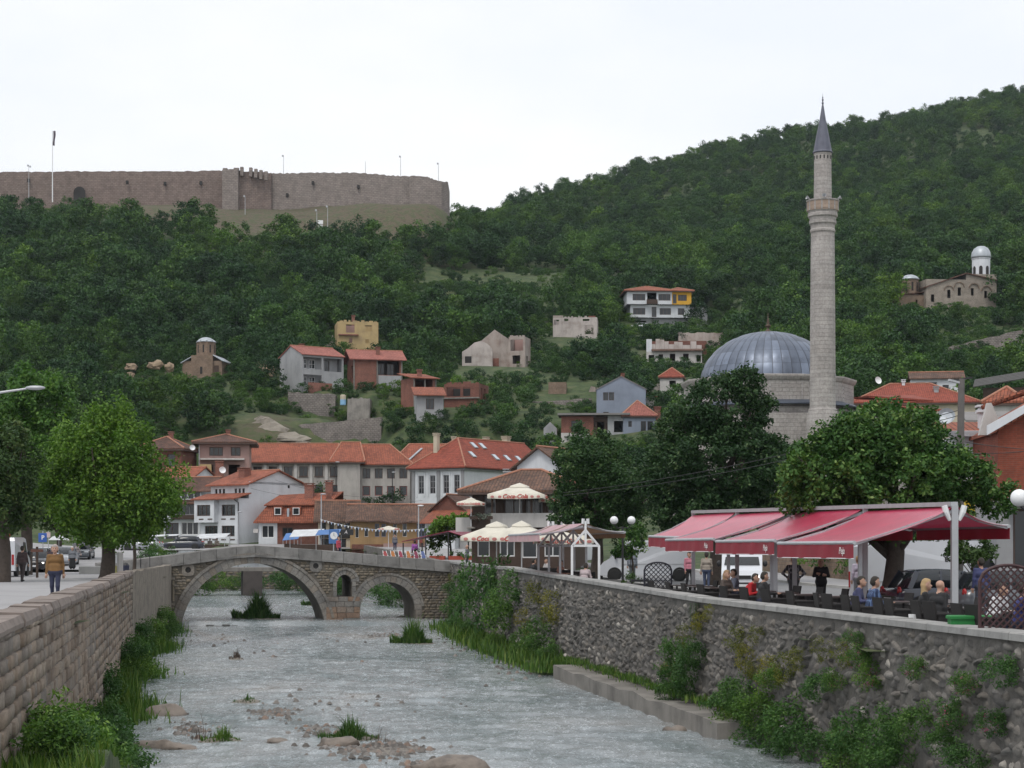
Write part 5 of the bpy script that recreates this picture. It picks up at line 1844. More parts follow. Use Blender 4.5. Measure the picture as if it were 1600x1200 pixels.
def dome_pt(a, t, off=0.0):
	r = (DR + off) * math.cos(t)
	z = DB + (DH + off) * math.sin(t)
	return (r * math.cos(a), r * math.sin(a), z)


mb = MB()
mb.lathe([(DR * math.cos(t) - 0.02, DB + DH * math.sin(t) - 0.02) for t in [R(x) for x in range(0, 91, 6)]], 48)
dome = mb.build('dome', pm('lead_seam', (0.10, 0.11, 0.13), 0.2, 1, 0.5, metal=0.5), mo, smooth=True)
nsec = 44
tiers = [0, 17, 33, 48, 62, 76, 87]
for j in range(6):
	mb = MB()
	n0, n1 = 4, 4
	v = []
	for q in range(n1 + 1):
		t = R(tiers[j] + (tiers[j + 1] - tiers[j]) * (q / n1) * 0.985)
		for p in range(n0 + 1):
			a = (2 * math.pi / nsec) * (0.035 + 0.93 * p / n0)
			edge = p in (0, n0) or q in (0, n1)
			v.append(dome_pt(a, t, 0.0 if edge else 0.035))
	fs = [(q * 5 + p, q * 5 + p + 1, q * 5 + p + 6, q * 5 + p + 5) for q in range(n1) for p in range(n0)]
	sheet = mb.add(v, fs).mesh('lead_sheet', R_lead, smooth=True, uv=False)
	for i in range(nsec):
		link('lead_sheet', sheet, dome, rot=(0, 0, 2 * math.pi * i / nsec))
mb = MB()
z0 = DT - 0.05
mb.lathe([(0.5, z0 - 0.1), (0.4, z0 + 0.1), (0.14, z0 + 0.3), (0.1, z0 + 0.45), (0.28, z0 + 0.62), (0.3, z0 + 0.72), (0.08, z0 + 0.9), (0.2, z0 + 1.02), (0.06, z0 + 1.15), (0.14, z0 + 1.28), (0.04, z0 + 1.4), (0.02, z0 + 2.0)], 12)
mb.build('finial', pm('finial_bronze', (0.10, 0.07, 0.05), 0.2, 3, 0.5, metal=0.5), mo, smooth=True)
# pierced drum windows
for a in (-75, -105, -45, -135):
	mb = MB()
	c = 8.5
	for i in range(5):
		for j in range(7):
			mb.box(-0.55 + i * 0.24 + (0.12 if j % 2 else 0), -0.02, 0.02 + j * 0.2, -0.44 + i * 0.24 + (0.12 if j % 2 else 0), 0.05, 0.12 + j * 0.2)
	w_ = MB().box(-0.62, -0.015, -0.05, 0.62, 0.2, 1.45).build('drum_window', C_white, mo, loc=(c * math.cos(R(a)) * 0.985, c * math.sin(R(a)) * 0.985, mz(632)), rot=(0, 0, R(a + 90)))
	mb.build('pierced_pane', M_glass, w_)
# porch roof and lower wings
mb = MB()
mb.box(-9, -8.6, -6, 11.5, 8, mz(655))
mb.build('lower_wall', C_mstone, mo)
mb = MB()
mb.slab([(8.6, -8.2, mz(642)), (15.5, -8.2, mz(648)), (15.5, 6, mz(622)), (8.2, 6, mz(630))], 0.2)
mb.slab([(9.5, -3.5, mz(622)), (16, -3.5, mz(628)), (16, 3.0, mz(612)), (9.5, 3.0, mz(616))], 0.2)
mb.build('porch_roof', R_red, mo)
mb = MB()
mb.box(8.6, -7.6, -6, 15.0, 5, mz(645))
mb.build('porch_wall', C_mstone, mo)

# ------------------------------------------------------------------ minaret
mi = empty('minaret', at(1285.5, 760, 170), 0, 'tall slender stone minaret with corbelled balcony and dark conical cap', 'minaret')
zb = mi.location.z


def nz(py):
	return hz(py, 170) - zb


kk = 170 / 2800.0
mb = MB()
mb.lathe([(1.55, -3), (1.55, nz(660)), (1.34, nz(640)), (1.24, nz(638)), (1.19, nz(500)), (1.13, nz(380)), (1.12, nz(364))], 14)
mb.build('shaft', C_mstone, mi)
mb = MB()
prof = [(1.12, nz(364)), (1.2, nz(363)), (1.2, nz(360)), (1.13, nz(358)), (1.16, nz(352)), (1.3, nz(350)), (1.3, nz(346)), (1.24, nz(345)), (1.28, nz(341)), (1.42, nz(339)), (1.42, nz(335)), (1.36, nz(334)), (1.4, nz(331)), (1.5, nz(329)), (1.5, nz(331.5) + 0.2)]
mb.lathe(prof, 14)
mb.build('corbel', C_mstone, mi)
np_ = 14
mb = MB()
w_ = 2 * 1.5 * math.tan(math.pi / np_)
mb.cbox(-w_ / 2 + 0.04, 0, 0, w_ / 2 - 0.04, 0.12, nz(316) - nz(330.5), 0.02)
pan = mb.mesh('balcony_panel', pm('balcony_stone', (0.31, 0.235, 0.185), 0.35, 3, 0.9, rnd=0.15))
mb = MB()
mb.cbox(-0.08, -0.04, 0, 0.08, 0.12, nz(315) - nz(330.5), 0.015)
pst = mb.mesh('balcony_post', C_mstone)
for i in range(np_):
	a = 2 * math.pi * (i + 0.5) / np_
	r = 1.5 * math.cos(math.pi / np_)
	link('balcony_panel', pan, mi, (r * math.cos(a), r * math.sin(a), nz(330.5)), (0, 0, a + R(90)))
	a = 2 * math.pi * i / np_
	link('balcony_post', pst, mi, (1.48 * math.cos(a), 1.48 * math.sin(a), nz(330.5)), (0, 0, a + R(90)))
mb = MB()
mb.lathe([(1.56, nz(316)), (1.58, nz(315)), (1.58, nz(313.6)), (1.4, nz(313.4))], 14)
mb.build('balcony_rail', C_mstone, mi)
mb = MB()
mb.lathe([(0.86, nz(331)), (0.82, nz(243)), (0.86, nz(242)), (0.86, nz(240))], 14)
mb.build('upper_shaft', C_mstone, mi)
for i in range(14):
	a = 2 * math.pi * (i + 0.5) / 14
	MB().box(-0.06, -0.01, 0, 0.06, 0.06, 0.34).build('slit_window', M_dark, mi, loc=(0.815 * math.cos(a), 0.815 * math.sin(a), nz(250)), rot=(0, 0, a + R(90)))
M_slate = pm('cap_lead', (0.10, 0.105, 0.135), 0.25, 2, 0.5, metal=0.3)
mb = MB()
mb.lathe([(0.9, nz(240)), (0.96, nz(238.6)), (0.88, nz(236)), (0.62, nz(213)), (0.33, nz(190)), (0.1, nz(166)), (0.05, nz(163))], 14)
mb.build('cap', M_slate, mi)
mb = MB()
mb.lathe([(0.05, nz(164)), (0.12, nz(161)), (0.04, nz(159)), (0.1, nz(156)), (0.03, nz(154)), (0.07, nz(152.5)), (0.02, nz(151)), (0.012, nz(146))], 8)
mb.build('finial', M_slate, mi)
for a in (-160, -20, -95):
	mb = MB()
	mb.lathe([(0.05, 0), (0.08, 0.12), (0.2, 0.32)], 10, cap=False)
	mb.build('loudspeaker', M_greymetal, mi, loc=(1.42 * math.cos(R(a)), 1.42 * math.sin(R(a)), nz(312)), rot=(R(70), 0, R(a + 90)))

# ================================================================== CHURCHES
ch = empty('small_church', at(322, 594, 300), R(-8), 'small brown stone church with octagonal domed tower on the left slope', 'church')
k_ = 300 / 2800.0
mb = MB()
mb.box(-3.3, -2.2, -2, 3.4, 3.5, 3.0)
mb.box(-1.75, -2.6, -2, 1.95, 3.9, 3.9)
mb.build('nave', C_chstone, ch)
mb = MB()
mb.lathe([(1.2, -2), (1.2, 2.3), (0.9, 2.5)], 8, c=(-3.0, 0, 0))
mb.build('apse', C_chstone, ch)
mb = MB()
mb.slab([(-3.6, -2.5, 2.75), (-1.75, -2.5, 3.75), (-1.75, 3.7, 3.75), (-3.6, 3.7, 2.75)], 0.14)
mb.slab([(1.95, -2.5, 4.0), (3.7, -2.5, 2.95), (3.7, 3.7, 2.95), (1.95, 3.7, 4.0)], 0.14)
mb.build('roof', R_tin, ch)
mb = MB()
mb.lathe([(1.95, 3.75), (1.95, 4.1), (1.58, 4.15), (1.58, 6.3)], 8, a0=R(22.5))
dr = mb.build('tower', C_chstone, ch)
for i in range(8):
	a = R(45 * i)
	r = 1.58 * math.cos(R(22.5))
	MB().box(-0.13, -0.03, 0, 0.13, 0.05, 1.3).build('window', M_dark, dr, loc=(r * math.cos(a), r * math.sin(a), 4.5), rot=(0, 0, a + R(90)))
	MB().lathe([(0.6, 0), (0.62, 0.08), (0.0, 0.55)], 8, cap=False).build('arched_eave', R_tin, dr, loc=(1.15 * math.cos(a), 1.15 * math.sin(a), 6.28))
mb = MB()
mb.lathe([(1.5, 6.35), (1.25, 6.75), (0.8, 7.02), (0.3, 7.15), (0.02, 7.18)], 16)
mb.build('dome', R_tin, ch, smooth=True)
MB().box(-0.2, -2.64, 0.8, 0.2, -2.6, 2.0).build('window', M_dark, ch)
MB().box(2.1, -2.24, 0.0, 2.9, -2.2, 2.2).build('door', M_wood, ch)

cr_ = empty('hill_monastery', at(1486, 492, 364), R(6), 'pale stone monastery church with grey domed belfry on the wooded right slope', 'church')
k_ = 364 / 2800.0       # metres per picture unit at this distance
mb = MB()
# west block with wedge shaped gable front
hb = House.__new__(House)
hb.root = cr_
hb.block(-5.2, 0, 3.2, 10, -5, 7.2, C_chpale, front=[(1.0, 2.6, 0.7, 1.5, 'v'), (4.4, 3.4, 0.7, 1.7, 'v'), (6.6, 3.9, 0.7, 1.7, 'v')], name='nave', top=False)
hb.block(3.22, 0.1, 9.6, 9, -5, 8.4, C_chpale, front=[(1.0, 4.0, 0.6, 1.5, 'v'), (3.8, 3.5, 0.6, 1.5, 'v')], name='narthex', top=False)
mb = MB()
mb.slab([(-5.5, -0.3, 5.6), (3.3, -0.3, 8.6), (3.3, 10, 8.9), (-5.5, 10, 6.0)], 0.2)
mb.slab([(3.1, -0.3, 8.62), (9.9, -0.3, 7.2), (9.9, 9.2, 7.4), (3.1, 9.2, 8.92)], 0.2)
mb.build('roof', R_brown, cr_)
mb = MB()
for x0, w, zt in ((-1.2, 1.5, 5.9), (0.9, 1.6, 6.6), (4.0, 1.6, 6.4), (6.6, 1.6, 5.9)):
	for i in range(12):
		a0, a1 = math.pi * i / 12, math.pi * (i + 1) / 12
		for rr_ in (w / 2 + 0.25,):
			mb.bar((x0 + w / 2 - rr_ * math.cos(a0), -0.06, zt - 1 + rr_ * math.sin(a0)), (x0 + w / 2 - rr_ * math.cos(a1), -0.06, zt - 1 + rr_ * math.sin(a1)), 0.2, 0.14)
mb.build('blind_arches', C_chstone, cr_)
mb = MB()
mb.lathe([(1.85, 6.0), (1.85, 12.0), (1.95, 12.1), (1.95, 12.3)], 12, c=(8.0, 4.5, 0))
tw = mb.build('belfry', C_white, cr_)
for i in range(8):
	a = R(45 * i - 112)
	MB().prism([(-0.35, 0, 0), (0.35, 0, 0), (0.35, 0, 1.6), (0.18, 0, 1.95), (-0.18, 0, 1.95), (-0.35, 0, 1.6)], (0, 0.1, 0)).build('belfry_dark_panel', M_dark, tw, loc=(8.0 + 1.86 * math.cos(a), 4.5 + 1.86 * math.sin(a), 8.6), rot=(0, 0, a + R(90)))  # dark panel stands for the shade inside the bell opening
mb = MB()
mb.lathe([(2.0, 12.3), (2.02, 12.7), (1.85, 13.6), (1.45, 14.3), (0.8, 14.75), (0.02, 14.9)], 20, c=(8.0, 4.5, 0))
mb.build('belfry_dome', R_tin, cr_, smooth=True)
hb.block(-10.3, 1.5, -5.22, 8, -6, 4.2, C_chstone, front=[(1.6, 0.6, 0.4, 1.2, 'v'), (3.4, 2.0, 0.4, 1.2, 'v')], name='chapel')
mb = MB()
mb.slab([(-10.6, 1.2, 4.1), (-5.2, 1.2, 4.8), (-5.2, 8.2, 5.0), (-10.6, 8.2, 4.3)], 0.15)
mb.build('chapel_roof', R_brown, cr_)
mb = MB()
mb.lathe([(1.3, -6), (1.3, 3.2), (0.8, 3.7)], 8, c=(-10.2, 4.0, 0))
mb.build('apse', C_chstone, cr_)
mb = MB()
mb.lathe([(1.75, 4.0), (1.75, 7.6)], 8, c=(-7.2, 4.2, 0), a0=R(22.5))
tw = mb.build('chapel_tower', C_chstone, cr_)
for i in range(8):
	a = R(45 * i)
	r = 1.75 * math.cos(R(22.5))
	MB().box(-0.2, -0.03, 0, 0.2, 0.05, 1.8).build('window', M_dark, tw, loc=(-7.2 + r * math.cos(a), 4.2 + r * math.sin(a), 5.2), rot=(0, 0, a + R(90)))
mb = MB()
mb.lathe([(1.95, 7.6), (1.9, 7.8), (1.4, 8.3), (0.7, 8.6), (0.02, 8.65)], 16, c=(-7.2, 4.2, 0))
mb.build('chapel_dome', R_tin, cr_, smooth=True)

# ================================================================== FORTRESS
fo_ = empty('hilltop_fortress', at(350, 325, 520), 0, 'long ruined stone fortress wall with crenellated tower on the hilltop', 'fortress')
fl = Vector(fo_.location)


def fort_wall(name, pts, mat, t=2.0, n=60):
	"""pts: (px, py_top, Y); wall sunk into the hill"""
	mb = MB()
	P = []
	pxs_ = [p[0] for p in pts]
	for i in range(n + 1):
		px = pxs_[0] + (pxs_[-1] - pxs_[0]) * i / n
		py = np.interp(px, pxs_, [p[1] for p in pts]) + random.uniform(-1.0, 0.9)
		Y = np.interp(px, pxs_, [p[2] for p in pts])
		q = at(px, py, Y)
		P.append(q - fl)
	for a, c in zip(P[:-1], P[1:]):
		zb_ = min(a.z, c.z) - 26
		mb.add([(a.x, a.y, zb_), (c.x, c.y, zb_), c, a, (a.x, a.y + t, zb_), (c.x, c.y + t, zb_), (c.x, c.y + t, c.z), (a.x, a.y + t, a.z)], [(0, 1, 2, 3), (3, 2, 6, 7), (7, 6, 5, 4)])
	for q in (P[0], P[-1]):
		mb.add([(q.x, q.y, q.z - 26), (q.x, q.y + t, q.z - 26), (q.x, q.y + t, q.z), q], [(0, 1, 2, 3)])
	return mb.build(name, mat, fo_)


fort_wall('curtain_wall', [(-260, 268, 522), (0, 269, 520), (100, 268, 521), (348, 267, 520)], C_fort, n=110)
fort_wall('curtain_wall', [(420, 271, 519), (480, 270, 516), (560, 270, 510), (620, 275, 506), (650, 275, 505), (672, 278, 506)], C_fortg, n=70)
fort_wall('end_bastion', [(640, 276.5, 504), (668, 276.5, 503.5), (680, 281, 503.5), (690, 283.5, 504), (700, 284, 507)], C_fortg, t=14, n=24)
fort_wall('gate_tower', [(347, 265, 514.5), (372, 265, 514.0)], C_fortg, t=10, n=8)
fort_wall('gate_tower', [(372, 267, 516), (424, 270, 518)], C_fort, t=10, n=14)
for px, py, w in ((348, 262.5, 7), (365, 262, 8), (375, 260.5, 5), (389, 261.5, 5), (397, 263.5, 5), (405, 265.5, 5), (413, 267.5, 5)):
	p = at(px, py, 515.2) - fl
	MB().cbox(p.x, p.y, p.z - 2.6, p.x + w * 0.185, p.y + 1.2, p.z, 0.06).build('merlon', C_fortg, fo_)
# gate arch in the west wall
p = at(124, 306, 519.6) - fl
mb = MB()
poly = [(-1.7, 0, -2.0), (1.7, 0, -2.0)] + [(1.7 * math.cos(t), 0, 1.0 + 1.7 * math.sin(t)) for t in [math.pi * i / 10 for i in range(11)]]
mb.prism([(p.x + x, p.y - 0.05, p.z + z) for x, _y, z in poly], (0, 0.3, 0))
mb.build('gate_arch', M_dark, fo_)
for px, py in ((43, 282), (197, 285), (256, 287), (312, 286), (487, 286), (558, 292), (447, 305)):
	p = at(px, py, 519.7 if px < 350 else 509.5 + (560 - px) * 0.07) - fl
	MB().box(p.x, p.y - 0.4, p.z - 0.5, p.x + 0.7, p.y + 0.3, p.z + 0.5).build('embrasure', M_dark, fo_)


def pole(name, label, cat, px, py0, py1, Y, r=0.09, head=None, group=None, mat=None):
	"""thin pole from ground line py0 to py1"""
	a, c = at(px, py0, Y), at(px, py1, Y)
	rt = empty(name, a, 0, label, cat, group)
	h_ = c.z - a.z
	MB().tube([(0, 0, -2.5), (0, 0, h_)], [r * 1.3, r * 0.7], 8).build('pole', mat or M_greymetal, rt)
	return rt, h_


rt, h_ = pole('flagpole', 'tall white flagpole with limp dark flag in front of the fortress wall', 'flagpole', 82, 302, 204, 512, 0.13, mat=M_white)
mb = MB()
n = 10
v = []
for i in range(n + 1):
	z = h_ - 0.1 - 4.2 * i / n
	for j in range(4):
		x = 0.05 + j * 0.22 + 0.1 * math.sin(i * 0.7) * j / 3
		v.append((x * (1 - 0.02 * i) + (0.35 if True else 0) * (1 - i / n) * 0.5, 0.3 * math.sin(j * 1.9 + i * 0.35), z))
mb.add(v, [(i * 4 + j, i * 4 + j + 1, i * 4 + j + 5, i * 4 + j + 4) for i in range(n) for j in range(3)])
mb.build('flag', pm('flag_cloth', (0.10, 0.075, 0.10), 0.3, 2, 0.8), rt)
for px, y0, y1, Y, lab in ((45, 304, 258, 512, 'thin floodlight mast with twin lamps near the flagpole'), (443, 285, 243, 530, 'floodlight mast above the curtain wall just right of the crenellated tower'), (571, 285, 252, 530, 'bare thin mast standing behind the fortress wall'),
						   (626, 290, 244, 525, 'floodlight mast above the eastern fortress wall'), (685, 292, 255, 525, 'floodlight mast above the end bastion'), (383, 336, 306, 500, 'short white lamp post on the slope below the crenellated tower'),
						   (495, 350, 328, 482, 'short dark post beside the white boards below the fortress'), (512, 354, 322, 482, 'pale lamp post right of the white boards below the fortress')):
	rt, h_ = pole('light_mast', lab, 'mast', px, y0, y1, Y, 0.08)
	if px != 571:
		MB().box(-0.45, -0.25, h_ - 0.35, -0.05, 0.15, h_ + 0.1).build('lamp', M_greymetal, rt)
		if px == 45:
			MB().box(0.2, -0.25, h_ - 0.65, 0.6, 0.15, h_ - 0.2).build('lamp', M_greymetal, rt)
rt = empty('information_boards', at(501, 353, 481), 0, 'pair of small white boards on the slope below the fortress', 'sign')
MB().cbox(-0.7, 0, -0.6, 0.55, 0.08, 0.35, 0.02).build('board', M_white, rt)
MB().cbox(-0.75, -0.1, 0.5, 0.65, 0.0, 1.5, 0.02).build('board', M_white, rt)
MB().box(-0.06, 0.02, -2, 0.06, 0.1, 1.4).build('post', M_black, rt)


# ------------------------------------------------------------------ retaining walls, rocks
def rwall(label, px0, px1, ytop0, ytop1, ybot, Y, mat, n=14, name='retaining_wall', cat='wall', t=1.2, lean=1.2):
	c = at((px0 + px1) / 2, ybot, Y)
	o = empty(name, c, 0, label, cat)
	mb = MB()
	rr = random.Random(int(px0))
	tp, bt = [], []
	for i in range(n + 1):
		px = px0 + (px1 - px0) * i / n
		a = at(px, ytop0 + (ytop1 - ytop0) * i / n + rr.uniform(-1.2, 1.2), Y) - c
		tp.append(a)
		bt.append(Vector((a.x, a.y - lean, -2.5)))
	for i in range(n):
		up = Vector((0, t + 3, 0))
		mb.add([bt[i], bt[i + 1], tp[i + 1], tp[i], tp[i] + up, tp[i + 1] + up], [(0, 1, 2, 3), (3, 2, 5, 4)])
	for i in (0, n):
		up = Vector((0, t + 3, 0))
		mb.add([bt[i], tp[i], tp[i] + up, bt[i] + up], [(0, 1, 2, 3)])
	mb.build('wall_face', mat, o)
	return o


C_rubble = brickish('retaining_rubble', (0.25, 0.225, 0.2), (0.20, 0.18, 0.165), (0.15, 0.13, 0.12), 0.55, 0.3, 0.06, dirt=0.45, jitter=0.2)
rwall('high grey rubble retaining wall below the grey balcony house', 450, 524, 612, 616, 668, 281.6, C_rubble, lean=0.8)
rwall('lower rubble retaining wall with pale stones above the school roof', 456, 596, 664, 652, 700, 268, C_rubble)
rwall('grey concrete retaining wall under the brick veranda house', 543, 578, 622, 622, 650, 279, M_conc)
rwall('stained stone terrace wall left of the blue-grey house', 770, 925, 632, 622, 662, 277, C_rubble)
rwall('dry earth and stone terrace wall on the slope right of the minaret', 1470, 1600, 545, 515, 575, 305, C_rubble)
rwall('broken brick terrace wall above the roofless white ruin', 1060, 1130, 520, 520, 540, 336, C_ruin)


def rock(name, label, loc, r, seed, mat=M_rock, cat='rock', group=None, flat=0.6):
	rr = random.Random(seed)
	mb = MB()
	mb.ball((0, 0, 0), 1.0, 14, 9)
	ph = [rr.uniform(0, 6) for _ in range(6)]
	vs = []
	for x, y, z in mb.v:
		k = 1 + 0.13 * math.sin(5.2 * x + 4.1 * z + ph[4]) + 0.1 * math.sin(7.3 * y - 6 * z + ph[5]) + 0.22 * math.sin(2.3 * x + ph[0]) + 0.2 * math.sin(2.7 * y + ph[1] + x) + 0.16 * math.sin(3.1 * z + ph[2]) + 0.08 * math.sin(6 * x + 5 * y + ph[3]) + rr.uniform(-0.07, 0.07)
		vs.append((x * r[0] * k, y * r[1] * k, max(-flat, z) * r[2] * k))
	mb.v = vs
	o = mb.build(name, mat, None, False if mat is not M_boulder else True, loc, (0, 0, rr.uniform(-0.4, 0.4)))
	return tag(o, label, cat, group)


rock('rock_outcrop', 'large grey-brown rock outcrop above the school roof left of the rubble wall', at(412, 676, 268), (4.0, 3.0, 2.0), 3, flat=0.9)
rock('rock_outcrop', 'smaller flat rock shelf at the foot of the rubble wall', at(450, 688, 264), (3.0, 2.2, 1.0), 4)
M_pale = pm('pale_rock', (0.27, 0.205, 0.14), 0.35, 0.9, 0.95, 0.08, 3, c2=(0.22, 0.17, 0.12))
for i, (px, py, a, b_, lab) in enumerate(((204, 574, 1.4, 0.9, 'upper cream boulder on the slope left of the small church'), (203, 588, 1.3, 0.8, 'lower cream boulder with bright cap left of the small church'), (240, 572, 1.5, 1.0, 'broad pale boulder beside the small church shrubs'),
										  (262, 575, 1.0, 1.1, 'upright cream boulder closest to the small church'), (261, 589, 0.9, 0.6, 'small pale boulder at foot of upright cream boulder'))):
	rock('pale_boulder', lab, at(px, py, 296), (a * 0.75, 0.8, b_ * 0.75), 20 + i, M_pale, 'boulder')
rock('rock_outcrop', 'brown rock face between the small church and the grey balcony house', at(408, 578, 300), (1.6, 1.4, 1.5), 31, M_pale, 'rock')
rt = empty('water_barrel', at(536, 633, 276), 0, 'small blue and cream barrel beside the rubble wall end', 'barrel')
MB().lathe([(0.42, 0), (0.45, 0.1), (0.45, 0.85)], 12).build('barrel_body', pm('pale_blue', (0.22, 0.42, 0.62), 0.1, 2, 0.5), rt)
MB().lathe([(0.44, 0.86), (0.44, 1.5), (0.3, 1.6)], 12).build('barrel_top', C_cream, rt)

# ================================================================== VEGETATION
L_forest = leaf_mat('forest_leaf', [(0.0, (0.018, 0.05, 0.014)), (0.5, (0.037, 0.09, 0.021)), (1.0, (0.072, 0.145, 0.03))], 0.18, amp=0.55, patches=True)
L_linden = leaf_mat('linden_leaf', [(0.0, (0.012, 0.034, 0.012)), (0.6, (0.026, 0.066, 0.02)), (0.88, (0.055, 0.105, 0.035)), (1.0, (0.16, 0.21, 0.10))], 0.15, use_random=False)
L_linden2 = leaf_mat('linden_leaf_bright', [(0.0, (0.016, 0.05, 0.011)), (0.55, (0.04, 0.105, 0.02)), (0.85, (0.095, 0.18, 0.04)), (1.0, (0.2, 0.29, 0.09))], 0.2, use_random=False)
L_ash = leaf_mat('ash_leaf', [(0.0, (0.036, 0.095, 0.013)), (0.5, (0.085, 0.172, 0.022)), (1.0, (0.175, 0.28, 0.045))], 0.28, use_random=False)
L_dark = leaf_mat('dark_leaf', [(0.0, (0.022, 0.05, 0.014)), (0.6, (0.045, 0.088, 0.022)), (1.0, (0.085, 0.13, 0.035))], 0.2, use_random=False)
L_dark2 = leaf_mat('street_leaf', [(0.0, (0.025, 0.075, 0.014)), (0.6, (0.055, 0.135, 0.022)), (1.0, (0.12, 0.215, 0.04))], 0.25, use_random=False)
L_olive = leaf_mat('olive_leaf', [(0.0, (0.022, 0.05, 0.016)), (0.6, (0.05, 0.095, 0.026)), (1.0, (0.12, 0.155, 0.05))], 0.2, use_random=False)
L_shrub = leaf_mat('shrub_leaf', [(0.0, (0.032, 0.08, 0.02)), (0.6, (0.068, 0.15, 0.034)), (1.0, (0.135, 0.225, 0.058))], 0.25, amp=0.3)
L_shruby = leaf_mat('shrub_yellow_leaf', [(0.0, (0.07, 0.09, 0.014)), (0.6, (0.14, 0.15, 0.024)), (1.0, (0.24, 0.21, 0.035))], 0.22, amp=0.25)
L_grass = leaf_mat('grass_blade', [(0.0, (0.03, 0.08, 0.016)), (0.6, (0.065, 0.14, 0.028)), (1.0, (0.13, 0.19, 0.05))], 0.25, amp=0.25)
L_twig = pm('dry_twig', (0.10, 0.075, 0.06), 0.3, 4, 0.9)
L_flower = pm('magenta_flower', (0.32, 0.03, 0.12), 0.3, 4, 0.7)


def leaf_cloud(cent, rad, nper, size, g, up=0.7, squash=0.85, aspect=0.62, out=0.6):
	"""leaf quads scattered through round clumps; returns verts, quads, tone"""
	cent = np.asarray(cent, float)
	rad = np.broadcast_to(np.asarray(rad, float), (len(cent),))
	n = len(cent) * nper
	C = np.repeat(cent, nper, 0)
	Rr = np.repeat(rad, nper)[:, None]
	d = g.normal(size=(n, 3))
	d /= np.linalg.norm(d, axis=1)[:, None]
	r = g.random((n, 1)) ** 0.42
	off = d * r
	off[:, 2] *= squash
	P = C + off * Rr
	nrm = g.normal(size=(n, 3)) * 0.75 + d * out + np.array((0, 0, up))
	nrm /= np.linalg.norm(nrm, axis=1)[:, None]
	t = np.cross(nrm, g.normal(size=(n, 3)))
	t /= np.linalg.norm(t, axis=1)[:, None] + 1e-9
	b_ = np.cross(nrm, t)
	L = size * (0.65 + 0.7 * g.random((n, 1)))
	w = L * aspect
	V = np.stack([P - t * L * 0.5, P + b_ * w * 0.5 - nrm * L * 0.06, P + t * L * 0.5 - np.array((0, 0, 1)) * L * 0.12, P - b_ * w * 0.5 - nrm * L * 0.06], 1).reshape(-1, 3)
	Q = np.arange(4 * n).reshape(n, 4)
	tone = np.clip(np.repeat(g.random(len(cent)), nper) * 0.5 + g.random(n) * 0.55, 0, 1)
	return V, Q, tone


def crown_centres(ells, n, g, shell=0.5):
	"""points spread through a union of ellipsoids, more of them near the outside"""
	vol = np.array([e[3] * e[4] * e[5] for e in ells])
	pick = g.choice(len(ells), n, p=vol / vol.sum())
	E = np.array(ells)[pick]
	d = g.normal(size=(n, 3))
	d /= np.linalg.norm(d, axis=1)[:, None]
	r = g.random((n, 1)) ** (1 / 3.0) * (1 - shell) + shell * g.random((n, 1)) ** 0.15
	return E[:, :3] + d * r * E[:, 3:6]


def limbs(mb, base, top, ends, r0, g, n=8):
	"""tapered trunk with limbs towards the crown clumps"""
	base, top = Vector(base), Vector(top)
	pts = [base + (top - base) * t + Vector((0.12 * math.sin(t * 4), 0.1 * math.sin(t * 5 + 1), 0)) * (t > 0) for t in (0, 0.12, 0.35, 0.6, 0.85, 1.0)]
	mb.tube(pts, [r0 * 1.35, r0 * 1.05, r0 * 0.92, r0 * 0.8, r0 * 0.6, r0 * 0.4], n)
	for e in ends:
		e = Vector(e)
		t = random.uniform(0.5, 0.95)
		s = base + (top - base) * t
		m_ = s.lerp(e, 0.5) + Vector((0, 0, -0.08 * (e - s).length))
		mb.tube([s, m_, e], [r0 * 0.42, r0 * 0.24, r0 * 0.08], 6)


def big_tree(name, label, base, trunk_top, ells, n_clump, per, crad, leaf, mat, r0, seed, shell=0.5, group=None, up=0.7, squash=0.85, n_limb=14, plume=5, tall=1.0):
	g = np.random.default_rng(seed)
	random.seed(seed)
	o = empty(name, base, 0, label, 'tree', group)
	# uneven outline: small sprays standing out of the main masses
	ext = []
	for e in ells:
		for _k in range(plume):
			d = g.normal(size=3)
			d[2] = abs(d[2]) * 1.1 - 0.25
			d /= np.linalg.norm(d)
			s_ = g.uniform(0.22, 0.4) * min(e[3], e[5])
			q = np.array(e[:3]) + d * np.array(e[3:6]) * g.uniform(0.85, 1.05)
			ext.append((q[0], q[1], q[2], s_, s_, s_ * tall))
	cen = crown_centres(ells, n_clump, g, shell)
	if ext:
		cen = np.concatenate([cen, crown_centres(ext, int(n_clump * 0.35), g, 0.2)])
	mb = MB()
	ends = cen[g.choice(len(cen), n_limb, replace=False)] if n_limb else []
	limbs(mb, (0, 0, -0.3), trunk_top, [tuple(e) for e in ends], r0, g)
	mb.build('trunk', M_bark, o, True)
	V, Q, T = leaf_cloud(cen, crad * (0.7 + 0.6 * g.random(len(cen))), per, leaf, g, up, squash)
	link('crown', np_mesh('crown', V, Q, mat, {'tone': T}), o)
	return o


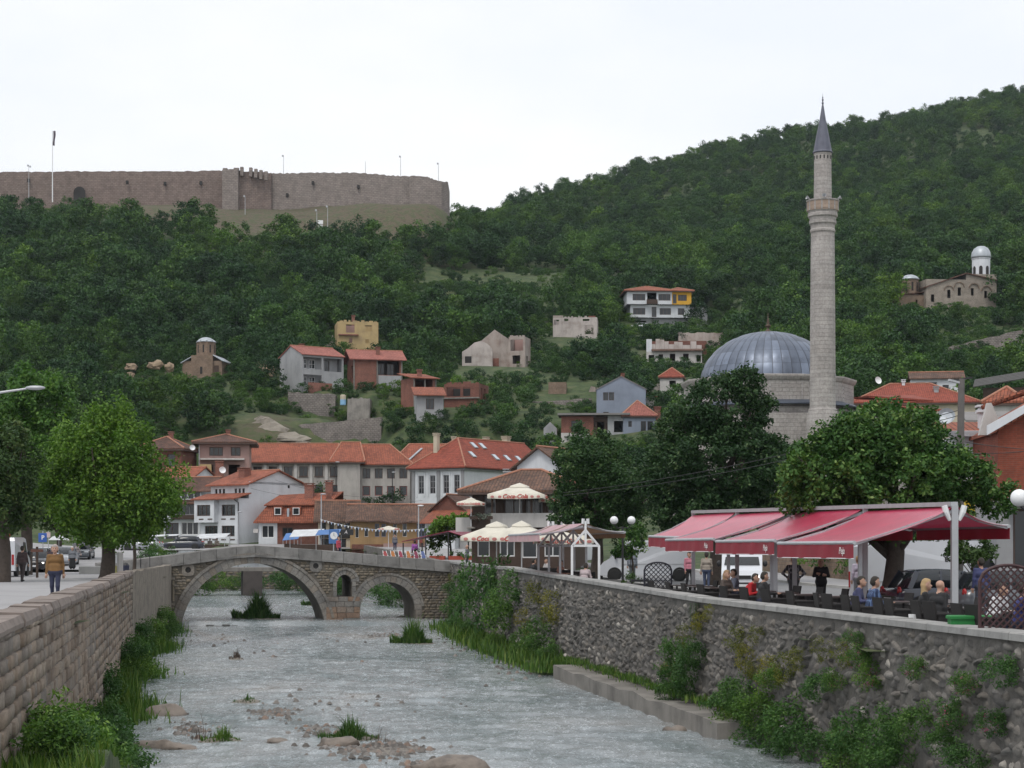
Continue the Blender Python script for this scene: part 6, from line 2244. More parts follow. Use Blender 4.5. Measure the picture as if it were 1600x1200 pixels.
# ---- street trees on the right bank
zt = RGZ(105)
big_tree('linden_tree', 'dark rounded linden behind the small white-posted pergola', (gx(930, 104), 104, RGZ(104)), (0.1, 0, 4.2),
		 [(0, 0, 5.0, 2.75, 2.6, 2.6), (-0.3, 0, 7.0, 2.0, 1.9, 1.6), (0.9, 0.2, 3.8, 2.0, 2.0, 1.6), (-1.6, 0, 3.9, 1.2, 1.3, 1.2)], 400, 85, 0.42, 0.17, leaf_mat('linden_leaf_mid', [(0.0, (0.016, 0.045, 0.014)), (0.6, (0.036, 0.085, 0.024)), (0.88, (0.075, 0.135, 0.042)), (1.0, (0.17, 0.22, 0.10))], 0.18, use_random=False), 0.36, 61)
big_tree('linden_tree', 'tallest dark linden standing in front of the mosque dome', (gx(1118, 96), 96, RGZ(96)), (0.1, 0, 5.5),
		 [(0, 0, 6.2, 3.9, 3.3, 3.0), (0.2, 0, 9.0, 2.5, 2.4, 2.3), (-0.2, 0, 3.9, 3.6, 3.0, 1.6), (2.9, 0, 5.4, 1.9, 2, 2.3), (2.2, 0, 7.4, 1.5, 1.6, 1.3), (-2.4, 0, 6.0, 1.8, 2, 2.2)], 700, 85, 0.46, 0.18, L_linden, 0.45, 62)
big_tree('linden_tree', 'broad bright-leaved linden with thick leaning trunk rising behind the red awnings', (gx(1383, 60), 60, RGZ(60) - 0.1), (0.45, 0, 3.6),
		 [(0.1, 0.2, 4.5, 3.1, 2.6, 1.8), (0.2, 0.3, 5.9, 2.2, 2.0, 1.25), (-1.9, 0, 4.4, 1.9, 1.8, 1.5), (2.3, 0.2, 4.2, 1.5, 1.5, 1.5), (0.3, 0, 3.2, 2.6, 1.8, 0.8), (-0.9, 0, 5.6, 1.3, 1.3, 1.1)], 640, 80, 0.36, 0.15, L_linden2, 0.36, 63)
big_tree('sapling', 'small bright green sapling in front of the white van and globe lamps', (gx(985, 88), 88, RGZ(88)), (0.05, 0, 2.2),
		 [(0.0, 0, 2.1, 0.85, 0.8, 0.7), (0.25, 0, 2.75, 0.5, 0.5, 0.55), (-0.35, 0, 1.7, 0.5, 0.5, 0.4)], 34, 40, 0.26, 0.15, L_linden2, 0.06, 64, n_limb=6)
big_tree('sapling', 'thin leafy sapling beside the parked dark hatchback', (gx(1517, 58), 58, RGZ(58)), (0.0, 0, 2.1),
		 [(0, 0, 1.95, 0.75, 0.7, 0.45)], 30, 40, 0.24, 0.13, L_dark, 0.05, 65, n_limb=6)
# ---- street trees on the left bank
big_tree('ash_tree', 'light yellow-green tree with thick trunk beside the left quay wall', (gx(165, 96), 96, 0.0), (0.1, 0, 4.0),
		 [(0.2, 0, 4.4, 3.5, 3.2, 2.4), (0.4, 0, 6.5, 2.6, 2.5, 2.1), (0.3, 0, 8.0, 1.3, 1.4, 1.2), (-1.4, 0, 5.6, 2.0, 2.0, 1.9), (2.2, 0, 4.2, 1.7, 1.7, 1.9), (0.2, 0, 2.9, 2.9, 2.6, 1.0)], 640, 75, 0.46, 0.19, L_ash, 0.4, 71, shell=0.6, squash=1.4, plume=8, tall=2.0)
big_tree('street_tree', 'tall dark green tree behind the light yellow-green tree', (gx(38, 112), 112, 0.0), (0.1, 0, 6.0),
		 [(0, 0, 7.6, 3.6, 3.2, 3.4), (0.9, 0, 10.6, 2.2, 2.0, 2.3), (1.7, 0, 5.6, 2.4, 2.3, 2.0), (-2.0, 0, 6.5, 2.5, 2.5, 3.0)], 430, 75, 0.55, 0.23, L_dark2, 0.4, 72)
big_tree('street_tree', 'olive-green tree at the street edge with drooping outer branches', (gx(4, 88), 88, 0.0), (0.0, 0, 4.6),
		 [(-0.2, 0, 5.4, 1.9, 2.2, 2.4), (0.2, 0, 3.6, 1.6, 1.8, 1.3), (-1.6, 0, 6.4, 2.0, 2, 2.2)], 260, 75, 0.45, 0.19, L_olive, 0.32, 73)
big_tree('street_tree', 'slim-trunked tree growing beside the bridge railing hoop', (gx(207, 106), 106, 0.0), (0.05, 0, 3.6),
		 [(0.1, 0, 4.4, 1.4, 1.4, 1.5), (0.3, 0, 3.3, 1.3, 1.3, 0.8)], 90, 70, 0.42, 0.2, L_ash, 0.11, 74, n_limb=8)
big_tree('street_tree', 'dark-leaved tree shading the parked cars further up the left street', (gx(90, 150), 150, tz(gx(90, 150), 150)), (0.05, 0, 4.6),
		 [(0.1, 0, 5.2, 4.4, 3, 2.4), (0.3, 0, 7.3, 2.6, 2.6, 1.6)], 220, 60, 0.7, 0.3, L_dark, 0.25, 75, n_limb=8)
big_tree('street_tree', 'dense dark tree filling the gap behind the white delivery van', (gx(-30, 140), 140, tz(gx(-30, 140), 140)), (0.05, 0, 4.6),
		 [(0.1, 0, 4.6, 4.2, 3, 2.6), (0.3, 0, 7.3, 2.8, 2.6, 2.0)], 220, 60, 0.7, 0.3, L_dark, 0.25, 76, n_limb=8)
big_tree('vine_tree', 'lime green vine tree above the dark red awning by the cafe', (gx(702, 150), 150, tz(gx(702, 150), 150)), (0.05, 0, 2.2),
		 [(0.0, 0, 2.7, 1.9, 1.3, 0.9), (0.9, 0, 3.3, 1.3, 1.0, 0.6), (-1.3, 0, 1.9, 0.9, 0.8, 0.9)], 60, 45, 0.4, 0.26, L_ash, 0.1, 77, n_limb=6)

# ---- hill tree variants
g = np.random.default_rng(99)
VAR = []
for i in range(7):
	if i < 5:
		ells = [(0, 0, 3.4, 2.5, 2.5, 2.2), (g.uniform(-1, 1), g.uniform(-1, 1), 4.7, 1.6, 1.6, 1.4), (g.uniform(-1.5, 1.5), g.uniform(-1.5, 1.5), 2.2, 1.8, 1.8, 1.3), (g.uniform(-1.6, 1.6), 0, 3.6, 1.5, 1.5, 1.5)]
		cen = crown_centres(ells, 30, g, 0.55)
		V, Q, T = leaf_cloud(cen, 0.85 * (0.7 + 0.6 * g.random(30)), 52, 0.36, g, 0.6, 0.8)
	elif i == 5:      # round bush
		cen = crown_centres([(0, 0, 1.3, 2.2, 2.2, 1.4)], 22, g, 0.6)
		V, Q, T = leaf_cloud(cen, 0.7, 48, 0.3, g, 0.7, 0.8)
	else:             # columnar
		cen = crown_centres([(0, 0, 3.2, 0.9, 0.9, 3.0)], 26, g, 0.5)
		V, Q, T = leaf_cloud(cen, 0.6, 44, 0.3, g, 0.5, 1.1)
	cm = np_mesh('hill_crown', V, Q, L_forest, {'tone': T})
	mb = MB()
	limbs(mb, (0, 0, -0.8), (0, 0, 3.2 if i != 5 else 1.0), [tuple(c) for c in cen[:5]], 0.17, g, 6)
	VAR.append((cm, mb.mesh('hill_trunk', M_bark, uv=False)))

# areas kept open: (x0, y0, x1, y1, Y of the thing seen there)
CLR = [(285, 524, 358, 592, 300), (183, 562, 272, 590, 297), (428, 534, 534, 606, 286), (534, 542, 632, 604, 290), (516, 488, 594, 545, 331), (614, 578, 760, 636, 276),
	   (716, 512, 824, 584, 318), (860, 490, 934, 534, 351), (974, 444, 1084, 510, 381), (1005, 520, 1098, 568, 325), (1028, 575, 1068, 604, 283), (855, 595, 928, 628, 284),
	   (928, 590, 1012, 646, 267), (872, 643, 1026, 686, 256), (1402, 374, 1564, 482, 366), (1420, 580, 1506, 612, 238), (1318, 598, 1530, 665, 210), (236, 680, 412, 760, 228), (340, 684, 745, 760, 243),
	   (640, 680, 870, 760, 226), (450, 610, 600, 700, 270), (370, 645, 452, 690, 264), (1515, 572, 1610, 700, 160), (1255, 140, 1310, 640, 176), (1095, 508, 1330, 660, 190), (480, 326, 525, 356, 484), (376, 300, 392, 338, 502)]


def fort_line(px):
	return float(np.interp(px, [-300, 120, 150, 340, 400, 600, 640, 695, 712, 770, 800], [300, 303, 320, 336, 374, 374, 346, 332, 320, 328, 312]))


cand = []
g = np.random.default_rng(17)
Y = 208.0
while Y < 1010:
	st = 4.0 if Y < 340 else (4.6 if Y < 520 else 5.8)
	X = -0.345 * Y - 8
	while X < 0.345 * Y + 8:
		cand.append((X + g.uniform(-0.5, 0.5) * st, Y + g.uniform(-0.5, 0.5) * st))
		X += st
	Y += st
cand = np.array(cand)
cz = TZ(cand[:, 0], cand[:, 1])
pts, scl, idxs, rots = [], [], [], []
for (x, y), z in zip(cand, cz):
	px = 800 + F * x / y
	k = F / y
	pyb = 857 - k * (z - EYE)
	s = float(0.6 + 0.95 * g.random() ** 1.6) * (1.1 if y > 330 else 0.9)
	kind = int(g.integers(0, 5))
	# open slopes: only scattered low bushes
	open_ = (640 < px < 900 and 425 < pyb < 500) or (820 < px < 940 and 530 < pyb < 575) or (330 < px < 700 and 328 < pyb < 385 and y < 515) or (px > 1450 and 510 < pyb < 585) or (700 < px < 900 and 590 < pyb < 660) or (1090 < px < 1180 and 500 < pyb < 545)
	if open_:
		if g.random() < (0.35 if pyb > 400 else 0.75):
			continue
		kind, s = 5, float(g.uniform(0.35, 0.85))
	elif g.random() < 0.05 + 0.12 * (math.sin(x * 0.045 + 1.7 * math.sin(y * 0.021)) > 0.72):
		continue
	elif g.random() < 0.10:
		kind = 5
	if g.random() < 0.015:
		kind = 6
	top = {5: 2.6, 6: 6.2}.get(kind, 6.0) * s
	w = {5: 2.4, 6: 1.0}.get(kind, 3.0) * s * k
	pyt = pyb - top * k
	if px < 800 and y > 470:
		if y > 500 and px < 702:
			continue
		if pyt < fort_line(px) - 4:
			if kind == 5 or pyb < fort_line(px) + 4:
				continue
			s *= 0.5
			kind = 5
			pyt = pyb - 2.6 * s * k
			if pyt < fort_line(px) - 2:
				continue
	bad = False
	for (x0, y0, x1, y1, Yh) in CLR:
		if y < Yh + 9 and px + w > x0 and px - w < x1 and pyb > y0 and pyt < y1:
			if y > Yh - 3 and y < Yh + 9 and pyt > y0 + 6:
				if x0 < px < x1:
					bad = True
					break
				continue
			if pyt > y1 - 14 and y < Yh:
				continue
			# shrink to a bush when that still leaves the view open
			if y < Yh and pyb - 2.0 * 0.7 * k > y1 - 12:
				kind, s = 5, 0.6
				pyt = pyb - 2.6 * 0.6 * k
				continue
			bad = True
			break
	if bad or (y < 232 and px < 900) or (y < 215):
		continue
	pts.append((x, y, z - 0.25))
	scl.append(s)
	idxs.append(kind)
	rots.append(float(g.uniform(0, 6.28)))
# low scrub filling the ground between houses and ruins
Y = 232.0
while Y < 420:
	X = -0.33 * Y
	while X < 0.33 * Y:
		x, y = X + g.uniform(-1.2, 1.2), Y + g.uniform(-1.2, 1.2)
		X += 2.7
		if g.random() < 0.12:
			continue
		px = 800 + F * x / y
		z = tz(x, y)
		k = F / y
		s = float(g.uniform(0.28, 0.8))
		pyb = 857 - k * (z - EYE)
		pyt = pyb - 2.6 * s * k
		if pyb > 740 or any(y < Yh + 7 and px + 2 * s * k > x0 and px - 2 * s * k < x1 and pyt < y1 - 5 and pyb > y0 and not (y > Yh - 1.0 and pyt > y1 - 25) for (x0, y0, x1, y1, Yh) in CLR):
			continue
		pts.append((x, y, z - 0.15))
		scl.append(s)
		idxs.append(5)
		rots.append(float(g.uniform(0, 6.28)))
	Y += 2.7
pts = np.array(pts)
# trees that can be told apart between the houses become things, the rest is the wood
order = np.argsort(pts[:, 1])
single = [i for i in order if pts[i, 1] < 300 and idxs[i] != 5][:120]
sset = set(int(i) for i in single)
LM = [('the small church', 322, 300), ('the grey balcony house', 480, 288), ('the brick veranda house', 590, 291), ('the tall brick frame house', 660, 276), ('the roofless brick ruin', 720, 275), ('the ruined brick gable', 770, 318), ('the windowless brown cube', 870, 284),
	  ('the blue-grey gabled house', 965, 267), ('the low flat-roofed house', 920, 256), ('the red pyramid roof house', 1045, 283), ('the mosque dome', 1200, 200), ('the long red roof', 1420, 215), ('the rock outcrop above the school', 415, 266), ('the rubble retaining wall', 520, 272), ('the pinkish hipped house', 350, 232), ('the brown roofed house', 240, 228), ('the left street trees', 60, 240), ('the timber shed', 1580, 200)]


def near_label(x, y):
	return min(LM, key=lambda l: (gx(l[1], l[2]) - x) ** 2 + (l[2] - y) ** 2)[0]


for i in single:
	s = scl[i]
	t_ = 'tree' if idxs[i] != 6 else 'tree'
	nm, lab, grp = ('hill_tree', ('tall' if s > 1.0 else 'small') + ' leafy green tree on the slope near ' + near_label(pts[i][0], pts[i][1]), ('tall' if s > 1.0 else 'small') + ' trees near ' + near_label(pts[i][0], pts[i][1])) if idxs[i] != 6 else ('columnar_tree', 'narrow columnar dark tree on the lower slope', 'columnar trees on the slope')
	o = empty(nm, tuple(pts[i]), rots[i], lab, 'tree', grp)
	o.scale = (s, s, s * (0.9 + 0.25 * ((i * 37) % 10) / 10))
	link('crown', VAR[idxs[i]][0], o)
	link('trunk', VAR[idxs[i]][1], o)
rest = [i for i in range(len(pts)) if i not in sset]
wm = bpy.data.meshes.new('hillside_wood')
wm.from_pydata([tuple(pts[i]) for i in rest], [], [])
for nm, ty, arr in (('scl', 'FLOAT', [scl[i] for i in rest]), ('rot', 'FLOAT', [rots[i] for i in rest]), ('idx', 'INT', [idxs[i] for i in rest])):
	A = wm.attributes.new(nm, ty, 'POINT')
	A.data.foreach_set('value', arr)
wood = tag(link('hillside_wood', wm), 'dense green wood of small trees covering the hillsides', 'wood', kind='stuff')
ng = bpy.data.node_groups.new('wood_scatter', 'GeometryNodeTree')
ng.interface.new_socket('Geometry', in_out='INPUT', socket_type='NodeSocketGeometry')
ng.interface.new_socket('Geometry', in_out='OUTPUT', socket_type='NodeSocketGeometry')
gi, go = ng.nodes.new('NodeGroupInput'), ng.nodes.new('NodeGroupOutput')
jn = ng.nodes.new('GeometryNodeJoinGeometry')
iop = ng.nodes.new('GeometryNodeInstanceOnPoints')
for k, (cm, tm) in reversed(list(enumerate(VAR))):
	src = bpy.data.objects.new('wood_source', cm)
	oi = ng.nodes.new('GeometryNodeObjectInfo')
	oi.inputs['Object'].default_value = src
	oi.inputs['As Instance'].default_value = True
	ng.links.new(oi.outputs['Geometry'], jn.inputs[0])


def named(n, ty):
	a = ng.nodes.new('GeometryNodeInputNamedAttribute')
	a.data_type = ty
	a.inputs['Name'].default_value = n
	return a.outputs['Attribute']


cx_ = ng.nodes.new('ShaderNodeCombineXYZ')
ng.links.new(named('rot', 'FLOAT'), cx_.inputs[2])
er = ng.nodes.new('FunctionNodeEulerToRotation')
ng.links.new(cx_.outputs[0], er.inputs[0])
ng.links.new(gi.outputs[0], iop.inputs['Points'])
ng.links.new(jn.outputs[0], iop.inputs['Instance'])
iop.inputs['Pick Instance'].default_value = True
ng.links.new(named('idx', 'INT'), iop.inputs['Instance Index'])
ng.links.new(er.outputs[0], iop.inputs['Rotation'])
ng.links.new(named('scl', 'FLOAT'), iop.inputs['Scale'])
ng.links.new(iop.outputs[0], go.inputs[0])
md = wood.modifiers.new('scatter', 'NODES')
md.node_group = ng
print('WOOD', len(pts), 'single', len(single))

# ================================================================== RIVERSIDE PLANTS
g = np.random.default_rng(5)
SH = []
for i in range(5):
	cen = crown_centres([(0, 0, 0.55, 0.8, 0.7, 0.55), (g.uniform(-0.4, 0.4), 0, 1.0, 0.5, 0.5, 0.4)], 34, g, 0.5)
	V, Q, T = leaf_cloud(cen, 0.28, 52, 0.105, g, 0.6, 0.9, 0.45)
	SH.append(np_mesh('shrub', V, Q, L_shrub, {'tone': T}))
SHY = []
for i in range(3):
	cen = crown_centres([(0, 0, 0.4, 0.7, 0.6, 0.5), (g.uniform(-0.3, 0.3), -0.1, -0.2, 0.4, 0.4, 0.5)], 24, g, 0.4)
	V, Q, T = leaf_cloud(cen, 0.25, 48, 0.09, g, 0.4, 1.1, 0.45)
	SHY.append(np_mesh('shrub', V, Q, L_shruby, {'tone': T}))
cen = crown_centres([(0, 0, 0.4, 0.6, 0.5, 0.45)], 16, g, 0.6)
V, Q, T = leaf_cloud(cen, 0.2, 7, 0.06, g, 0.6, 0.9, 0.7)
FLW = np_mesh('flowers', V, Q, L_flower, {'tone': T})


def wall_Y(px):
	lo_, hi_ = 20.0, 132.0
	for _ in range(40):
		m_ = (lo_ + hi_) / 2
		if 800 + F * RWX(m_) / m_ > px:
			lo_ = m_
		else:
			hi_ = m_
	return (lo_ + hi_) / 2


rr = random.Random(12)


def shrub(px, py, r, yellow=False, off=0.25, label=None, group=None, flowers=False, stretch=1.0):
	"""bush rooted on the right quay wall at the picture point, r metres half-size"""
	Y = wall_Y(px)
	p = (RWX(Y) - off, Y, hz(py, Y) - 0.55 * r)
	where = next(w for lim, w in ((760, 'near the bridge end'), (830, 'below the cream parasols'), (900, 'below the pink striped awning'), (1010, 'below the white pergola'), (1110, 'below the black lattice screen'), (1200, 'below the bright red shirt'), (1270, 'below the arms-on-hips person'), (1345, 'below the end red awning'), (1420, 'below the checked shirt'), (1500, 'below the white end post'), (9999, 'below the green planter')) if px < lim)
	hi = 'high on' if p[2] > -1.5 else 'low on'
	what = ('large' if r > 0.75 else 'small') + (' yellow-green tuft ' if yellow else ' magenta flowering bush ' if flowers else ' green bush ')
	o = empty('wall_shrub', p, rr.uniform(0, 6.28), label or what + hi + ' the rubble quay wall ' + where, 'shrub', group or what + hi + ' the quay wall ' + where)
	o.scale = (r, r, r * stretch)
	link('foliage', rr.choice(SHY if yellow else SH), o)
	if flowers:
		link('flowers', FLW, o, (0, 0, 0.15))
	return o


o = shrub(775, 948, 2.1, off=0.9, label='largest bush at the quay wall near the bridge end', stretch=1.5)
del o['group']
for px, py, r in ((722, 950, 1.2), (735, 980, 1.1), (756, 990, 1.0), (715, 920, 0.7), (800, 960, 1.5), (812, 925, 1.2), (790, 1005, 0.9), (838, 1010, 0.9), (868, 1000, 1.1), (880, 1020, 0.7), (735, 905, 0.6), (750, 935, 1.0)):
	shrub(px, py, r, off=0.6)
for px, py, r in ((845, 918, 0.9), (875, 935, 1.0), (830, 960, 0.8), (862, 955, 0.6), (712, 900, 0.5), (724, 925, 0.5), (842, 985, 0.6)):
	shrub(px, py, r, True)
for px, py, r in ((1075, 1020, 0.7), (1095, 1045, 0.8), (1070, 1060, 0.7), (1090, 1075, 0.6), (1062, 1085, 0.5), (1105, 1020, 0.6), (1150, 1100, 0.7), (1180, 1085, 0.8), (1170, 1125, 0.8), (1205, 1110, 0.9), (1255, 1130, 0.95), (1200, 1150, 0.8),
				  (1310, 1170, 0.8), (1360, 1150, 0.8), (1410, 1140, 0.7), (1275, 1160, 0.8), (1240, 1165, 0.7), (1430, 1180, 0.7), (1400, 1190, 0.8), (1350, 1195, 0.8), (1460, 1130, 0.6), (1225, 1060, 0.5), (1590, 1050, 0.5), (1500, 1160, 0.5),
				  (1540, 1190, 0.6), (1305, 1075, 0.6)):
	shrub(px, py, r, off=0.4)
for px, py, r in ((1105, 965, 0.45), (1085, 985, 0.5), (1165, 990, 0.6), (1195, 985, 0.4), (1180, 1020, 0.6), (1215, 1035, 0.55), (1240, 1030, 0.6), (1300, 1005, 0.4), (1330, 1010, 0.45), (1190, 1040, 0.35), (1120, 950, 0.3), (1060, 1040, 0.5), (1260, 1020, 0.4)):
	shrub(px, py, r, True)
for px, py, r in ((1360, 1030, 0.45), (1375, 1060, 0.5), (1530, 1070, 0.4), (1325, 1065, 0.4), (1510, 1120, 0.5), (1335, 1150, 0.45), (1570, 1130, 0.45), (1350, 1000, 0.35), (1450, 1045, 0.4)):
	shrub(px, py, r, flowers=True, off=0.3)
# trailing plant hanging from the coping
Y = wall_Y(1094)
hp_ = empty('trailing_plant', (RWX(Y) - 0.1, Y, RTOP(Y) - 0.2), 0, 'long green trailing stems hanging from the coping of the quay wall', 'plant')
V, Q, T = [], [], []
for i in range(40):
	x0, y0 = rr.uniform(-0.25, 0.05), rr.uniform(-0.45, 0.45)
	L_ = rr.uniform(0.5, 1.25)
	for j in range(5):
		z0, z1 = -L_ * j / 5, -L_ * (j + 1) / 5
		b0 = len(V)
		V += [(x0, y0, z0), (x0, y0 + 0.05, z0), (x0 + 0.01, y0 + 0.045, z1), (x0 + 0.01, y0 + 0.005, z1)]
		Q.append((b0, b0 + 1, b0 + 2, b0 + 3))
		T.append(rr.random())
link('stems', np_mesh('stems', np.array(V), np.array(Q), L_grass, {'tone': np.array(T)}), hp_)


def blades(n, spread, h, g, wid=0.022, lean=0.35, cx=None):
	"""grass blades as bent tapered strips"""
	if cx is None:
		a = g.random(n) * 6.283
		r = np.sqrt(g.random(n))
		cx = np.stack([np.cos(a) * r * spread[0], np.sin(a) * r * spread[1], np.zeros(n)], 1)
	H = h * (0.25 + 0.85 * g.random((n, 1)))
	d = g.normal(size=(n, 3))
	if spread is not None:
		rel = np.hypot(cx[:, 0] / spread[0], cx[:, 1] / spread[1])[:, None]
		H = H * (1.12 - 0.75 * rel ** 1.5) * (0.75 + 0.4 * np.sin(cx[:, :1] * 5.1 / spread[0] + 1.0))
		d[:, :2] += 1.2 * cx[:, :2] / spread[0]
		lean = lean + 0.45
	else:
		H = H * (0.7 + 0.45 * np.sin(cx[:, 1:2] * 1.9) * np.sin(cx[:, 1:2] * 0.73 + cx[:, :1]))
	d[:, 2] = 0
	d /= np.linalg.norm(d, axis=1)[:, None]
	s = np.cross(d, (0, 0, 1))
	up = np.array((0, 0, 1.0))
	w = wid * (0.7 + 0.6 * g.random((n, 1)))
	ln = lean * g.random((n, 1)) * H
	p0, p1 = cx, cx + up * H * 0.6 + d * ln * 0.35
	p2 = cx + up * H + d * ln
	V = np.stack([p0 - s * w, p0 + s * w, p1 + s * w * 0.8, p1 - s * w * 0.8, p2 + s * w * 0.15, p2 - s * w * 0.15], 1).reshape(-1, 3)
	i = np.arange(n)[:, None] * 6
	Q = np.concatenate([i + np.array([[0, 1, 2, 3]]), i + np.array([[3, 2, 4, 5]])], 0)
	t = g.random(n)
	return V, Q, np.concatenate([t, t])


def tuft(label, px, py, rx, h, n=260, wid=0.022, mat=L_grass, name='grass_tuft', group=None, base=True, zoff=0.0):
	Y = 0
	for Yt in np.arange(40, 150, 0.1):
		if (857 + (EYE - WZ(Yt) - zoff) * F / Yt) <= py:
			Y = float(Yt)
			break
	o = empty(name, (gx(px, Y), Y, WZ(Y) + zoff), 0, label, 'grass', group)
	gg = np.random.default_rng(int(px * 7 + py))
	V, Q, T = blades(n, (rx, rx * 0.8), h, gg, wid)
	link('blades', np_mesh('blades', V, Q, mat, {'tone': T}), o)
	if base:
		mb = MB()
		mb.ball((0, 0, -0.1), (rx * 1.25, rx * 1.05, 0.2), 14, 6)
		mb.v = [(x * rr.uniform(0.9, 1.1), y * rr.uniform(0.9, 1.1), z) for x, y, z in mb.v]
		mb.build('gravel_base', pm('wet_gravel', (0.19, 0.17, 0.145), 0.5, 6, 0.8, 0.03, 16), o, True)
	return o


tuft('tall leafy grass island in midstream under the large arch', 400, 966, 1.7, 1.7, 1600, 0.045)
tuft('grass tuft with dry stems just downstream of the small arch', 643, 1005, 1.2, 1.4, 1000, 0.035)
tuft('bright grass clump on the gravel spit with dry stalks', 545, 1156, 0.85, 0.62, 900, 0.018)
tuft('short round grass clump by the flat boulders', 345, 1158, 0.55, 0.42, 500, 0.016)
tuft('thin low strip of grass in the shallow water', 386, 1097, 0.5, 0.25, 260, 0.016)
tuft('dark little tuft standing alone in the water', 369, 1030, 0.35, 0.5, 160, 0.018, L_twig)
tuft('rounded bush-like grass on the bank behind the bridge pier', 490, 946, 1.0, 1.2, 500, 0.05)
tuft('left-hand grass clump on the bank seen through the large arch', 466, 938, 1.0, 1.0, 500, 0.05)
for px, py, lab in ((600, 940, 'tall green grass under the small arch beside the bridge pier'), (640, 945, 'green grass under the small arch beside the far wall'), (575, 938, 'grass against the pier side under the small arch')):
	tuft(lab, px, py, 1.2, 1.7, 600, 0.05)
for px, py, lab in ((1, 0, ''),):
	pass
# dry stalks
for px, py, lab in ((590, 1160, 'thin dry stalks on the gravel spit'), (315, 1155, 'dry twigs standing beside the flat boulder')):
	tuft(lab, px, py, 0.45, 0.7, 36, 0.008, L_twig, 'dry_stalks', base=False)

# bank grass along the walls (nobody could count it)
g = np.random.default_rng(8)
n = 15000
yy = np.concatenate([g.uniform(44, 122, n // 2), g.uniform(52, 100, n // 2)])
xx = np.array([LWX(y) for y in yy]) + 0.05 + np.abs(g.normal(0, 1, n)) * (0.35 + 0.35 * (np.sin(yy * 0.35) > 0.1))
ok = np.sin(yy * 0.21 + 1.0) + 0.5 * np.sin(yy * 0.77) > -0.75
cx = np.stack([xx, yy, np.array([WZ(y) for y in yy]) - 0.1], 1)[ok]
V, Q, T = blades(len(cx), None, 0.85, g, 0.03, 0.5, cx)
yy2 = g.uniform(74, 118, 9000)
xx2 = np.array([RWX(y) for y in yy2]) - np.abs(g.normal(0, 0.75, 9000)) - 0.05
cx2 = np.stack([xx2, yy2, np.full(9000, -3.5)], 1)
V2, Q2, T2 = blades(9000, None, 0.75, g, 0.035, 0.5, cx2)
yy3 = g.uniform(50, 76, 2600)
xx3 = np.array([RWX(y) for y in yy3]) - 0.05 - np.abs(g.normal(0, 0.3, 2600))
V3, Q3, T3 = blades(2600, None, 0.3, g, 0.016, 0.6, np.stack([xx3, yy3, np.full(2600, -3.0)], 1))
V = np.concatenate([V, V2, V3])
Q = np.concatenate([Q, Q2 + len(cx) * 6, Q3 + (len(cx) + 9000) * 6])
tag(link('bank_grass', np_mesh('bank_grass', V, Q, L_grass, {'tone': np.concatenate([T, T2, T3])})), 'rough green grass and weeds along the foot of both quay walls', 'grass', kind='stuff')
# earth under the left bank grass
mb = MB()
ribbon(mb, list(np.arange(24, 123, 2.0)), LWX, -0.55, -0.02, -4.6, lambda y: -3.62 + 0.12 * math.sin(y * 0.8), side=1)
tag(mb.build('left_bank_earth', M_ground), kind='structure')
# bushes on the left bank
for px, X, Y, z, r, lab in ((70, -9.35, 38.5, -3.9, 1.45, 'big dark bush at the foot of the left quay wall'), (120, -10.6, 46, -3.9, 0.95, 'smaller bush behind the big dark bush below the left wall'), (150, -13.2, 58, -3.8, 0.9, 'leafy weed clump at the base of the left wall near the boulders'),
						  (190, -15.2, 72, -3.8, 1.2, 'tall weed bush halfway along the left wall'), (225, -18.2, 88, -3.8, 1.4, 'green bush where the stone wall meets the rendered end'), (250, -20.6, 106, -3.8, 1.3, 'bush below the rendered wall near the bridge'), (20, -8.5, 34.0, -3.9, 1.9, 'tall dark bush hugging the left wall beside the big bush'), (60, -8.7, 36.0, -3.9, 1.3, 'leafy bush growing in front of the tall dark bush'), (60, -9.6, 42.0, -3.9, 1.1, 'bush with reddish stems behind the big dark bush')):
	o = empty('bank_bush', (X, Y, z), rr.uniform(0, 6), lab, 'shrub')
	for q in range(2 if r < 1.05 else 5):
		a_ = q * 2.4
		d_ = 0.0 if q == 0 else 0.5 * r
		f_ = link('foliage', SH[q % 5], o, (d_ * math.cos(a_), d_ * math.sin(a_), (0.55 * r if q in (0, 3) else 0.0)), (0, 0, a_ * 1.7))
		f_.scale = (0.95,) * 3
# raised earth bank at the foot of the left wall, nearest stretch
mb = MB()
ribbon(mb, list(np.arange(16, 47, 1.5)), LWX, -1.5, -0.02, -4.8, lambda y: float(np.interp(y, [16, 30, 34, 40, 46], [-1.5, -1.75, -2.5, -3.3, -3.75])) + 0.08 * math.sin(y * 2), side=1)
tag(mb.build('earth_bank', M_ground), kind='structure')
for X, Y, z, r, lab in ((LWX(28) + 0.6, 28.0, -1.75, 0.7, 'pale green weed bush on the earth bank where the left wall leaves the view'), (LWX(31) + 0.75, 31.0, -2.1, 0.95, 'weed bush on the earth bank next to the tall dark bush'), (LWX(34.5) + 1.0, 34.6, -2.8, 0.9, 'rounded weed bush at the lower edge of the earth bank')):
	o = empty('bank_bush', (X, Y, z), rr.uniform(0, 6), lab, 'shrub')
	o.scale = (r, r, r)
	link('foliage', SH[2], o)
	link('foliage', SH[4], o, (0.3, 0.5, -0.1), (0, 0, 2.0))
n = 5000
gg = np.random.default_rng(77)
yy = gg.uniform(22, 46, n)
off = gg.uniform(0.02, 1.5, n)
xx = np.array([LWX(y) for y in yy]) + off
zz = np.interp(yy, [16, 30, 34, 40, 46], [-1.5, -1.75, -2.5, -3.3, -3.75]) - 0.05
V, Q, T = blades(n, None, 0.45, gg, 0.014, 0.6, np.stack([xx, yy, zz], 1))
tag(link('verge_grass', np_mesh('verge_grass', V, Q, L_grass, {'tone': T})), 'bright grass on the raised earth bank below the left wall', 'grass', kind='stuff')
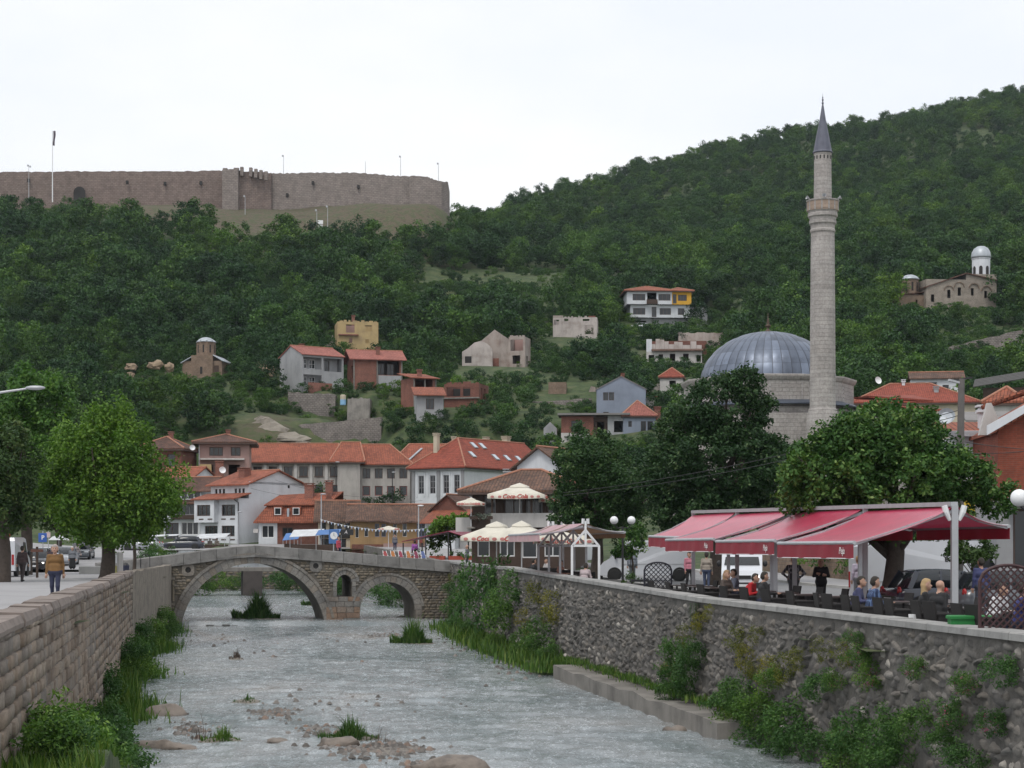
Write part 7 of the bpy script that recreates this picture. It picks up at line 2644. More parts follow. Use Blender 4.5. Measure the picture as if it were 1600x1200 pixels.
# greenery along the water upstream of the bridge
for i, (px, Y, r) in enumerate(((318, 170, 1.5), (345, 182, 1.7), (372, 184, 1.5), (395, 184, 1.8), (440, 183, 1.9), (465, 182, 1.7), (492, 178, 2.0), (520, 165, 2.0), (545, 158, 2.1), (600, 150, 1.7), (625, 146, 1.6), (655, 141, 1.4))):
	o = empty('bank_bush', (gx(px, Y), Y, WZ(Y) - 0.2), i * 1.3, 'green bush at the water on the far bank behind the ' + ('small arch' if px > 560 else 'bridge pier' if px > 500 else 'large arch'), 'shrub', 'bushes upstream behind the ' + ('small arch' if px > 560 else 'bridge pier' if px > 500 else 'large arch'))
	o.scale = (r, r, r)
	link('foliage', SH[i % 5], o)
# hedge by the bridge on the left street
for i, (px, Y, r) in enumerate(((232, 134, 1.2), (248, 135, 1.2), (263, 136, 1.1))):
	o = empty('hedge_bush', (gx(px, Y), Y, tz(gx(px, Y), Y) - 0.1), i, 'rounded green hedge bush beside the bridge parapet', 'shrub', 'hedge bushes by the bridge')
	o.scale = (r, r, r * 1.1)
	link('foliage', SH[i], o)
for i in range(12):
	Y = 66 + i * 4.0
	o = empty('hedge_bush', (RWX(Y) + 21.6, Y, -0.2), i, 'dark green hedge bush along the roadside wall', 'shrub', 'hedge along the roadside wall')
	o.scale = (2.2, 2.2, 2.2)
	link('foliage', SH[i % 5], o)

# ------------------------------------------------------------------ boulders, gravel
def wy(py):
	return 5.35 * F / (py - 857.0)


for px, py, r, lab in ((262, 1116, (0.75, 0.4, 0.3), 'long pale boulder in the water left of midstream'), (268, 1167, (0.85, 0.4, 0.26), 'flat pinkish boulder beside the short round grass clump'), (138, 1152, (0.55, 0.6, 0.5), 'reddish rounded boulder against the left bank'),
					   (150, 1178, (0.35, 0.3, 0.22), 'small reddish stone below the left bank boulder'), (112, 1105, (0.4, 0.5, 0.55), 'mossy upright boulder half hidden by the bank bush'), (520, 1166, (0.5, 0.35, 0.22), 'brown boulder at the edge of the gravel spit'),
					   (436, 1159, (0.32, 0.25, 0.14), 'dark low stone left of the gravel spit'), (631, 972, (0.75, 0.6, 0.5), 'sandy boulder under the small arch'), (700, 1208, (1.0, 0.6, 0.28), 'broad sandy rock at the edge of the stream'), (598, 972, (0.3, 0.3, 0.18), 'small pale stone beside the bridge pier'),
					   (1052, 1143, (0.3, 0.3, 0.22), 'rounded stone at the end of the concrete ledge')):
	Y = wy(py)
	rock('boulder', lab, (gx(px, Y), Y, -3.72), r, int(px), M_boulder, 'boulder', flat=0.35)
gg = np.random.default_rng(3)
pv, pq = patch(4, 3, 0.2, 0.05, 2.5)
VV, QQ, TT = [], [], []
base = 0
for cxp, cyp, nx, ny, n in ((585, 1172, 75, 14, 380), (430, 1116, 40, 9, 110), (500, 1142, 45, 8, 90), (690, 1193, 60, 6, 90), (300, 1140, 30, 12, 90), (600, 993, 40, 4, 90), (420, 1010, 160, 30, 46), (560, 1095, 200, 20, 40), (330, 1000, 40, 20, 18), (820, 1048, 60, 14, 60), (720, 1000, 30, 20, 60)):
	for i in range(n):
		px, py = cxp + gg.normal(0, nx * 0.5), cyp + gg.normal(0, ny * 0.5)
		Y = wy(py)
		if Y < 36:
			continue
		s = 0.05 + 0.09 * gg.random() ** 2
		a = gg.random() * 6.28
		h = -3.72 + 0.035 * gg.random()
		v = np.stack([pv[:, 0] * np.cos(a) - pv[:, 2] * np.sin(a), pv[:, 0] * np.sin(a) + pv[:, 2] * np.cos(a), -pv[:, 1] * 0.3], 1) * s * 2
		VV.append(v + np.array((gx(px, Y), Y, h)))
		QQ.append(pq + base)
		base += len(v)
		TT.append(np.full(len(pq), gg.random()))
M_peb = stone_mat('pebble', [(0.0, (0.08, 0.072, 0.066)), (0.5, (0.15, 0.138, 0.128)), (0.85, (0.22, 0.205, 0.195)), (1.0, (0.20, 0.13, 0.095))], 0.7, 0.005)
tag(link('river_gravel', np_mesh('river_gravel', np.concatenate(VV), np.concatenate(QQ), M_peb, {'tone': np.concatenate(TT)})), 'grey and brown gravel showing through the shallow water', 'gravel', kind='stuff')
# gravel spits
for px, py, rx, ry, lab in ((590, 1172, 1.2, 1.5, 'main_spit'),):
	Y = wy(py)
	mb = MB()
	mb.ball((0, 0, 0), (rx, ry, 0.06), 20, 8)
	mb.v = [(x * (1 + 0.25 * math.sin(3 * math.atan2(y, x) + px)), y * (1 + 0.2 * math.sin(2 * math.atan2(y, x) + 1)), z) for x, y, z in mb.v]
	tag(mb.build('gravel_spit', pm('wet_gravel', (0.19, 0.17, 0.145)), None, True, (gx(px, Y), Y, -3.72)), kind='structure')

# ================================================================== STREET THINGS
D_ = Vector((-0.165, 0.986, 0)).normalized()      # along the right quay, upstream
NR = Vector((-D_.y, D_.x, 0))                     # towards the river
A_ST = R(99.5)                                    # heading that faces the street


def spot(px, off, dz=0.0):
	"""ground point on the terrace, off metres behind the right wall face"""
	lo_, hi_ = 20.0, 132.0
	for _ in range(40):
		m_ = (lo_ + hi_) / 2
		if 800 + F * (RWX(m_) + off) / m_ > px:
			lo_ = m_
		else:
			hi_ = m_
	Y = (lo_ + hi_) / 2
	return Vector((RWX(Y) + off, Y, RGZ(Y) + dz))


def text_mesh(body, size, mat, shear=0.0, extrude=0.004, align='CENTER', bold=0.0):
	cu = bpy.data.curves.new('lettering', 'FONT')
	cu.body = body
	cu.size = size
	cu.align_x = align
	cu.align_y = 'CENTER'
	cu.shear = shear
	cu.extrude = extrude
	cu.offset = bold
	cu.resolution_u = 3
	o = bpy.data.objects.new('lettering', cu)
	me = bpy.data.meshes.new_from_object(o)
	bpy.data.objects.remove(o)
	me.materials.clear()
	me.materials.append(mat)
	return me


# ------------------------------------------------------------------ awnings
def cloth_mat(name, c, rough=0.45, sheen=0.5, trans=0.25, coat=0.0):
	if name in MATS:
		return MATS[name]
	m, nt, b, out = nt_new(name)
	v = coords(nt)
	col = ramp(nt, noise(nt, v, 1.3, 4), [(0.3, tuple(x * 0.82 for x in c)), (0.7, tuple(min(1, x * 1.1) for x in c))])
	nt.links.new(col, b.inputs['Base Color'])
	b.inputs['Roughness'].default_value = rough
	b.inputs['Coat Weight'].default_value = coat
	b.inputs['Coat Roughness'].default_value = 0.3
	b.inputs['Sheen Weight'].default_value = sheen
	b.inputs['Sheen Roughness'].default_value = 0.3
	b.inputs['Sheen Tint'].default_value = (1, 1, 1, 1)
	tr = nt.nodes.new('ShaderNodeBsdfTranslucent')
	nt.links.new(col, tr.inputs['Color'])
	ms = nt.nodes.new('ShaderNodeMixShader')
	ms.inputs[0].default_value = trans
	nt.links.new(b.outputs[0], ms.inputs[1])
	nt.links.new(tr.outputs[0], ms.inputs[2])
	nt.links.new(ms.outputs[0], out.inputs['Surface'])
	w = noise(nt, v, 220, 2)
	nt.links.new(bump(nt, w, 0.002), b.inputs['Normal'])
	MATS[name] = m
	return m


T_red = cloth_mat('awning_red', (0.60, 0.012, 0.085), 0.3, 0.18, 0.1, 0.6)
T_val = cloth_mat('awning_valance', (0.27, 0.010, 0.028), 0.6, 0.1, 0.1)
T_pink = cloth_mat('awning_faded_pink', (0.60, 0.33, 0.36), 0.5, 0.5)
T_brown = cloth_mat('awning_brown', (0.20, 0.105, 0.05), 0.6, 0.3)
T_maroon = cloth_mat('awning_maroon', (0.30, 0.03, 0.07), 0.5, 0.4)
T_cream = cloth_mat('umbrella_cream', (0.72, 0.68, 0.58), 0.6, 0.2, 0.15)
T_white = cloth_mat('stall_white', (0.74, 0.76, 0.78), 0.6, 0.2)
T_blue = cloth_mat('stall_blue', (0.10, 0.24, 0.55), 0.6, 0.2)
M_cola = pm('lettering_red', (0.50, 0.05, 0.04), 0.1, 3, 0.6)
M_letw = pm('lettering_white', (0.75, 0.70, 0.70), 0.1, 3, 0.6)


def awning(label, p0, p1, q0, q1, mat, vmat, val=0.42, logo=None, stripes=None, group=None, dark=False):
	"""p0-p1 ridge line, q0-q1 front edge (p0/q0 the end nearer the camera)"""
	o = empty('awning', p0, 0, label, 'awning', group)
	b0 = Vector(p0)
	P0, P1, Q0, Q1 = [Vector(a) - b0 for a in (p0, p1, q0, q1)]
	mb = MB()
	n, m_ = 12, 14
	v = []
	for j in range(n + 1):
		for i in range(m_ + 1):
			s, t = i / m_, j / n
			a = P0.lerp(P1, s).lerp(Q0.lerp(Q1, s), t)
			a = a + Vector((0, 0, -0.13 * math.sin(math.pi * t ** 0.9) - 0.012 * math.sin(s * 40) * math.sin(math.pi * t)))
			v.append(a)
	W_ = m_ + 1
	fs = [(j * W_ + i, j * W_ + i + 1, (j + 1) * W_ + i + 1, (j + 1) * W_ + i) for j in range(n) for i in range(m_)]
	mats = [mat]
	mb.add(v, fs)
	if stripes:
		mats = [mat, stripes]
		mb.m = [1 if (i % 7) == 5 else 0 for j in range(n) for i in range(m_)]
	mb.build('canopy', mats, o, True)
	mb = MB()
	mb.tube([Q0, Q1], 0.055, 8)
	mb.build('front_bar', M_greymetal, o)
	nrm = (Q0 - P0)
	nrm.z = 0
	nrm.normalize()
	mb = MB()
	v = []
	for i in range(25):
		s = i / 24
		a = Q0.lerp(Q1, s) + nrm * (0.03 + 0.012 * math.sin(i * 1.7))
		v += [a + Vector((0, 0, -0.03)), a + Vector((0, 0, -val)) + nrm * 0.02 * math.sin(i * 0.9)]
	mb.add(v, [(2 * i, 2 * i + 2, 2 * i + 3, 2 * i + 1) for i in range(24)])
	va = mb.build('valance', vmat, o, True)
	if not dark:
		mb = MB()
		mb.tube([Q0 + nrm * 0.035 - Vector((0, 0, val)), Q1 + nrm * 0.035 - Vector((0, 0, val))], 0.014, 6)
		mb.build('hem', M_white, va)
	for P, Q in ((P0, Q0), (P1, Q1)):
		inn = (P1 - P0).normalized() * (0.06 if P is P0 else -0.06)
		el = P.lerp(Q, 0.5) + inn * 12 * 0.4 + Vector((0, 0, -0.12))
		mb = MB()
		mb.bar(P + inn + Vector((0, 0, -0.12)), el, 0.06, 0.09)
		mb.bar(el, Q + inn + Vector((0, 0, -0.04)), 0.05, 0.08)
		mb.build('folding_arm', M_greymetal, o)
	if logo:
		lt = link('lettering', logo, va)
		c = Q0.lerp(Q1, 0.13) + nrm * 0.055 + Vector((0, 0, -val * 0.52))
		yaw = math.atan2(nrm.x, -nrm.y)
		lt.location = c
		lt.rotation_euler = (R(90), 0, yaw)
	return o


E0 = Vector((11.85, 48, 0))
ZR, ZF = 2.78, 1.80
logo = text_mesh('Peja', 0.27, M_letw, 0.2)
grp = 'red awnings over the terrace'
rows = [(0.0, 6.5, 2.8, 'red awning with pale sheen at the white end post'), (6.8, 13.2, 2.8, 'second red awning from the white end post'), (13.5, 20.0, 2.8, 'third red awning from the white end post'), (20.3, 26.5, 1.85, 'shortest red awning at the pergola end of the terrace')]
for s0, s1, L_, lab in rows:
	zr = ZR + 0.012 * s0
	a, b_ = E0 + D_ * s0, E0 + D_ * s1
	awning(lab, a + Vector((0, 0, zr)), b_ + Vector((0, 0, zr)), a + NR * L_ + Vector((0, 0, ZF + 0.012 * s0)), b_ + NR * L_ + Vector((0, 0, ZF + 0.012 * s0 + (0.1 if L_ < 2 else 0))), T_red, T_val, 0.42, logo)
for s0, s1, lab in ((0.0, 6.5, 'rear red awning sloping to the street beside the white end post'), (6.8, 13.2, 'rear red awning second from the white end post'), (13.5, 20.0, 'added rear red awning third from the white end post')):  # the third one is added to deepen the shade on the terrace
	a, b_ = E0 + D_ * s0, E0 + D_ * s1
	awning(lab, a - NR * 0.1 + Vector((0, 0, ZR)), b_ - NR * 0.1 + Vector((0, 0, ZR)), a - NR * 1.55 + Vector((0, 0, 2.25)), b_ - NR * 1.55 + Vector((0, 0, 2.25)), T_red, T_val, 0.35, dark=True)
fr_ = empty('terrace_pergola', E0 + Vector((0, 0, -0.4)), 0, 'grey metal ridge frame with posts carrying the red awnings', 'pergola')
mb = MB()
for s in (0.0,):
	mb.bar((0, 0, -0.05), (0, 0, ZR + 0.42), 0.17, 0.17)
mb.build('end_post', M_greymetal, fr_)
for sg in (-1, 1):
	MB().tube([(sg * 0.12, 0, ZR + 0.02), (sg * 0.22, 0, ZR + 0.24), (sg * 0.27, 0, ZR + 0.42)], [0.05, 0.085, 0.08], 8).build('roller_cap', M_white, fr_)
for s in (6.65, 13.35, 20.15, 26.4):
	p = D_ * s
	MB().bar((p.x, p.y, -0.05), (p.x, p.y, ZR + 0.4 + 0.012 * s), 0.14, 0.14).build('post', M_greymetal, fr_)
for s0, s1 in ((0, 6.65), (6.65, 13.35), (13.35, 20.15), (20.15, 26.4)):
	a, b_ = D_ * s0, D_ * s1
	MB().bar((a.x, a.y, ZR + 0.46 + 0.012 * s0), (b_.x, b_.y, ZR + 0.46 + 0.012 * s1), 0.2, 0.12).build('ridge_beam', M_greymetal, fr_)
for s, L_ in ((1.2, 2.2), (8.0, 2.4), (9.0, 2.2), (14.5, 2.0)):
	p = D_ * s + NR * L_
	MB().bar((p.x, p.y, -0.05), (p.x, p.y, 2.25), 0.11, 0.11, up=(0, 1, 0)).build('front_post', M_greymetal, fr_)

# pergola with white posts
pg0 = Vector((3.2, 78, 0))
pg = empty('white_pergola', pg0 + Vector((0, 0, RGZ(78))), 0, 'white-posted gabled pergola standing on the quay by the cafe', 'pergola')
zb = RGZ(78)
for i in range(4):
	c = D_ * (i * 2.7)
	w = 0.6
	zt_, za = 1.65 + 0.12 - zb, 2.45 - zb
	m_ = M_white if i == 0 else M_greymetal
	for sg in (-1, 1):
		q = c + NR * (-w * sg)
		MB().bar((q.x, q.y, -0.05), (q.x, q.y, zt_), 0.1, 0.1).build('post', m_, pg)
		MB().bar((q.x, q.y, zt_ - 0.02), (c.x, c.y, za), 0.09, 0.09).build('rafter', m_, pg)
	a, b_ = c + NR * w, c - NR * w
	MB().bar((a.x, a.y, zt_), (b_.x, b_.y, zt_), 0.09, 0.1).build('tie_beam', m_, pg)
	MB().bar((c.x, c.y, zt_), (c.x, c.y, 2.85 - zb), 0.09, 0.09).build('king_post', m_, pg)
	for sg in ((-1, 1) if i in (0, 3) else ()):
		q = c + NR * 0.12 * sg
		MB().tube([(q.x, q.y, 2.72 - zb), (q.x + 0.02 * sg, q.y, 2.95 - zb)], [0.06, 0.07], 8).build('roller_cap', M_white, pg)
q = D_ * 8.1
MB().bar((0, 0, za + 0.1), (q.x, q.y, za + 0.1), 0.1, 0.12).build('ridge_beam', M_greymetal, pg)
awning('faded pink striped awning on the river side of the white pergola', pg0 + NR * 0.1 + Vector((0, 0, 2.74)), pg0 + D_ * 8.3 + NR * 0.1 + Vector((0, 0, 2.74)), pg0 + NR * 2.0 + Vector((0, 0, 2.28)), pg0 + D_ * 8.3 + NR * 2.0 + Vector((0, 0, 2.28)), T_pink, T_pink, 0.32, stripes=T_brown, dark=True)
awning('brown awning on the street side of the white pergola', pg0 - NR * 0.1 + Vector((0, 0, 2.74)), pg0 + D_ * 8.3 - NR * 0.1 + Vector((0, 0, 2.74)), pg0 - NR * 1.75 + Vector((0, 0, 2.36)), pg0 + D_ * 8.3 - NR * 1.75 + Vector((0, 0, 2.36)), T_brown, T_brown, 0.25, dark=True)


# ------------------------------------------------------------------ umbrellas
cola = text_mesh('Coca-Cola', 0.36, M_cola, 0.35, bold=0.008)


def umbrella(label, loc, w, h, rz=R(-8), peak=0.75, val=0.26, group=None, scale_txt=1.0, pole=True):
	o = empty('parasol', loc, rz, label, 'parasol', group)
	hw = w / 2
	mb = MB()
	n = 6

	def ring(z, s, m_=n):
		r_ = []
		for k in range(4):
			a = [(-s, -s), (s, -s), (s, s), (-s, s)][k]
			b_ = [(s, -s), (s, s), (-s, s), (-s, -s)][k]
			for i in range(m_):
				t = i / m_
				x, y = a[0] + (b_[0] - a[0]) * t, a[1] + (b_[1] - a[1]) * t
				sag = math.sin(math.pi * t) * 0.06 * s / hw
				r_.append((x, y, z - sag))
		return r_
	rings = [ring(h - val + 0.02, hw + 0.01), ring(h, hw), ring(h + peak * 0.42, hw * 0.56), ring(h + peak * 0.75, hw * 0.22)]
	v = [p for r_ in rings for p in r_]
	N = 4 * n
	fs = [(i * N + k, i * N + (k + 1) % N, (i + 1) * N + (k + 1) % N, (i + 1) * N + k) for i in range(3) for k in range(N)]
	mb.add(v, fs)
	mb.build('canopy', T_cream, o, True)
	mb = MB()
	v = ring(h + peak * 0.70, hw * 0.32) + ring(h + peak * 0.82, hw * 0.29) + [(0, 0, h + peak * 1.12)]
	fs = [(k, (k + 1) % N, N + (k + 1) % N, N + k) for k in range(N)] + [(N + k, N + (k + 1) % N, 2 * N) for k in range(N)]
	mb.add(v, fs)
	mb.build('vent_cap', T_cream, o, True)
	if pole:
		MB().tube([(0, 0, 0), (0, 0, h + peak)], 0.035, 8).build('pole', M_white, o)
		MB().lathe([(0.32, 0), (0.32, 0.08), (0.1, 0.14)], 14).build('base', M_conc, o)
	for sx in (-1, 1):
		for sy in (-1, 1):
			MB().bar((sx * hw * 0.98, sy * hw * 0.98, h - 0.03), (0, 0, h + peak * 0.62), 0.03, 0.03).build('rib', M_white, o)
	for k in range(4):
		lt = link('lettering', cola, o, (0, 0, 0), (R(90), 0, R(90) * k))
		a = R(90) * k
		lt.location = (math.sin(a) * (hw + 0.035), -math.cos(a) * (hw + 0.035), h - val * 0.55)
		lt.scale = (scale_txt, scale_txt, 1)
		# scalloped red trim at the corners
	for sx in (-0.82, -0.55, 0.62, 0.85):
		MB().ball((sx * hw, -hw - 0.02, h - val * 0.6), (0.13, 0.012, 0.09), 8, 6).build('printed_badge', pm('badge_pink', (0.52, 0.20, 0.18), 0.2, 3, 0.7), o)
	return o


umbrella('cream parasol with red script nearest the bridge end of the quay', (gx(776, 99), 99, RGZ(99)), 3.3, hz(838, 99) - RGZ(99), R(-12))
umbrella('cream parasol with red script beside the striped pink awning', (gx(815, 95), 95, RGZ(95)), 3.1, hz(838, 95) - RGZ(95), R(-6))
umbrella('cream parasol seen behind the white pergola posts', (gx(880, 98), 98, RGZ(98)), 3.2, hz(842, 98) - RGZ(98), R(0))
cz_ = hz(823, 127)
umbrella('large cream parasol with red script on the cafe balcony', (gx(812, 126.6), 126.6, cz_), 3.9, hz(773, 126.6) - cz_, R(-10), 0.75, 0.32, scale_txt=1.15)
umbrella('cream balcony parasol half hidden by the rounded linden', (gx(882, 128), 128, cz_), 3.2, hz(779, 128) - cz_, R(-10), 0.6, 0.3)
umbrella('small cream parasol at the corner of the cafe balcony', (gx(736, 126.0), 126.0, hz(826, 126)), 1.7, hz(785, 126) - hz(826, 126), R(-10), 0.3, 0.22, scale_txt=0.5)
umbrella('pale flat parasol over the shop front of the ochre house', (gx(607, 178), 178, tz(gx(607, 178), 178)), 2.2, 2.3, R(5), 0.25, 0.1, scale_txt=0.01)

# maroon terrace awning by the bridge end
rt = empty('terrace_awning', (gx(668, 148), 148, tz(gx(668, 148), 148)), R(-12), 'dark red sloping awning roof on black posts beside the bridge end', 'awning')
zg = rt.location.z
za, zb_ = hz(846, 148) - zg, hz(828, 148) - zg
mb = MB()
mb.slab([(-1.6, -2.2, za), (2.3, -2.2, zb_ - 0.1), (2.9, 3.0, zb_ + 0.15), (-1.2, 3.0, za + 0.25)], 0.05)
mb.build('canopy', T_maroon, rt)
mb = MB()
mb.slab([(2.3, -2.2, zb_ - 0.11), (5.6, -2.2, za - 0.2), (5.9, 3.0, za), (2.9, 3.0, zb_ + 0.13)], 0.05)
mb.build('rear_canopy', T_maroon, rt)
for x, y in ((-1.5, -2.1), (0.4, -2.1), (2.3, -2.1), (5.4, -2.1), (-1.2, 2.8), (2.8, 2.8)):
	MB().bar((x, y, -0.1), (x, y, (za if x < 0 else zb_) - 0.12 if x < 5 else za - 0.25), 0.09, 0.09).build('post', M_black, rt)
for i, x in enumerate((-0.8, 0.8, 2.4, 4.0)):
	MB().cbox(x, -2.5, 0, x + 1.3, -2.2, 0.45, 0.02).build('flower_box', pm('planter_red', (0.32, 0.06, 0.035), 0.2, 3, 0.8), rt)
	gg = np.random.default_rng(i)
	V, Q, T = leaf_cloud(crown_centres([(0, 0, 0.25, 0.6, 0.25, 0.35)], 10, gg), 0.2, 22, 0.14, gg)
	link('box_plants', np_mesh('box_plants', V, Q, L_dark, {'tone': T}), rt, (x + 0.65, -2.35, 0.4))


# ------------------------------------------------------------------ people (signed distance body, one continuous surface)
def surface_nets(f, org, h):
	"""isosurface f<0 on a grid; returns vertices, quads"""
	s = f < 0
	nx, ny, nz_ = f.shape
	c = np.zeros((nx - 1, ny - 1, nz_ - 1), int)
	for dx in (0, 1):
		for dy in (0, 1):
			for dz in (0, 1):
				c += s[dx:nx - 1 + dx, dy:ny - 1 + dy, dz:nz_ - 1 + dz]
	act = (c > 0) & (c < 8)
	ids = -np.ones(act.shape, int)
	cell = np.argwhere(act)
	ids[act] = np.arange(len(cell))
	acc = np.zeros((len(cell), 3))
	cnt = np.zeros(len(cell))
	corners = [(0, 0, 0), (1, 0, 0), (0, 1, 0), (1, 1, 0), (0, 0, 1), (1, 0, 1), (0, 1, 1), (1, 1, 1)]
	for a in range(8):
		for b_ in range(a + 1, 8):
			A, B = np.array(corners[a]), np.array(corners[b_])
			if np.abs(A - B).sum() != 1:
				continue
			fa = f[cell[:, 0] + A[0], cell[:, 1] + A[1], cell[:, 2] + A[2]]
			fb = f[cell[:, 0] + B[0], cell[:, 1] + B[1], cell[:, 2] + B[2]]
			m_ = (fa < 0) != (fb < 0)
			t = np.where(m_, fa / np.where(m_, fa - fb, 1), 0)[:, None]
			acc += np.where(m_[:, None], A + t * (B - A), 0)
			cnt += m_
	V = (cell + acc / cnt[:, None]) * h + org
	quads = []
	for ax in range(3):
		sl0 = [slice(1, -1)] * 3
		sl1 = [slice(1, -1)] * 3
		sl0[ax] = slice(0, -1)
		sl1[ax] = slice(1, None)
		s0, s1 = s[tuple(sl0)], s[tuple(sl1)]
		e = np.argwhere(s0 != s1)
		flip = s0[s0 != s1]
		u, w = [a for a in range(3) if a != ax]
		e = e.copy()
		e[:, u] += 1
		e[:, w] += 1
		q = []
		for du, dw in ((1, 1), (0, 1), (0, 0), (1, 0)):
			p = e.copy()
			p[:, u] -= du
			p[:, w] -= dw
			q.append(ids[p[:, 0], p[:, 1], p[:, 2]])
		q = np.stack(q, 1)
		fl_ = flip if ax != 1 else ~flip
		q[~fl_] = q[~fl_][:, ::-1]
		quads.append(q)
	return V, np.concatenate(quads)


def body(pose='stand', lean=0.0, arms='down', stride=0.0, hair='short', skirt=False, fat=1.0, turn=0.0):
	"""capsule list (p, q, r0, r1, part): 0 skin 1 top 2 legs 3 shoes 4 hair; figure faces -y, 1.75 tall"""
	C = []
	sit = pose == 'sit'
	hz_ = 0.53 if sit else 0.93
	hip = np.array((0, 0, hz_))

	def L(v):          # lean the upper body forward about the hips
		v = np.array(v, float)
		d = v - hip
		c, s = math.cos(lean), math.sin(lean)
		return hip + np.array((d[0], d[1] * c - d[2] * s, d[1] * s + d[2] * c))
	z = hz_
	f = fat
	C += [(L((-0.085, 0, z)), L((0.085, 0, z)), 0.125 * f, 0.125 * f, 2), (L((-0.07, 0, z + 0.17)), L((0.07, 0, z + 0.17)), 0.118 * f, 0.118 * f, 1), (L((-0.1, 0.005, z + 0.36)), L((0.1, 0.005, z + 0.36)), 0.118, 0.118, 1),
		  (L((-0.14, 0, z + 0.475)), L((0.14, 0, z + 0.475)), 0.07, 0.07, 1), (L((-0.07, 0, z + 0.06)), L((0.07, 0, z + 0.06)), 0.128 * f, 0.128 * f, 1)]
	C += [(L((0, 0.01, z + 0.48)), L((0, -0.01, z + 0.60)), 0.058, 0.052, 0)]
	hc = L((0, -0.02, z + 0.70))
	ct, st = math.cos(turn), math.sin(turn)

	def H(v):
		return hc + np.array((v[0] * ct - v[1] * st, v[0] * st + v[1] * ct, v[2]))
	C += [(H((0, 0.015, 0.03)), H((0, -0.005, -0.02)), 0.093, 0.085, 0), (H((0, -0.03, -0.05)), H((0, -0.045, -0.075)), 0.06, 0.05, 0), (H((0, -0.09, 0.005)), H((0, -0.108, -0.022)), 0.012, 0.018, 0)]
	for sg in (-1, 1):
		C.append((H((sg * 0.088, 0.01, 0.005)), H((sg * 0.09, 0.015, -0.03)), 0.018, 0.014, 0))
	if hair != 'bald':
		C += [(H((0, 0.035, 0.055)), H((0, 0.06, 0.0)), 0.092, 0.085, 4), (H((0, -0.035, 0.09)), H((0, 0.02, 0.09)), 0.05, 0.06, 4)]
	if hair == 'long':
		C += [(H((-0.05, 0.07, -0.02)), H((-0.06, 0.08, -0.2)), 0.06, 0.05, 4), (H((0.05, 0.07, -0.02)), H((0.06, 0.08, -0.2)), 0.06, 0.05, 4)]
	for sg in (-1, 1):
		sh = L((sg * 0.19, 0, z + 0.485))
		if arms == 'cross':
			el = L((sg * 0.26, -0.06, z + 0.22))
			wr = L((-sg * 0.02, -0.2, z + 0.27 + 0.03 * sg))
			hd = np.array((-sg * 1.0, 0.05, 0.05))
		elif arms == 'table':
			el = L((sg * 0.25, -0.13, z + 0.22))
			wr = np.array((sg * 0.12, -0.42, z + 0.2))
			hd = np.array((-sg * 0.3, -1.0, -0.05))
		elif arms == 'hips':
			el = L((sg * 0.38, 0.05, z + 0.24))
			wr = L((sg * 0.2, -0.05, z + 0.08))
			hd = np.array((-sg * 0.7, -0.3, -0.6))
		elif arms == 'face' and sg > 0:
			el = L((sg * 0.24, -0.22, z + 0.24))
			wr = L((sg * 0.09, -0.2, z + 0.50))
			hd = np.array((-0.3, -0.2, 1.0))
		else:
			sw = stride * sg * 0.5
			el = L((sg * 0.235, 0.02 + sw * 0.25, z + 0.20))
			wr = L((sg * 0.25, -0.03 + sw * 0.6, z - 0.04))
			hd = np.array((0, -0.12 + sw * 0.3, -1.0))
		hd = hd / np.linalg.norm(hd)
		C += [(sh, el, 0.062, 0.047, 1), (el, wr, 0.046, 0.034, 1)]
		pm_ = wr + hd * 0.075
		C.append((wr + hd * 0.01, pm_, 0.03, 0.036, 0))
		sd = np.cross(hd, (0, 1.0, 0) if abs(hd[1]) < 0.7 else (0, 0, 1.0))
		sd = sd / (np.linalg.norm(sd) + 1e-9)
		nn = np.cross(sd, hd)
		for k, ln in enumerate((0.062, 0.075, 0.07, 0.055)):
			b0 = pm_ + sd * (k - 1.5) * 0.021 + hd * 0.015
			mdl = b0 + hd * ln * 0.55 + nn * 0.006
			C += [(b0, mdl, 0.0105, 0.010, 0), (mdl, mdl + hd * ln * 0.4 + nn * 0.02, 0.010, 0.009, 0)]
		th = wr + hd * 0.03 + sd * 0.03
		C += [(th, th + sd * 0.03 + hd * 0.03, 0.013, 0.012, 0), (th + sd * 0.03 + hd * 0.03, th + sd * 0.035 + hd * 0.06, 0.012, 0.010, 0)]
		hp = np.array((sg * 0.09, 0, hz_ - 0.02))
		if sit:
			kn = np.array((sg * 0.12, -0.44, 0.52))
			an = np.array((sg * 0.12, -0.42, 0.09))
		else:
			a = stride * sg
			kn = np.array((sg * 0.095, -0.04 - a * 0.22, 0.50))
			an = np.array((sg * 0.1, 0.03 - a * 0.42 + 0.02, 0.085 + max(0, -a) * 0.08))
		C += [(hp, kn, 0.092 * (0.6 + 0.4 * f), 0.064, 2), (kn, an, 0.062, 0.046, 2), (an + np.array((0, 0.02, -0.04)), an + np.array((sg * 0.01, -0.15, -0.055)), 0.045, 0.036, 3)]
	if skirt:
		C += [(L((-0.05, 0, z - 0.05)), np.array((-0.09, 0, 0.35)), 0.14, 0.15, 2), (L((0.05, 0, z - 0.05)), np.array((0.09, 0, 0.35)), 0.14, 0.15, 2)]
	return C, (H((-0.034, -0.083, 0.012)), H((0.034, -0.083, 0.012)), H((0, -0.098, -0.052)))


M_eye = pm('eye_dark', (0.03, 0.025, 0.02), 0.1, 3, 0.3)
M_lip = pm('lip', (0.30, 0.12, 0.10), 0.1, 3, 0.6)
_skin = [pm('skin_a', (0.42, 0.25, 0.18), 0.12, 6, 0.55), pm('skin_b', (0.36, 0.20, 0.14), 0.12, 6, 0.55)]


def cm(name, c):
	return pm('cloth_' + name, c, 0.25, 5, 0.85, 0.004, 30)


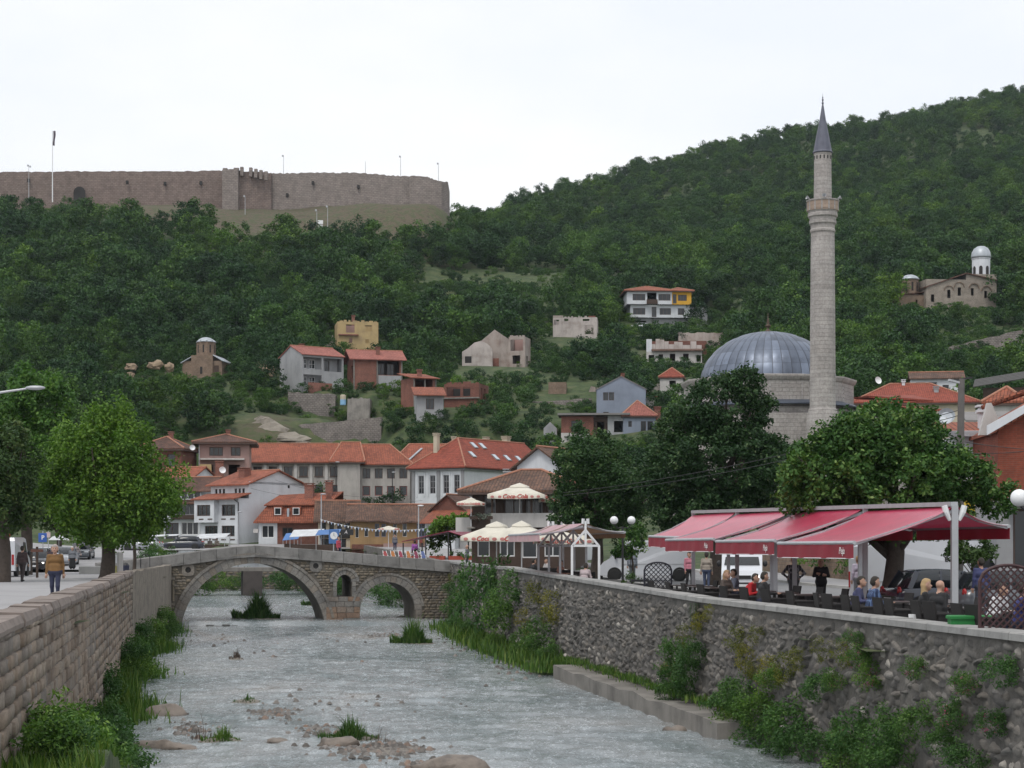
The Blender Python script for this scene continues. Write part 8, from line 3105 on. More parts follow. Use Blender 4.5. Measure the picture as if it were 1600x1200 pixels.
def plaid(name, c1, c2):
	return brickish('cloth_' + name, c1, tuple(x * 0.6 for x in c1), c2, 0.09, 0.09, 0.012, dirt=0.1, relief=0, vec='Object')


def person(label, loc, rz, top, legs, hc=(0.03, 0.025, 0.02), shoes=(0.03, 0.03, 0.03), scale=1.0, vox=0.017, group=None, sk=0, **kw):
	caps, (e1, e2, mo_) = body(**kw)
	P = np.array([c[0] for c in caps])
	Qp = np.array([c[1] for c in caps])
	lo_ = np.minimum(P, Qp).min(0) - 0.2
	hi_ = np.maximum(P, Qp).max(0) + 0.2
	n = np.ceil((hi_ - lo_) / vox).astype(int) + 1
	ax = [lo_[i] + np.arange(n[i]) * vox for i in range(3)]
	f = np.full(tuple(n), 9.0)
	for p, q, r0, r1, part in caps:
		rm = max(r0, r1) + 0.07
		a0 = [max(0, int((min(p[i], q[i]) - rm - lo_[i]) / vox)) for i in range(3)]
		a1 = [min(n[i], int((max(p[i], q[i]) + rm - lo_[i]) / vox) + 2) for i in range(3)]
		X, Y_, Z = np.meshgrid(*[ax[i][a0[i]:a1[i]] for i in range(3)], indexing='ij')
		d = q - p
		L2 = max(d @ d, 1e-9)
		t = np.clip(((X - p[0]) * d[0] + (Y_ - p[1]) * d[1] + (Z - p[2]) * d[2]) / L2, 0, 1)
		g_ = np.sqrt((X - p[0] - t * d[0]) ** 2 + (Y_ - p[1] - t * d[1]) ** 2 + (Z - p[2] - t * d[2]) ** 2) - (r0 + (r1 - r0) * t)
		sl = tuple(slice(a0[i], a1[i]) for i in range(3))
		old = f[sl]
		k = 0.035 if r0 > 0.03 else 0.006
		h_ = np.clip(0.5 + 0.5 * (old - g_) / k, 0, 1)
		f[sl] = old * (1 - h_) + g_ * h_ - k * h_ * (1 - h_)
	V, Q = surface_nets(f, lo_, vox)
	fc_ = V[Q].mean(1)
	best = np.full(len(fc_), 9.0)
	part_ = np.zeros(len(fc_), int)
	for p, q, r0, r1, part in caps:
		d = q - p
		t = np.clip(((fc_ - p) @ d) / max(d @ d, 1e-9), 0, 1)
		dd = np.linalg.norm(fc_ - p - t[:, None] * d, axis=1) - (r0 + (r1 - r0) * t)
		m_ = dd < best
		best[m_] = dd[m_]
		part_[m_] = part
	for e in (e1, e2):
		part_[(np.linalg.norm(fc_ - e, axis=1) < 0.017)] = 5
	part_[(np.abs(fc_ - mo_) < np.array((0.026, 0.03, 0.008))).all(1)] = 6
	me = np_mesh('body', V, Q, None, smooth=True)
	mk = lambda x, nm: x if isinstance(x, bpy.types.Material) else cm(nm + '_%d_%d_%d' % tuple(int(c * 200) for c in x), x)
	for m_ in (_skin[sk], mk(top, 'top'), mk(legs, 'legs'), mk(shoes, 'shoes'), mk(hc, 'hair'), M_eye, M_lip):
		me.materials.append(m_)
	me.polygons.foreach_set('material_index', part_.astype(np.int32))
	o = link('person', me, None, loc, (0, 0, rz))
	o.scale = (scale,) * 3
	return tag(o, label, 'person', group)


WHT, BLK, NAV, GRY = (0.62, 0.62, 0.64), (0.018, 0.018, 0.02), (0.03, 0.035, 0.07), (0.20, 0.21, 0.23)
# left street
person('person in a mustard brown jacket and dark trousers walking with one hand behind', (gx(86, 55), 55, 0), R(5), (0.17, 0.09, 0.03), NAV, (0.35, 0.3, 0.28), scale=1.0, stride=0.25, hair='short', fat=1.08, vox=0.014)
person('person in a dark brown suit walking away along the left street', (gx(35, 89), 89, 0), R(170), (0.06, 0.04, 0.04), (0.045, 0.035, 0.035), stride=0.4, fat=1.1)
person('person in dark jacket behind the mustard jacket walker', (gx(82, 104), 104, 0), R(0), (0.05, 0.035, 0.045), NAV, stride=0.3)
person('person with white hair in grey top and long black skirt', (gx(113, 127), 127, 0.02), R(10), (0.16, 0.17, 0.19), BLK, (0.6, 0.6, 0.58), skirt=True)
person('person in grey clothes just behind the white-haired walker', (gx(121, 140), 140, tz(gx(121, 140), 140)), R(150), (0.25, 0.22, 0.22), GRY, stride=0.3)
person('person in pink checked shirt and dark trousers far up the street', (gx(139, 168), 168, hz(882, 168)), R(0), (0.45, 0.26, 0.25), NAV, stride=0.2)
# bridge and market street
person('person in a red and white top crossing the stone bridge', (gx(529, 129.6), 129.6, 0.75), R(60), (0.42, 0.06, 0.09), NAV, stride=0.3)
person('person in purple top by the striped deck chairs', (gx(648, 146), 146, tz(gx(648, 146), 146)), R(200), (0.30, 0.09, 0.34), NAV)
person('person with bald head and grey coat standing before the cafe', (gx(730, 121), 121, RGZ(121)), R(-100), (0.10, 0.105, 0.12), (0.06, 0.06, 0.07), hair='bald')
for px, c, lab in ((314, (0.5, 0.2, 0.2), 'person in faded red top near the white stall awning'), (328, (0.45, 0.38, 0.34), 'person in beige top near the white stall awning'), (339, (0.5, 0.42, 0.36), 'person in pale top at the edge of the white stall awning')):
	person(lab, (gx(px, 193), 193, 1.0), R(20), c, NAV, vox=0.022)
person('person in dark top by the ochre house shop front', (gx(617, 176), 176, tz(gx(617, 176), 176)), R(20), (0.12, 0.12, 0.14), NAV, vox=0.022)
# pergola guests and street on the right
person('person in grey-blue shirt standing with back turned by the white van', (gx(988, 97), 97, RGZ(97)), R(175), (0.17, 0.19, 0.22), (0.10, 0.11, 0.12), fat=1.1)
person('person in pink shirt standing under the shortest red awning', (gx(1077, 84), 84, RGZ(84)), R(20), (0.45, 0.17, 0.22), BLK, stride=0.2)
person('person in patterned shirt and jeans behind the awning posts', (gx(1104, 82), 82, RGZ(82)), R(170), (0.30, 0.26, 0.22), (0.06, 0.08, 0.14), stride=0.2)
person('person in a dark striped top standing with arms on hips', (gx(1240, 63), 63, RGZ(63)), R(-10), plaid('striped', (0.05, 0.05, 0.06), (0.25, 0.25, 0.27)), (0.10, 0.10, 0.11), arms='hips', fat=1.1, vox=0.015)
person('blond person in black standing with folded arms', (gx(1283, 61), 61, RGZ(61)), R(-8), BLK, (0.015, 0.015, 0.018), (0.45, 0.33, 0.18), arms='cross', hair='long', scale=0.97, vox=0.014)
person('person in white and purple shirt carrying a red bag', (gx(1341, 66), 66, RGZ(66)), R(200), (0.5, 0.45, 0.55), GRY, (0.3, 0.2, 0.1), vox=0.015)
o = MB().cbox(-0.14, -0.07, 0, 0.14, 0.07, 0.32, 0.03).build('shoulder_bag', pm('bag_red', (0.42, 0.04, 0.05), 0.2, 4, 0.7), None, loc=(gx(1348, 65.8), 65.8, RGZ(66) + 0.85))
tag(o, 'small red bag at the side of the white and purple shirt', 'bag')
person('person in blue shirt with red print standing beside the hatchback', (gx(1533, 53), 53, RGZ(53)), R(190), (0.05, 0.06, 0.15), (0.06, 0.07, 0.10), vox=0.015)

# ------------------------------------------------------------------ terrace furniture
M_wick = pm('dark_wicker', (0.013, 0.011, 0.011), 0.35, 14, 0.75, 0.004, 60)
_ch = empty('wicker_armchair', (0, 0, 0), 0, 'dark brown wicker armchair at the terrace tables', 'chair', 'wicker armchairs on the terrace')
MB().cbox(-0.27, -0.27, 0.36, 0.27, 0.25, 0.45, 0.02).build('seat', M_wick, _ch)
mb = MB()
mb.add([(-0.28, 0.23, 0.40), (0.28, 0.23, 0.40), (0.29, 0.33, 0.90), (-0.29, 0.33, 0.90), (-0.28, 0.29, 0.40), (0.28, 0.29, 0.40), (0.27, 0.38, 0.90), (-0.27, 0.38, 0.90)],
	   [(0, 1, 2, 3), (7, 6, 5, 4), (0, 4, 5, 1), (1, 5, 6, 2), (2, 6, 7, 3), (3, 7, 4, 0)])
mb.build('backrest', M_wick, _ch)
for sx in (-1, 1):
	MB().cbox(sx * 0.30 - 0.035, -0.26, 0.60, sx * 0.30 + 0.035, 0.30, 0.65, 0.015).build('armrest', M_wick, _ch)
	MB().cbox(sx * 0.30 - 0.02, -0.25, 0.40, sx * 0.30 + 0.02, 0.26, 0.61, 0.01).build('side_panel', M_wick, _ch)
	for sy in (-0.24, 0.25):
		MB().cbox(sx * 0.27 - 0.025, sy - 0.025, 0, sx * 0.27 + 0.025, sy + 0.025, 0.38, 0.008).build('leg', M_wick, _ch)
_ta = empty('cafe_table', (0, 0, 0), 0, 'square dark cafe table on the terrace', 'table', 'cafe tables on the terrace')
MB().cbox(-0.4, -0.4, 0.71, 0.4, 0.4, 0.75, 0.015).build('table_top', pm('table_dark', (0.04, 0.032, 0.03), 0.3, 5, 0.35), _ta)
for sx in (-1, 1):
	for sy in (-1, 1):
		MB().cbox(sx * 0.33 - 0.03, sy * 0.33 - 0.03, 0, sx * 0.33 + 0.03, sy * 0.33 + 0.03, 0.71, 0.01).build('leg', M_wick, _ta)
first = {'c': True, 't': True}


def put(proto, key, p, rz):
	o = proto if first[key] else copy_tree(proto)
	first[key] = False
	o.location = p
	o.rotation_euler = (0, 0, rz)
	return o


# tables with chairs on the wall side (backs to the river) and on the street side
TAB = [1590, 1520, 1455, 1400, 1352, 1300, 1258, 1222, 1188, 1150, 1122, 1096, 1068]
for i, px in enumerate(TAB):
	p = spot(px, 1.75)
	wh = 'behind the red lattice screen' if px > 1560 else 'by the green planter' if px > 1490 else 'by the white end post' if px > 1425 else 'beside the checked shirt' if px > 1330 else 'under the end red awning' if px > 1245 else 'under the second red awning' if px > 1175 else 'beside the bright red shirt' if px > 1115 else 'by the black lattice screen'
	o = put(_ta, 't', p, R(9.5))
	tag(o, 'square dark cafe table on the terrace ' + wh, None, 'cafe tables ' + wh)
	for sgn in (-0.5, 0.5):
		if i < 5 or sgn > 0:
			q = p + NR * 0.85 + D_ * sgn * (0.72 if i < 5 else 0.05)
			o = put(_ch, 'c', q, A_ST + rr.uniform(-0.15, 0.15))
			tag(o, 'dark wicker armchair with its back to the river ' + wh, None, 'wall-side wicker armchairs ' + wh)
	q = p - NR * 0.85
	o = put(_ch, 'c', q, A_ST + R(180) + rr.uniform(-0.2, 0.2))
	tag(o, 'dark wicker armchair on the street side of the table ' + wh, None, 'street-side wicker armchairs ' + wh)
for px, off in ((912, 1.6), (880, 1.7), (858, 1.9), (840, 1.6)):
	p = spot(px, off)
	tag(put(_ta, 't', p, R(9.5)), 'square dark cafe table under the white pergola', None, 'cafe tables under the pergola')
	tag(put(_ch, 'c', p + D_ * -0.85, R(180) + R(9)), 'dark wicker armchair facing upstream under the white pergola', None, 'pergola armchairs facing upstream')
	tag(put(_ch, 'c', p + D_ * 0.85, R(9)), 'dark wicker armchair facing downstream under the white pergola', None, 'pergola armchairs facing downstream')


def seat(label, px, off, rz, top, legs=NAV, hc=(0.03, 0.025, 0.02), style='short', arms='table', lean=0.12, sk=0, fat=1.05):
	return person(label, spot(px, off), rz, top, legs, hc, sk=sk, vox=0.015, pose='sit', arms=arms, lean=lean, fat=fat, hair=style)


seat('blond person in a black sleeveless top seated near the green planter', 1441, 1.0, A_ST - 0.3, BLK, NAV, (0.36, 0.25, 0.13), 'long')
seat('balding person in a black shirt seated with hand to the face', 1463, 1.0, A_ST + 0.5, BLK, NAV, (0.10, 0.08, 0.07), 'bald', 'face', 0.18)
seat('person in a blue checked shirt seated with back to the river', 1362, 1.0, A_ST, plaid('checked', (0.03, 0.05, 0.12), (0.10, 0.16, 0.30)), NAV, fat=1.2)
seat('person in a plain dark blue shirt seated leaning beside the checked shirt', 1335, 1.2, A_ST - 0.5, (0.05, 0.055, 0.12), NAV, lean=0.25)
seat('person in a bright red shirt bending over the table', 1165, 1.0, A_ST - 0.6, (0.42, 0.015, 0.02), NAV, lean=0.45)
seat('person in a black top seated next to the bright red shirt', 1190, 1.0, A_ST, BLK, NAV, fat=1.2)
seat('person in a grey-blue top seated opposite the bright red shirt', 1150, 2.4, A_ST + R(180), (0.12, 0.13, 0.17), NAV)
seat('person in dark patterned top seated left of the red shirt', 1132, 1.1, A_ST - 0.9, (0.09, 0.07, 0.06), NAV, (0.25, 0.16, 0.09), 'long')
seat('person in a white shirt seated behind the lattice screen', 1551, 1.35, A_ST - 1.0, WHT, NAV, arms='table', lean=0.35)
seat('person in a royal blue shirt seated behind the lattice screen', 1592, 1.1, A_ST - 0.2, (0.03, 0.035, 0.16), NAV)
seat('person in a pale pink shirt seated under the white pergola', 912, 1.0, R(150), (0.42, 0.35, 0.36), NAV, lean=0.3)
seat('person in brown top seated at the pergola table', 874, 1.3, R(60), (0.25, 0.12, 0.09), NAV)
seat('person in black top seated at the far pergola table', 832, 1.2, R(120), BLK, NAV)
seat('person in white top seated beneath the striped pink awning', 856, 2.4, R(-60), (0.45, 0.43, 0.43), NAV)

# lattice screens
def lattice(label, p, rz, w, h, mat, step=0.13, arch=True):
	o = empty('lattice_screen', p, rz, label, 'screen')
	r = w / 2
	hs = h - r * 0.55 if arch else h
	top = lambda x: hs + (h - hs) * math.sqrt(max(0, 1 - (x / r) ** 2)) if arch else h
	pts = [(-r, 0, 0.05)] + [(x, 0, top(x)) for x in np.linspace(-r, r, 17)] + [(r, 0, 0.05)]
	MB().tube(pts, 0.035, 6).build('frame', mat, o)
	MB().bar((-r, 0, 0.07), (r, 0, 0.07), 0.06, 0.05).build('bottom_rail', mat, o)
	for sg, yy in ((1, -0.012), (-1, 0.012)):
		c = -r - h
		while c < r + h:
			seg = []
			for t in np.linspace(0.07, h, 60):
				x = c + sg * t if sg > 0 else c + h - t
				if -r < x < r and t < top(x):
					seg.append((x, yy, t))
			if len(seg) > 2:
				MB().bar(seg[0], seg[-1], 0.03, 0.012, up=(0, 1, 0)).build('slat', mat, o, uv=False)
			c += step * 1.42
	return o


M_lat = pm('lattice_brown', (0.05, 0.02, 0.022), 0.3, 6, 0.6)
p = spot(1575, 0.62)
lattice('dark red arched lattice screen beside the green planter box', p, R(5), 1.15, 1.72, M_lat, 0.10)
p = spot(1028, 0.9)
lattice('black arched lattice screen between pergola and red awnings', p, R(4), 0.98, 1.55, pm('lattice_black', (0.012, 0.012, 0.022), 0.3, 6, 0.6), 0.12)
p = spot(1515, 0.55)
gp = empty('green_planter', p, R(0), 'bright green rectangular planter box standing at the quay coping', 'planter')
MB().cbox(-0.42, -0.18, 0.0, 0.42, 0.18, 0.64, 0.03).build('box', pm('planter_green', (0.012, 0.17, 0.035), 0.15, 4, 0.6), gp)
MB().cbox(-0.45, -0.21, 0.60, 0.45, 0.21, 0.67, 0.02).build('rim', pm('planter_green', (0.012, 0.17, 0.035)), gp)
p = spot(1427, 0.55)
o = MB().lathe([(0.09, 0.35), (0.11, 0.58)], 12).build('paper_cup_bin', M_white, None, loc=(p.x, p.y, p.z))
o.data.transform(Matrix.Translation((0, 0, -0.35)))
o.location.z += 0.35
tag(o, 'small white pot by the wicker armchair near the coping', 'pot')
p = spot(1000, 0.9)
bn = empty('black_bench', p, R(10), 'black slatted bench beside the black lattice screen', 'bench')
for z in (0.45, 0.62, 0.79):
	MB().cbox(-0.35, -0.03, z, 0.35, 0.03, z + 0.09, 0.01).build('back_slat', M_black, bn)
for y in (-0.42, -0.28, -0.14):
	MB().cbox(-0.35, y - 0.05, 0.38, 0.35, y + 0.05, 0.42, 0.01).build('seat_slat', M_black, bn)
for sx in (-1, 1):
	MB().bar((sx * 0.32, 0.02, 0), (sx * 0.32, 0.02, 0.9), 0.05, 0.05).build('leg', M_black, bn)
	MB().bar((sx * 0.32, -0.42, 0), (sx * 0.32, -0.42, 0.4), 0.05, 0.05).build('leg', M_black, bn)
p = spot(985, 1.0)
pot = empty('potted_shrub', p, 0, 'dark potted shrub left of the black bench', 'plant')
MB().lathe([(0.2, 0), (0.28, 0.4)], 12).build('pot', M_wick, pot)
gg = np.random.default_rng(44)
V, Q, T = leaf_cloud(crown_centres([(0, 0, 0.75, 0.3, 0.3, 0.45)], 14, gg), 0.18, 24, 0.09, gg)
link('foliage', np_mesh('foliage', V, Q, L_dark, {'tone': T}), pot)


# ------------------------------------------------------------------ vehicles
M_tyre = pm('tyre', (0.02, 0.02, 0.02), 0.2, 6, 0.85)
M_rim = pm('rim', (0.40, 0.41, 0.42), 0.15, 4, 0.35, metal=0.7)
M_head = pm('headlamp_glass', (0.72, 0.74, 0.76), 0.1, 4, 0.15)
M_tail = pm('tail_lamp', (0.35, 0.02, 0.02), 0.1, 4, 0.2)
M_plate = pm('number_plate', (0.66, 0.67, 0.68), 0.05, 4, 0.5)
M_lit = bpy.data.materials.new('headlamp_lit')
M_lit.use_nodes = True
_b = M_lit.node_tree.nodes['Principled BSDF']
_b.inputs['Emission Color'].default_value = (1, 0.95, 0.88, 1)
_b.inputs['Emission Strength'].default_value = 2.5


def paint(name, c, rough=0.25):
	m_ = pm('paint_' + name, c, 0.08, 0.8, rough)
	m_.node_tree.nodes['Principled BSDF'].inputs['Coat Weight'].default_value = 0.5
	return m_


def loft(secs, close=True):
	"""secs: list of closed rings (same count)"""
	mb = MB()
	n = len(secs[0])
	v = [p for s in secs for p in s]
	fs = [(i * n + k, i * n + (k + 1) % n, (i + 1) * n + (k + 1) % n, (i + 1) * n + k) for i in range(len(secs) - 1) for k in range(n)]
	fs += [tuple(range(n - 1, -1, -1)), tuple(range((len(secs) - 1) * n, len(secs) * n))]
	return mb.add(v, fs)


def wheel(o, x, y, r, side):
	mb = MB()
	w = 0.1
	mb.lathe([(r * 0.62, -w), (r * 0.9, -w), (r, -w * 0.6), (r, w * 0.6), (r * 0.9, w), (r * 0.62, w)], 20)
	t = mb.build('wheel', M_tyre, o, True, (x, y, r), (R(90), 0, 0))
	mb = MB()
	mb.lathe([(0.02, w * 0.8 * -side), (r * 0.3, w * 0.75 * -side), (r * 0.6, w * 0.95 * -side)], 16, cap=False)
	mb.build('rim', M_rim, t)


def car(label, loc, rz, body_c, L=4.1, W=1.72, H=1.46, hood=0.24, boot=0.05, name='parked_car', group=None, lit=False):
	"""hatchback or saloon; front towards +x, origin on the ground under the middle"""
	o = empty(name, loc, rz, label, 'car', group)
	hw = W / 2
	bl = 0.92 if H < 1.6 else 1.05
	prof = [(-0.5, 0.30, 0.62, 0.80), (-0.485, 0.24, 0.86, 0.93), (-0.42, 0.2, bl, 0.99), (-0.2, 0.19, bl + 0.02, 1.0), (0.1, 0.19, bl, 1.0), (0.26, 0.19, bl - 0.03, 0.99), (0.40, 0.2, bl - 0.12, 0.97), (0.47, 0.23, bl - 0.22, 0.90), (0.5, 0.3, bl - 0.36, 0.78)]
	secs = []
	for t, zl, zb2, wf in prof:
		x, w = t * L, hw * wf
		secs.append([(x, -w * 0.9, zl), (x, -w, zl + 0.14), (x, -w, (zl + zb2) / 2 + 0.06), (x, -w * 0.96, zb2 - 0.05), (x, -w * 0.86, zb2), (x, w * 0.86, zb2), (x, w * 0.96, zb2 - 0.05), (x, w, (zl + zb2) / 2 + 0.06), (x, w, zl + 0.14), (x, w * 0.9, zl)])
	loft(secs).build('body', body_c, o, True)
	g0, g1 = -0.47 + boot, 0.26
	cab = [(g0, bl - 0.04, 0.0), (g0 + 0.085, H - 0.10, 1.0), (g0 + 0.16, H - 0.02, 1.0), (-0.1, H, 1.0), (0.04, H - 0.03, 1.0), (0.11, H - 0.12, 0.9), (g1, bl - 0.05, 0.0)]
	secs = []
	for t, z, f in cab:
		x = t * L
		wt, wb_ = hw * 0.72, hw * 0.9
		zz = max(z, bl - 0.03)
		secs.append([(x, -wb_, bl - 0.08), (x, -(wb_ + (wt - wb_) * (zz - bl + 0.08) / (H - bl + 0.08)), zz), (x, (wb_ + (wt - wb_) * (zz - bl + 0.08) / (H - bl + 0.08)), zz), (x, wb_, bl - 0.08)])
	loft(secs).build('cabin_glass', M_glass, o, True)
	secs = []
	for t, z, f in cab[1:6]:
		x = t * L
		wt = hw * (0.72 if z > H - 0.05 else 0.75)
		secs.append([(x, -wt - 0.01, z - 0.05), (x, -wt * 0.92, z + 0.018), (x, wt * 0.92, z + 0.018), (x, wt + 0.01, z - 0.05)])
	loft(secs[:4]).build('roof_panel', body_c, o, True)
	for sg in (-1, 1):
		for (t0, z0, t1, z1, w_) in ((g0 + 0.02, bl, g0 + 0.10, H - 0.06, 0.16), (-0.13, bl, -0.12, H - 0.05, 0.08), (g1 - 0.015, bl, 0.06, H - 0.06, 0.07)):
			MB().bar((t0 * L, sg * hw * 0.9, z0 - 0.03), (t1 * L, sg * hw * 0.735, z1), 0.03, w_, up=(1, 0, 0)).build('pillar', body_c, o)
		MB().ball((0.17 * L, sg * (hw + 0.07), bl + 0.06), (0.06, 0.1, 0.07), 8, 6).build('mirror', body_c, o, True)
		for t in (-0.30, 0.31):
			wheel(o, t * L, sg * (hw - 0.08), 0.31, sg)
			MB().lathe([(0.27, 0), (0.37, 0)], 20, cap=False).build('wheel_arch', M_tyre, o, loc=(t * L, sg * (hw + 0.003), 0.33), rot=(R(90), 0, 0))
		MB().ball((0.475 * L, sg * hw * 0.68, 0.66), (0.1, 0.2, 0.085), 10, 6).build('headlight', M_lit if lit else M_head, o, True)
		MB().ball((-0.475 * L, sg * hw * 0.78, 0.82), (0.07, 0.12, 0.15), 10, 6).build('taillight', M_tail, o, True)
		MB().bar((-0.02 * L, sg * (hw + 0.008), bl - 0.16), (0.02 * L, sg * (hw + 0.008), bl - 0.16), 0.02, 0.03).build('door_handle', M_black, o)
	MB().cbox(0.485 * L, -0.26, 0.40, 0.505 * L, 0.26, 0.51, 0.005).build('number_plate', M_plate, o)
	MB().cbox(-0.505 * L, -0.26, 0.50, -0.488 * L, 0.26, 0.61, 0.005).build('number_plate', M_plate, o)
	MB().cbox(0.47 * L, -0.45, 0.52, 0.492 * L, 0.45, 0.62, 0.01).build('grille', M_black, o)
	return o


def van(label, loc, rz, c, L=5.2, W=1.95, H=2.35, nose=0.9, name='van', lit=False, win_rows=0, cat='van'):
	"""panel van, front towards +x"""
	o = empty(name, loc, rz, label, cat)
	hw = W / 2
	x0, x1 = -L / 2, L / 2
	prof = [(x0, 0.35), (x0, H - 0.22), (x0 + 0.1, H - 0.04), (x0 + 0.4, H), (x1 - nose - 0.95, H), (x1 - nose - 0.6, H - 0.10), (x1 - nose + 0.05, 1.28), (x1 - 0.22, 1.06), (x1 - 0.04, 0.86), (x1, 0.5), (x1 - 0.05, 0.3)]
	f = lambda z: hw
	mb = MB()
	n = len(prof)
	a = [(x, -f(z) + (0.06 if z > H - 0.06 else 0), z) for x, z in prof]
	b_ = [(x, f(z) - (0.06 if z > H - 0.06 else 0), z) for x, z in prof]
	mb.add(a + b_, [tuple(range(n - 1, -1, -1)), tuple(range(n, 2 * n))] + [(i, (i + 1) % n, (i + 1) % n + n, i + n) for i in range(n)])
	mb.build('body', c, o)
	ws = [(x1 - nose - 0.55, H - 0.18), (x1 - nose + 0.02, 1.32)]
	mb = MB()
	mb.add([(ws[0][0] + 0.03, -hw * 0.8, ws[0][1]), (ws[1][0] + 0.03, -hw * 0.88, ws[1][1]), (ws[1][0] + 0.03, hw * 0.88, ws[1][1]), (ws[0][0] + 0.03, hw * 0.8, ws[0][1])], [(0, 1, 2, 3)])
	mb.build('windscreen', M_glass, o)
	for sg in (-1, 1):
		y = sg * (hw + 0.004)
		q = [(x1 - nose - 1.25, H - 0.28), (x1 - nose - 0.72, H - 0.28), (x1 - nose - 0.18, 1.3), (x1 - nose - 1.25, 1.3)]
		MB().prism([(x, sg * (f(z) - 0.03), z) for x, z in q], (0, sg * 0.036, 0)).build('side_window', M_glass, o)
		for k in range(win_rows):
			xa = x0 + 0.35 + k * 1.0
			MB().prism([(xa, sg * (f(1.4) - 0.02), 1.35), (xa + 0.85, sg * (f(1.4) - 0.02), 1.35), (xa + 0.85, sg * (f(H - 0.4) - 0.02), H - 0.4), (xa, sg * (f(H - 0.4) - 0.02), H - 0.4)], (0, sg * 0.03, 0)).build('side_window', M_glass, o)
		for t in (x0 + 0.85, x1 - 0.85):
			wheel(o, t, sg * (hw - 0.08), 0.34, sg)
			MB().lathe([(0.3, 0), (0.41, 0)], 20, cap=False).build('wheel_arch', M_tyre, o, loc=(t, sg * (hw + 0.004), 0.37), rot=(R(90), 0, 0))
		MB().ball((x1 - 0.1, sg * hw * 0.74, 0.8), (0.1, 0.19, 0.11), 10, 6).build('headlight', M_lit if lit else M_head, o, True)
		MB().cbox(x0 - 0.02, sg * hw * 0.88 - 0.07, 0.7, x0 + 0.03, sg * hw * 0.88 + 0.07, 1.3, 0.01).build('taillight', M_tail, o)
		MB().ball((x1 - nose - 0.25, sg * (hw + 0.13), 1.38), (0.07, 0.11, 0.15), 8, 6).build('mirror', M_black, o, True)
		MB().cbox(x0 + 0.2, sg * (hw + 0.002) - 0.012, 0.92, x1 - 1.3, sg * (hw + 0.002) + 0.012, 0.98, 0.005).build('rub_strip', M_greymetal, o)
	MB().cbox(x1 - 0.06, -hw * 0.92, 0.28, x1 + 0.05, hw * 0.92, 0.55, 0.03).build('bumper', M_black, o)
	MB().cbox(x1 - 0.04, -hw * 0.45, 0.7, x1 + 0.015, hw * 0.45, 0.86, 0.01).build('grille', M_black, o)
	MB().cbox(x1 + 0.045, -0.26, 0.36, x1 + 0.06, 0.26, 0.47, 0.004).build('number_plate', M_plate, o)
	return o


P_white = paint('white', (0.60, 0.62, 0.66))
P_navy = paint('navy', (0.025, 0.03, 0.045))
P_black = paint('black', (0.015, 0.015, 0.018))
P_silver = paint('silver', (0.36, 0.38, 0.41), 0.3)
P_grey = paint('grey', (0.10, 0.11, 0.125))
av = math.atan2(D_.y, D_.x)
# right street: headings along the quay
p = at(1003, 0, 101)
van('long white panel van parked behind the sapling and black lattice', (gx(1010, 103), 103, RGZ(103) - 0.1), R(178), P_white, 5.4, 1.95, 2.3, 0.65)
van('white minibus with lit headlamps facing the terrace', (gx(1160, 82), 82, RGZ(82) - 0.12), R(-98), P_white, 4.9, 1.8, 1.95, 0.75, 'minibus', True, 2)
o = van('white delivery van parked behind the leaning linden trunk', (gx(1458, 67), 67, RGZ(66) - 0.12), R(8), P_white, 5.9, 1.95, 2.45, 0.6)
lt = link('lettering', text_mesh('EGO', 0.22, M_dark, bold=0.01), o, (0.3, -0.985, 1.75), (R(90), 0, 0))
car('dark navy hatchback parked beside the white end post', (gx(1478, 57.5), 57.5, RGZ(57) - 0.12), R(12), P_navy, 4.0, 1.7, 1.5)
car('dark grey car parked behind the red lattice screen', (gx(1588, 55), 55, RGZ(55) - 0.12), R(10), P_grey, 4.2, 1.72, 1.5)
car('small white car glimpsed on the drive below the villa', at(998, 515, 378), R(200), P_white, 3.9)
# left street
van('white delivery van parked under the left street trees', (gx(10, 106), 106, 0), R(95), P_white, 5.0, 1.9, 2.3)
car('black car with bright headlamps facing down the left street', (gx(58, 124), 124, 0.0), R(-84), P_black, 4.3, 1.75, 1.65, lit=True)
car('silver car parked behind the black car', (gx(101, 138), 138, tz(gx(101, 138), 138)), R(-84), P_silver, 4.2)
car('white car parked behind the dark suit walker', (gx(72, 136), 136, tz(gx(72, 136), 136)), R(-84), P_white, 4.2)
car('grey car parked further up the left street', (gx(128, 152), 152, tz(gx(128, 152), 152)), R(-84), P_grey, 4.2)
car('dark blue car beyond the bridge parapet by the white stall awning', (gx(287, 190), 190, tz(gx(287, 190), 190) + 0.02), R(183), P_navy, 4.3)
car('pale car half hidden by the hedge bushes', (gx(222, 186), 186, tz(gx(222, 186), 186) + 0.02), R(178), P_silver, 4.2)

# ------------------------------------------------------------------ lamps, poles, wires
M_globe = pm('opal_globe', (0.78, 0.79, 0.80), 0.05, 3, 0.25)
gl = empty('globe_lamp', (gx(973, 87), 87, RGZ(87)), R(0), 'street lamp with two white globes between pergola and red awnings', 'street lamp')
zt_ = hz(813, 87) - RGZ(87)
MB().tube([(0, 0, 0), (0, 0, zt_ - 0.3)], [0.06, 0.045], 8).build('post', M_black, gl)
for sx in (-1, 1):
	MB().tube([(0, 0, zt_ - 0.35), (sx * 0.25, 0, zt_ - 0.38), (sx * 0.42, 0, zt_ - 0.18)], 0.025, 6).build('arm', M_black, gl)
	MB().ball((sx * 0.42, 0, zt_), 0.2, 18, 12).build('globe', M_globe, gl, True)
gl = empty('globe_lamp', (gx(1628, 41), 41, -0.4), R(0), 'street lamp with white globe beside the red brick house', 'street lamp')
zt_ = hz(778, 41) + 0.4
MB().tube([(0, 0, 0), (0, 0, zt_ - 0.25)], [0.06, 0.045], 8).build('post', M_black, gl)
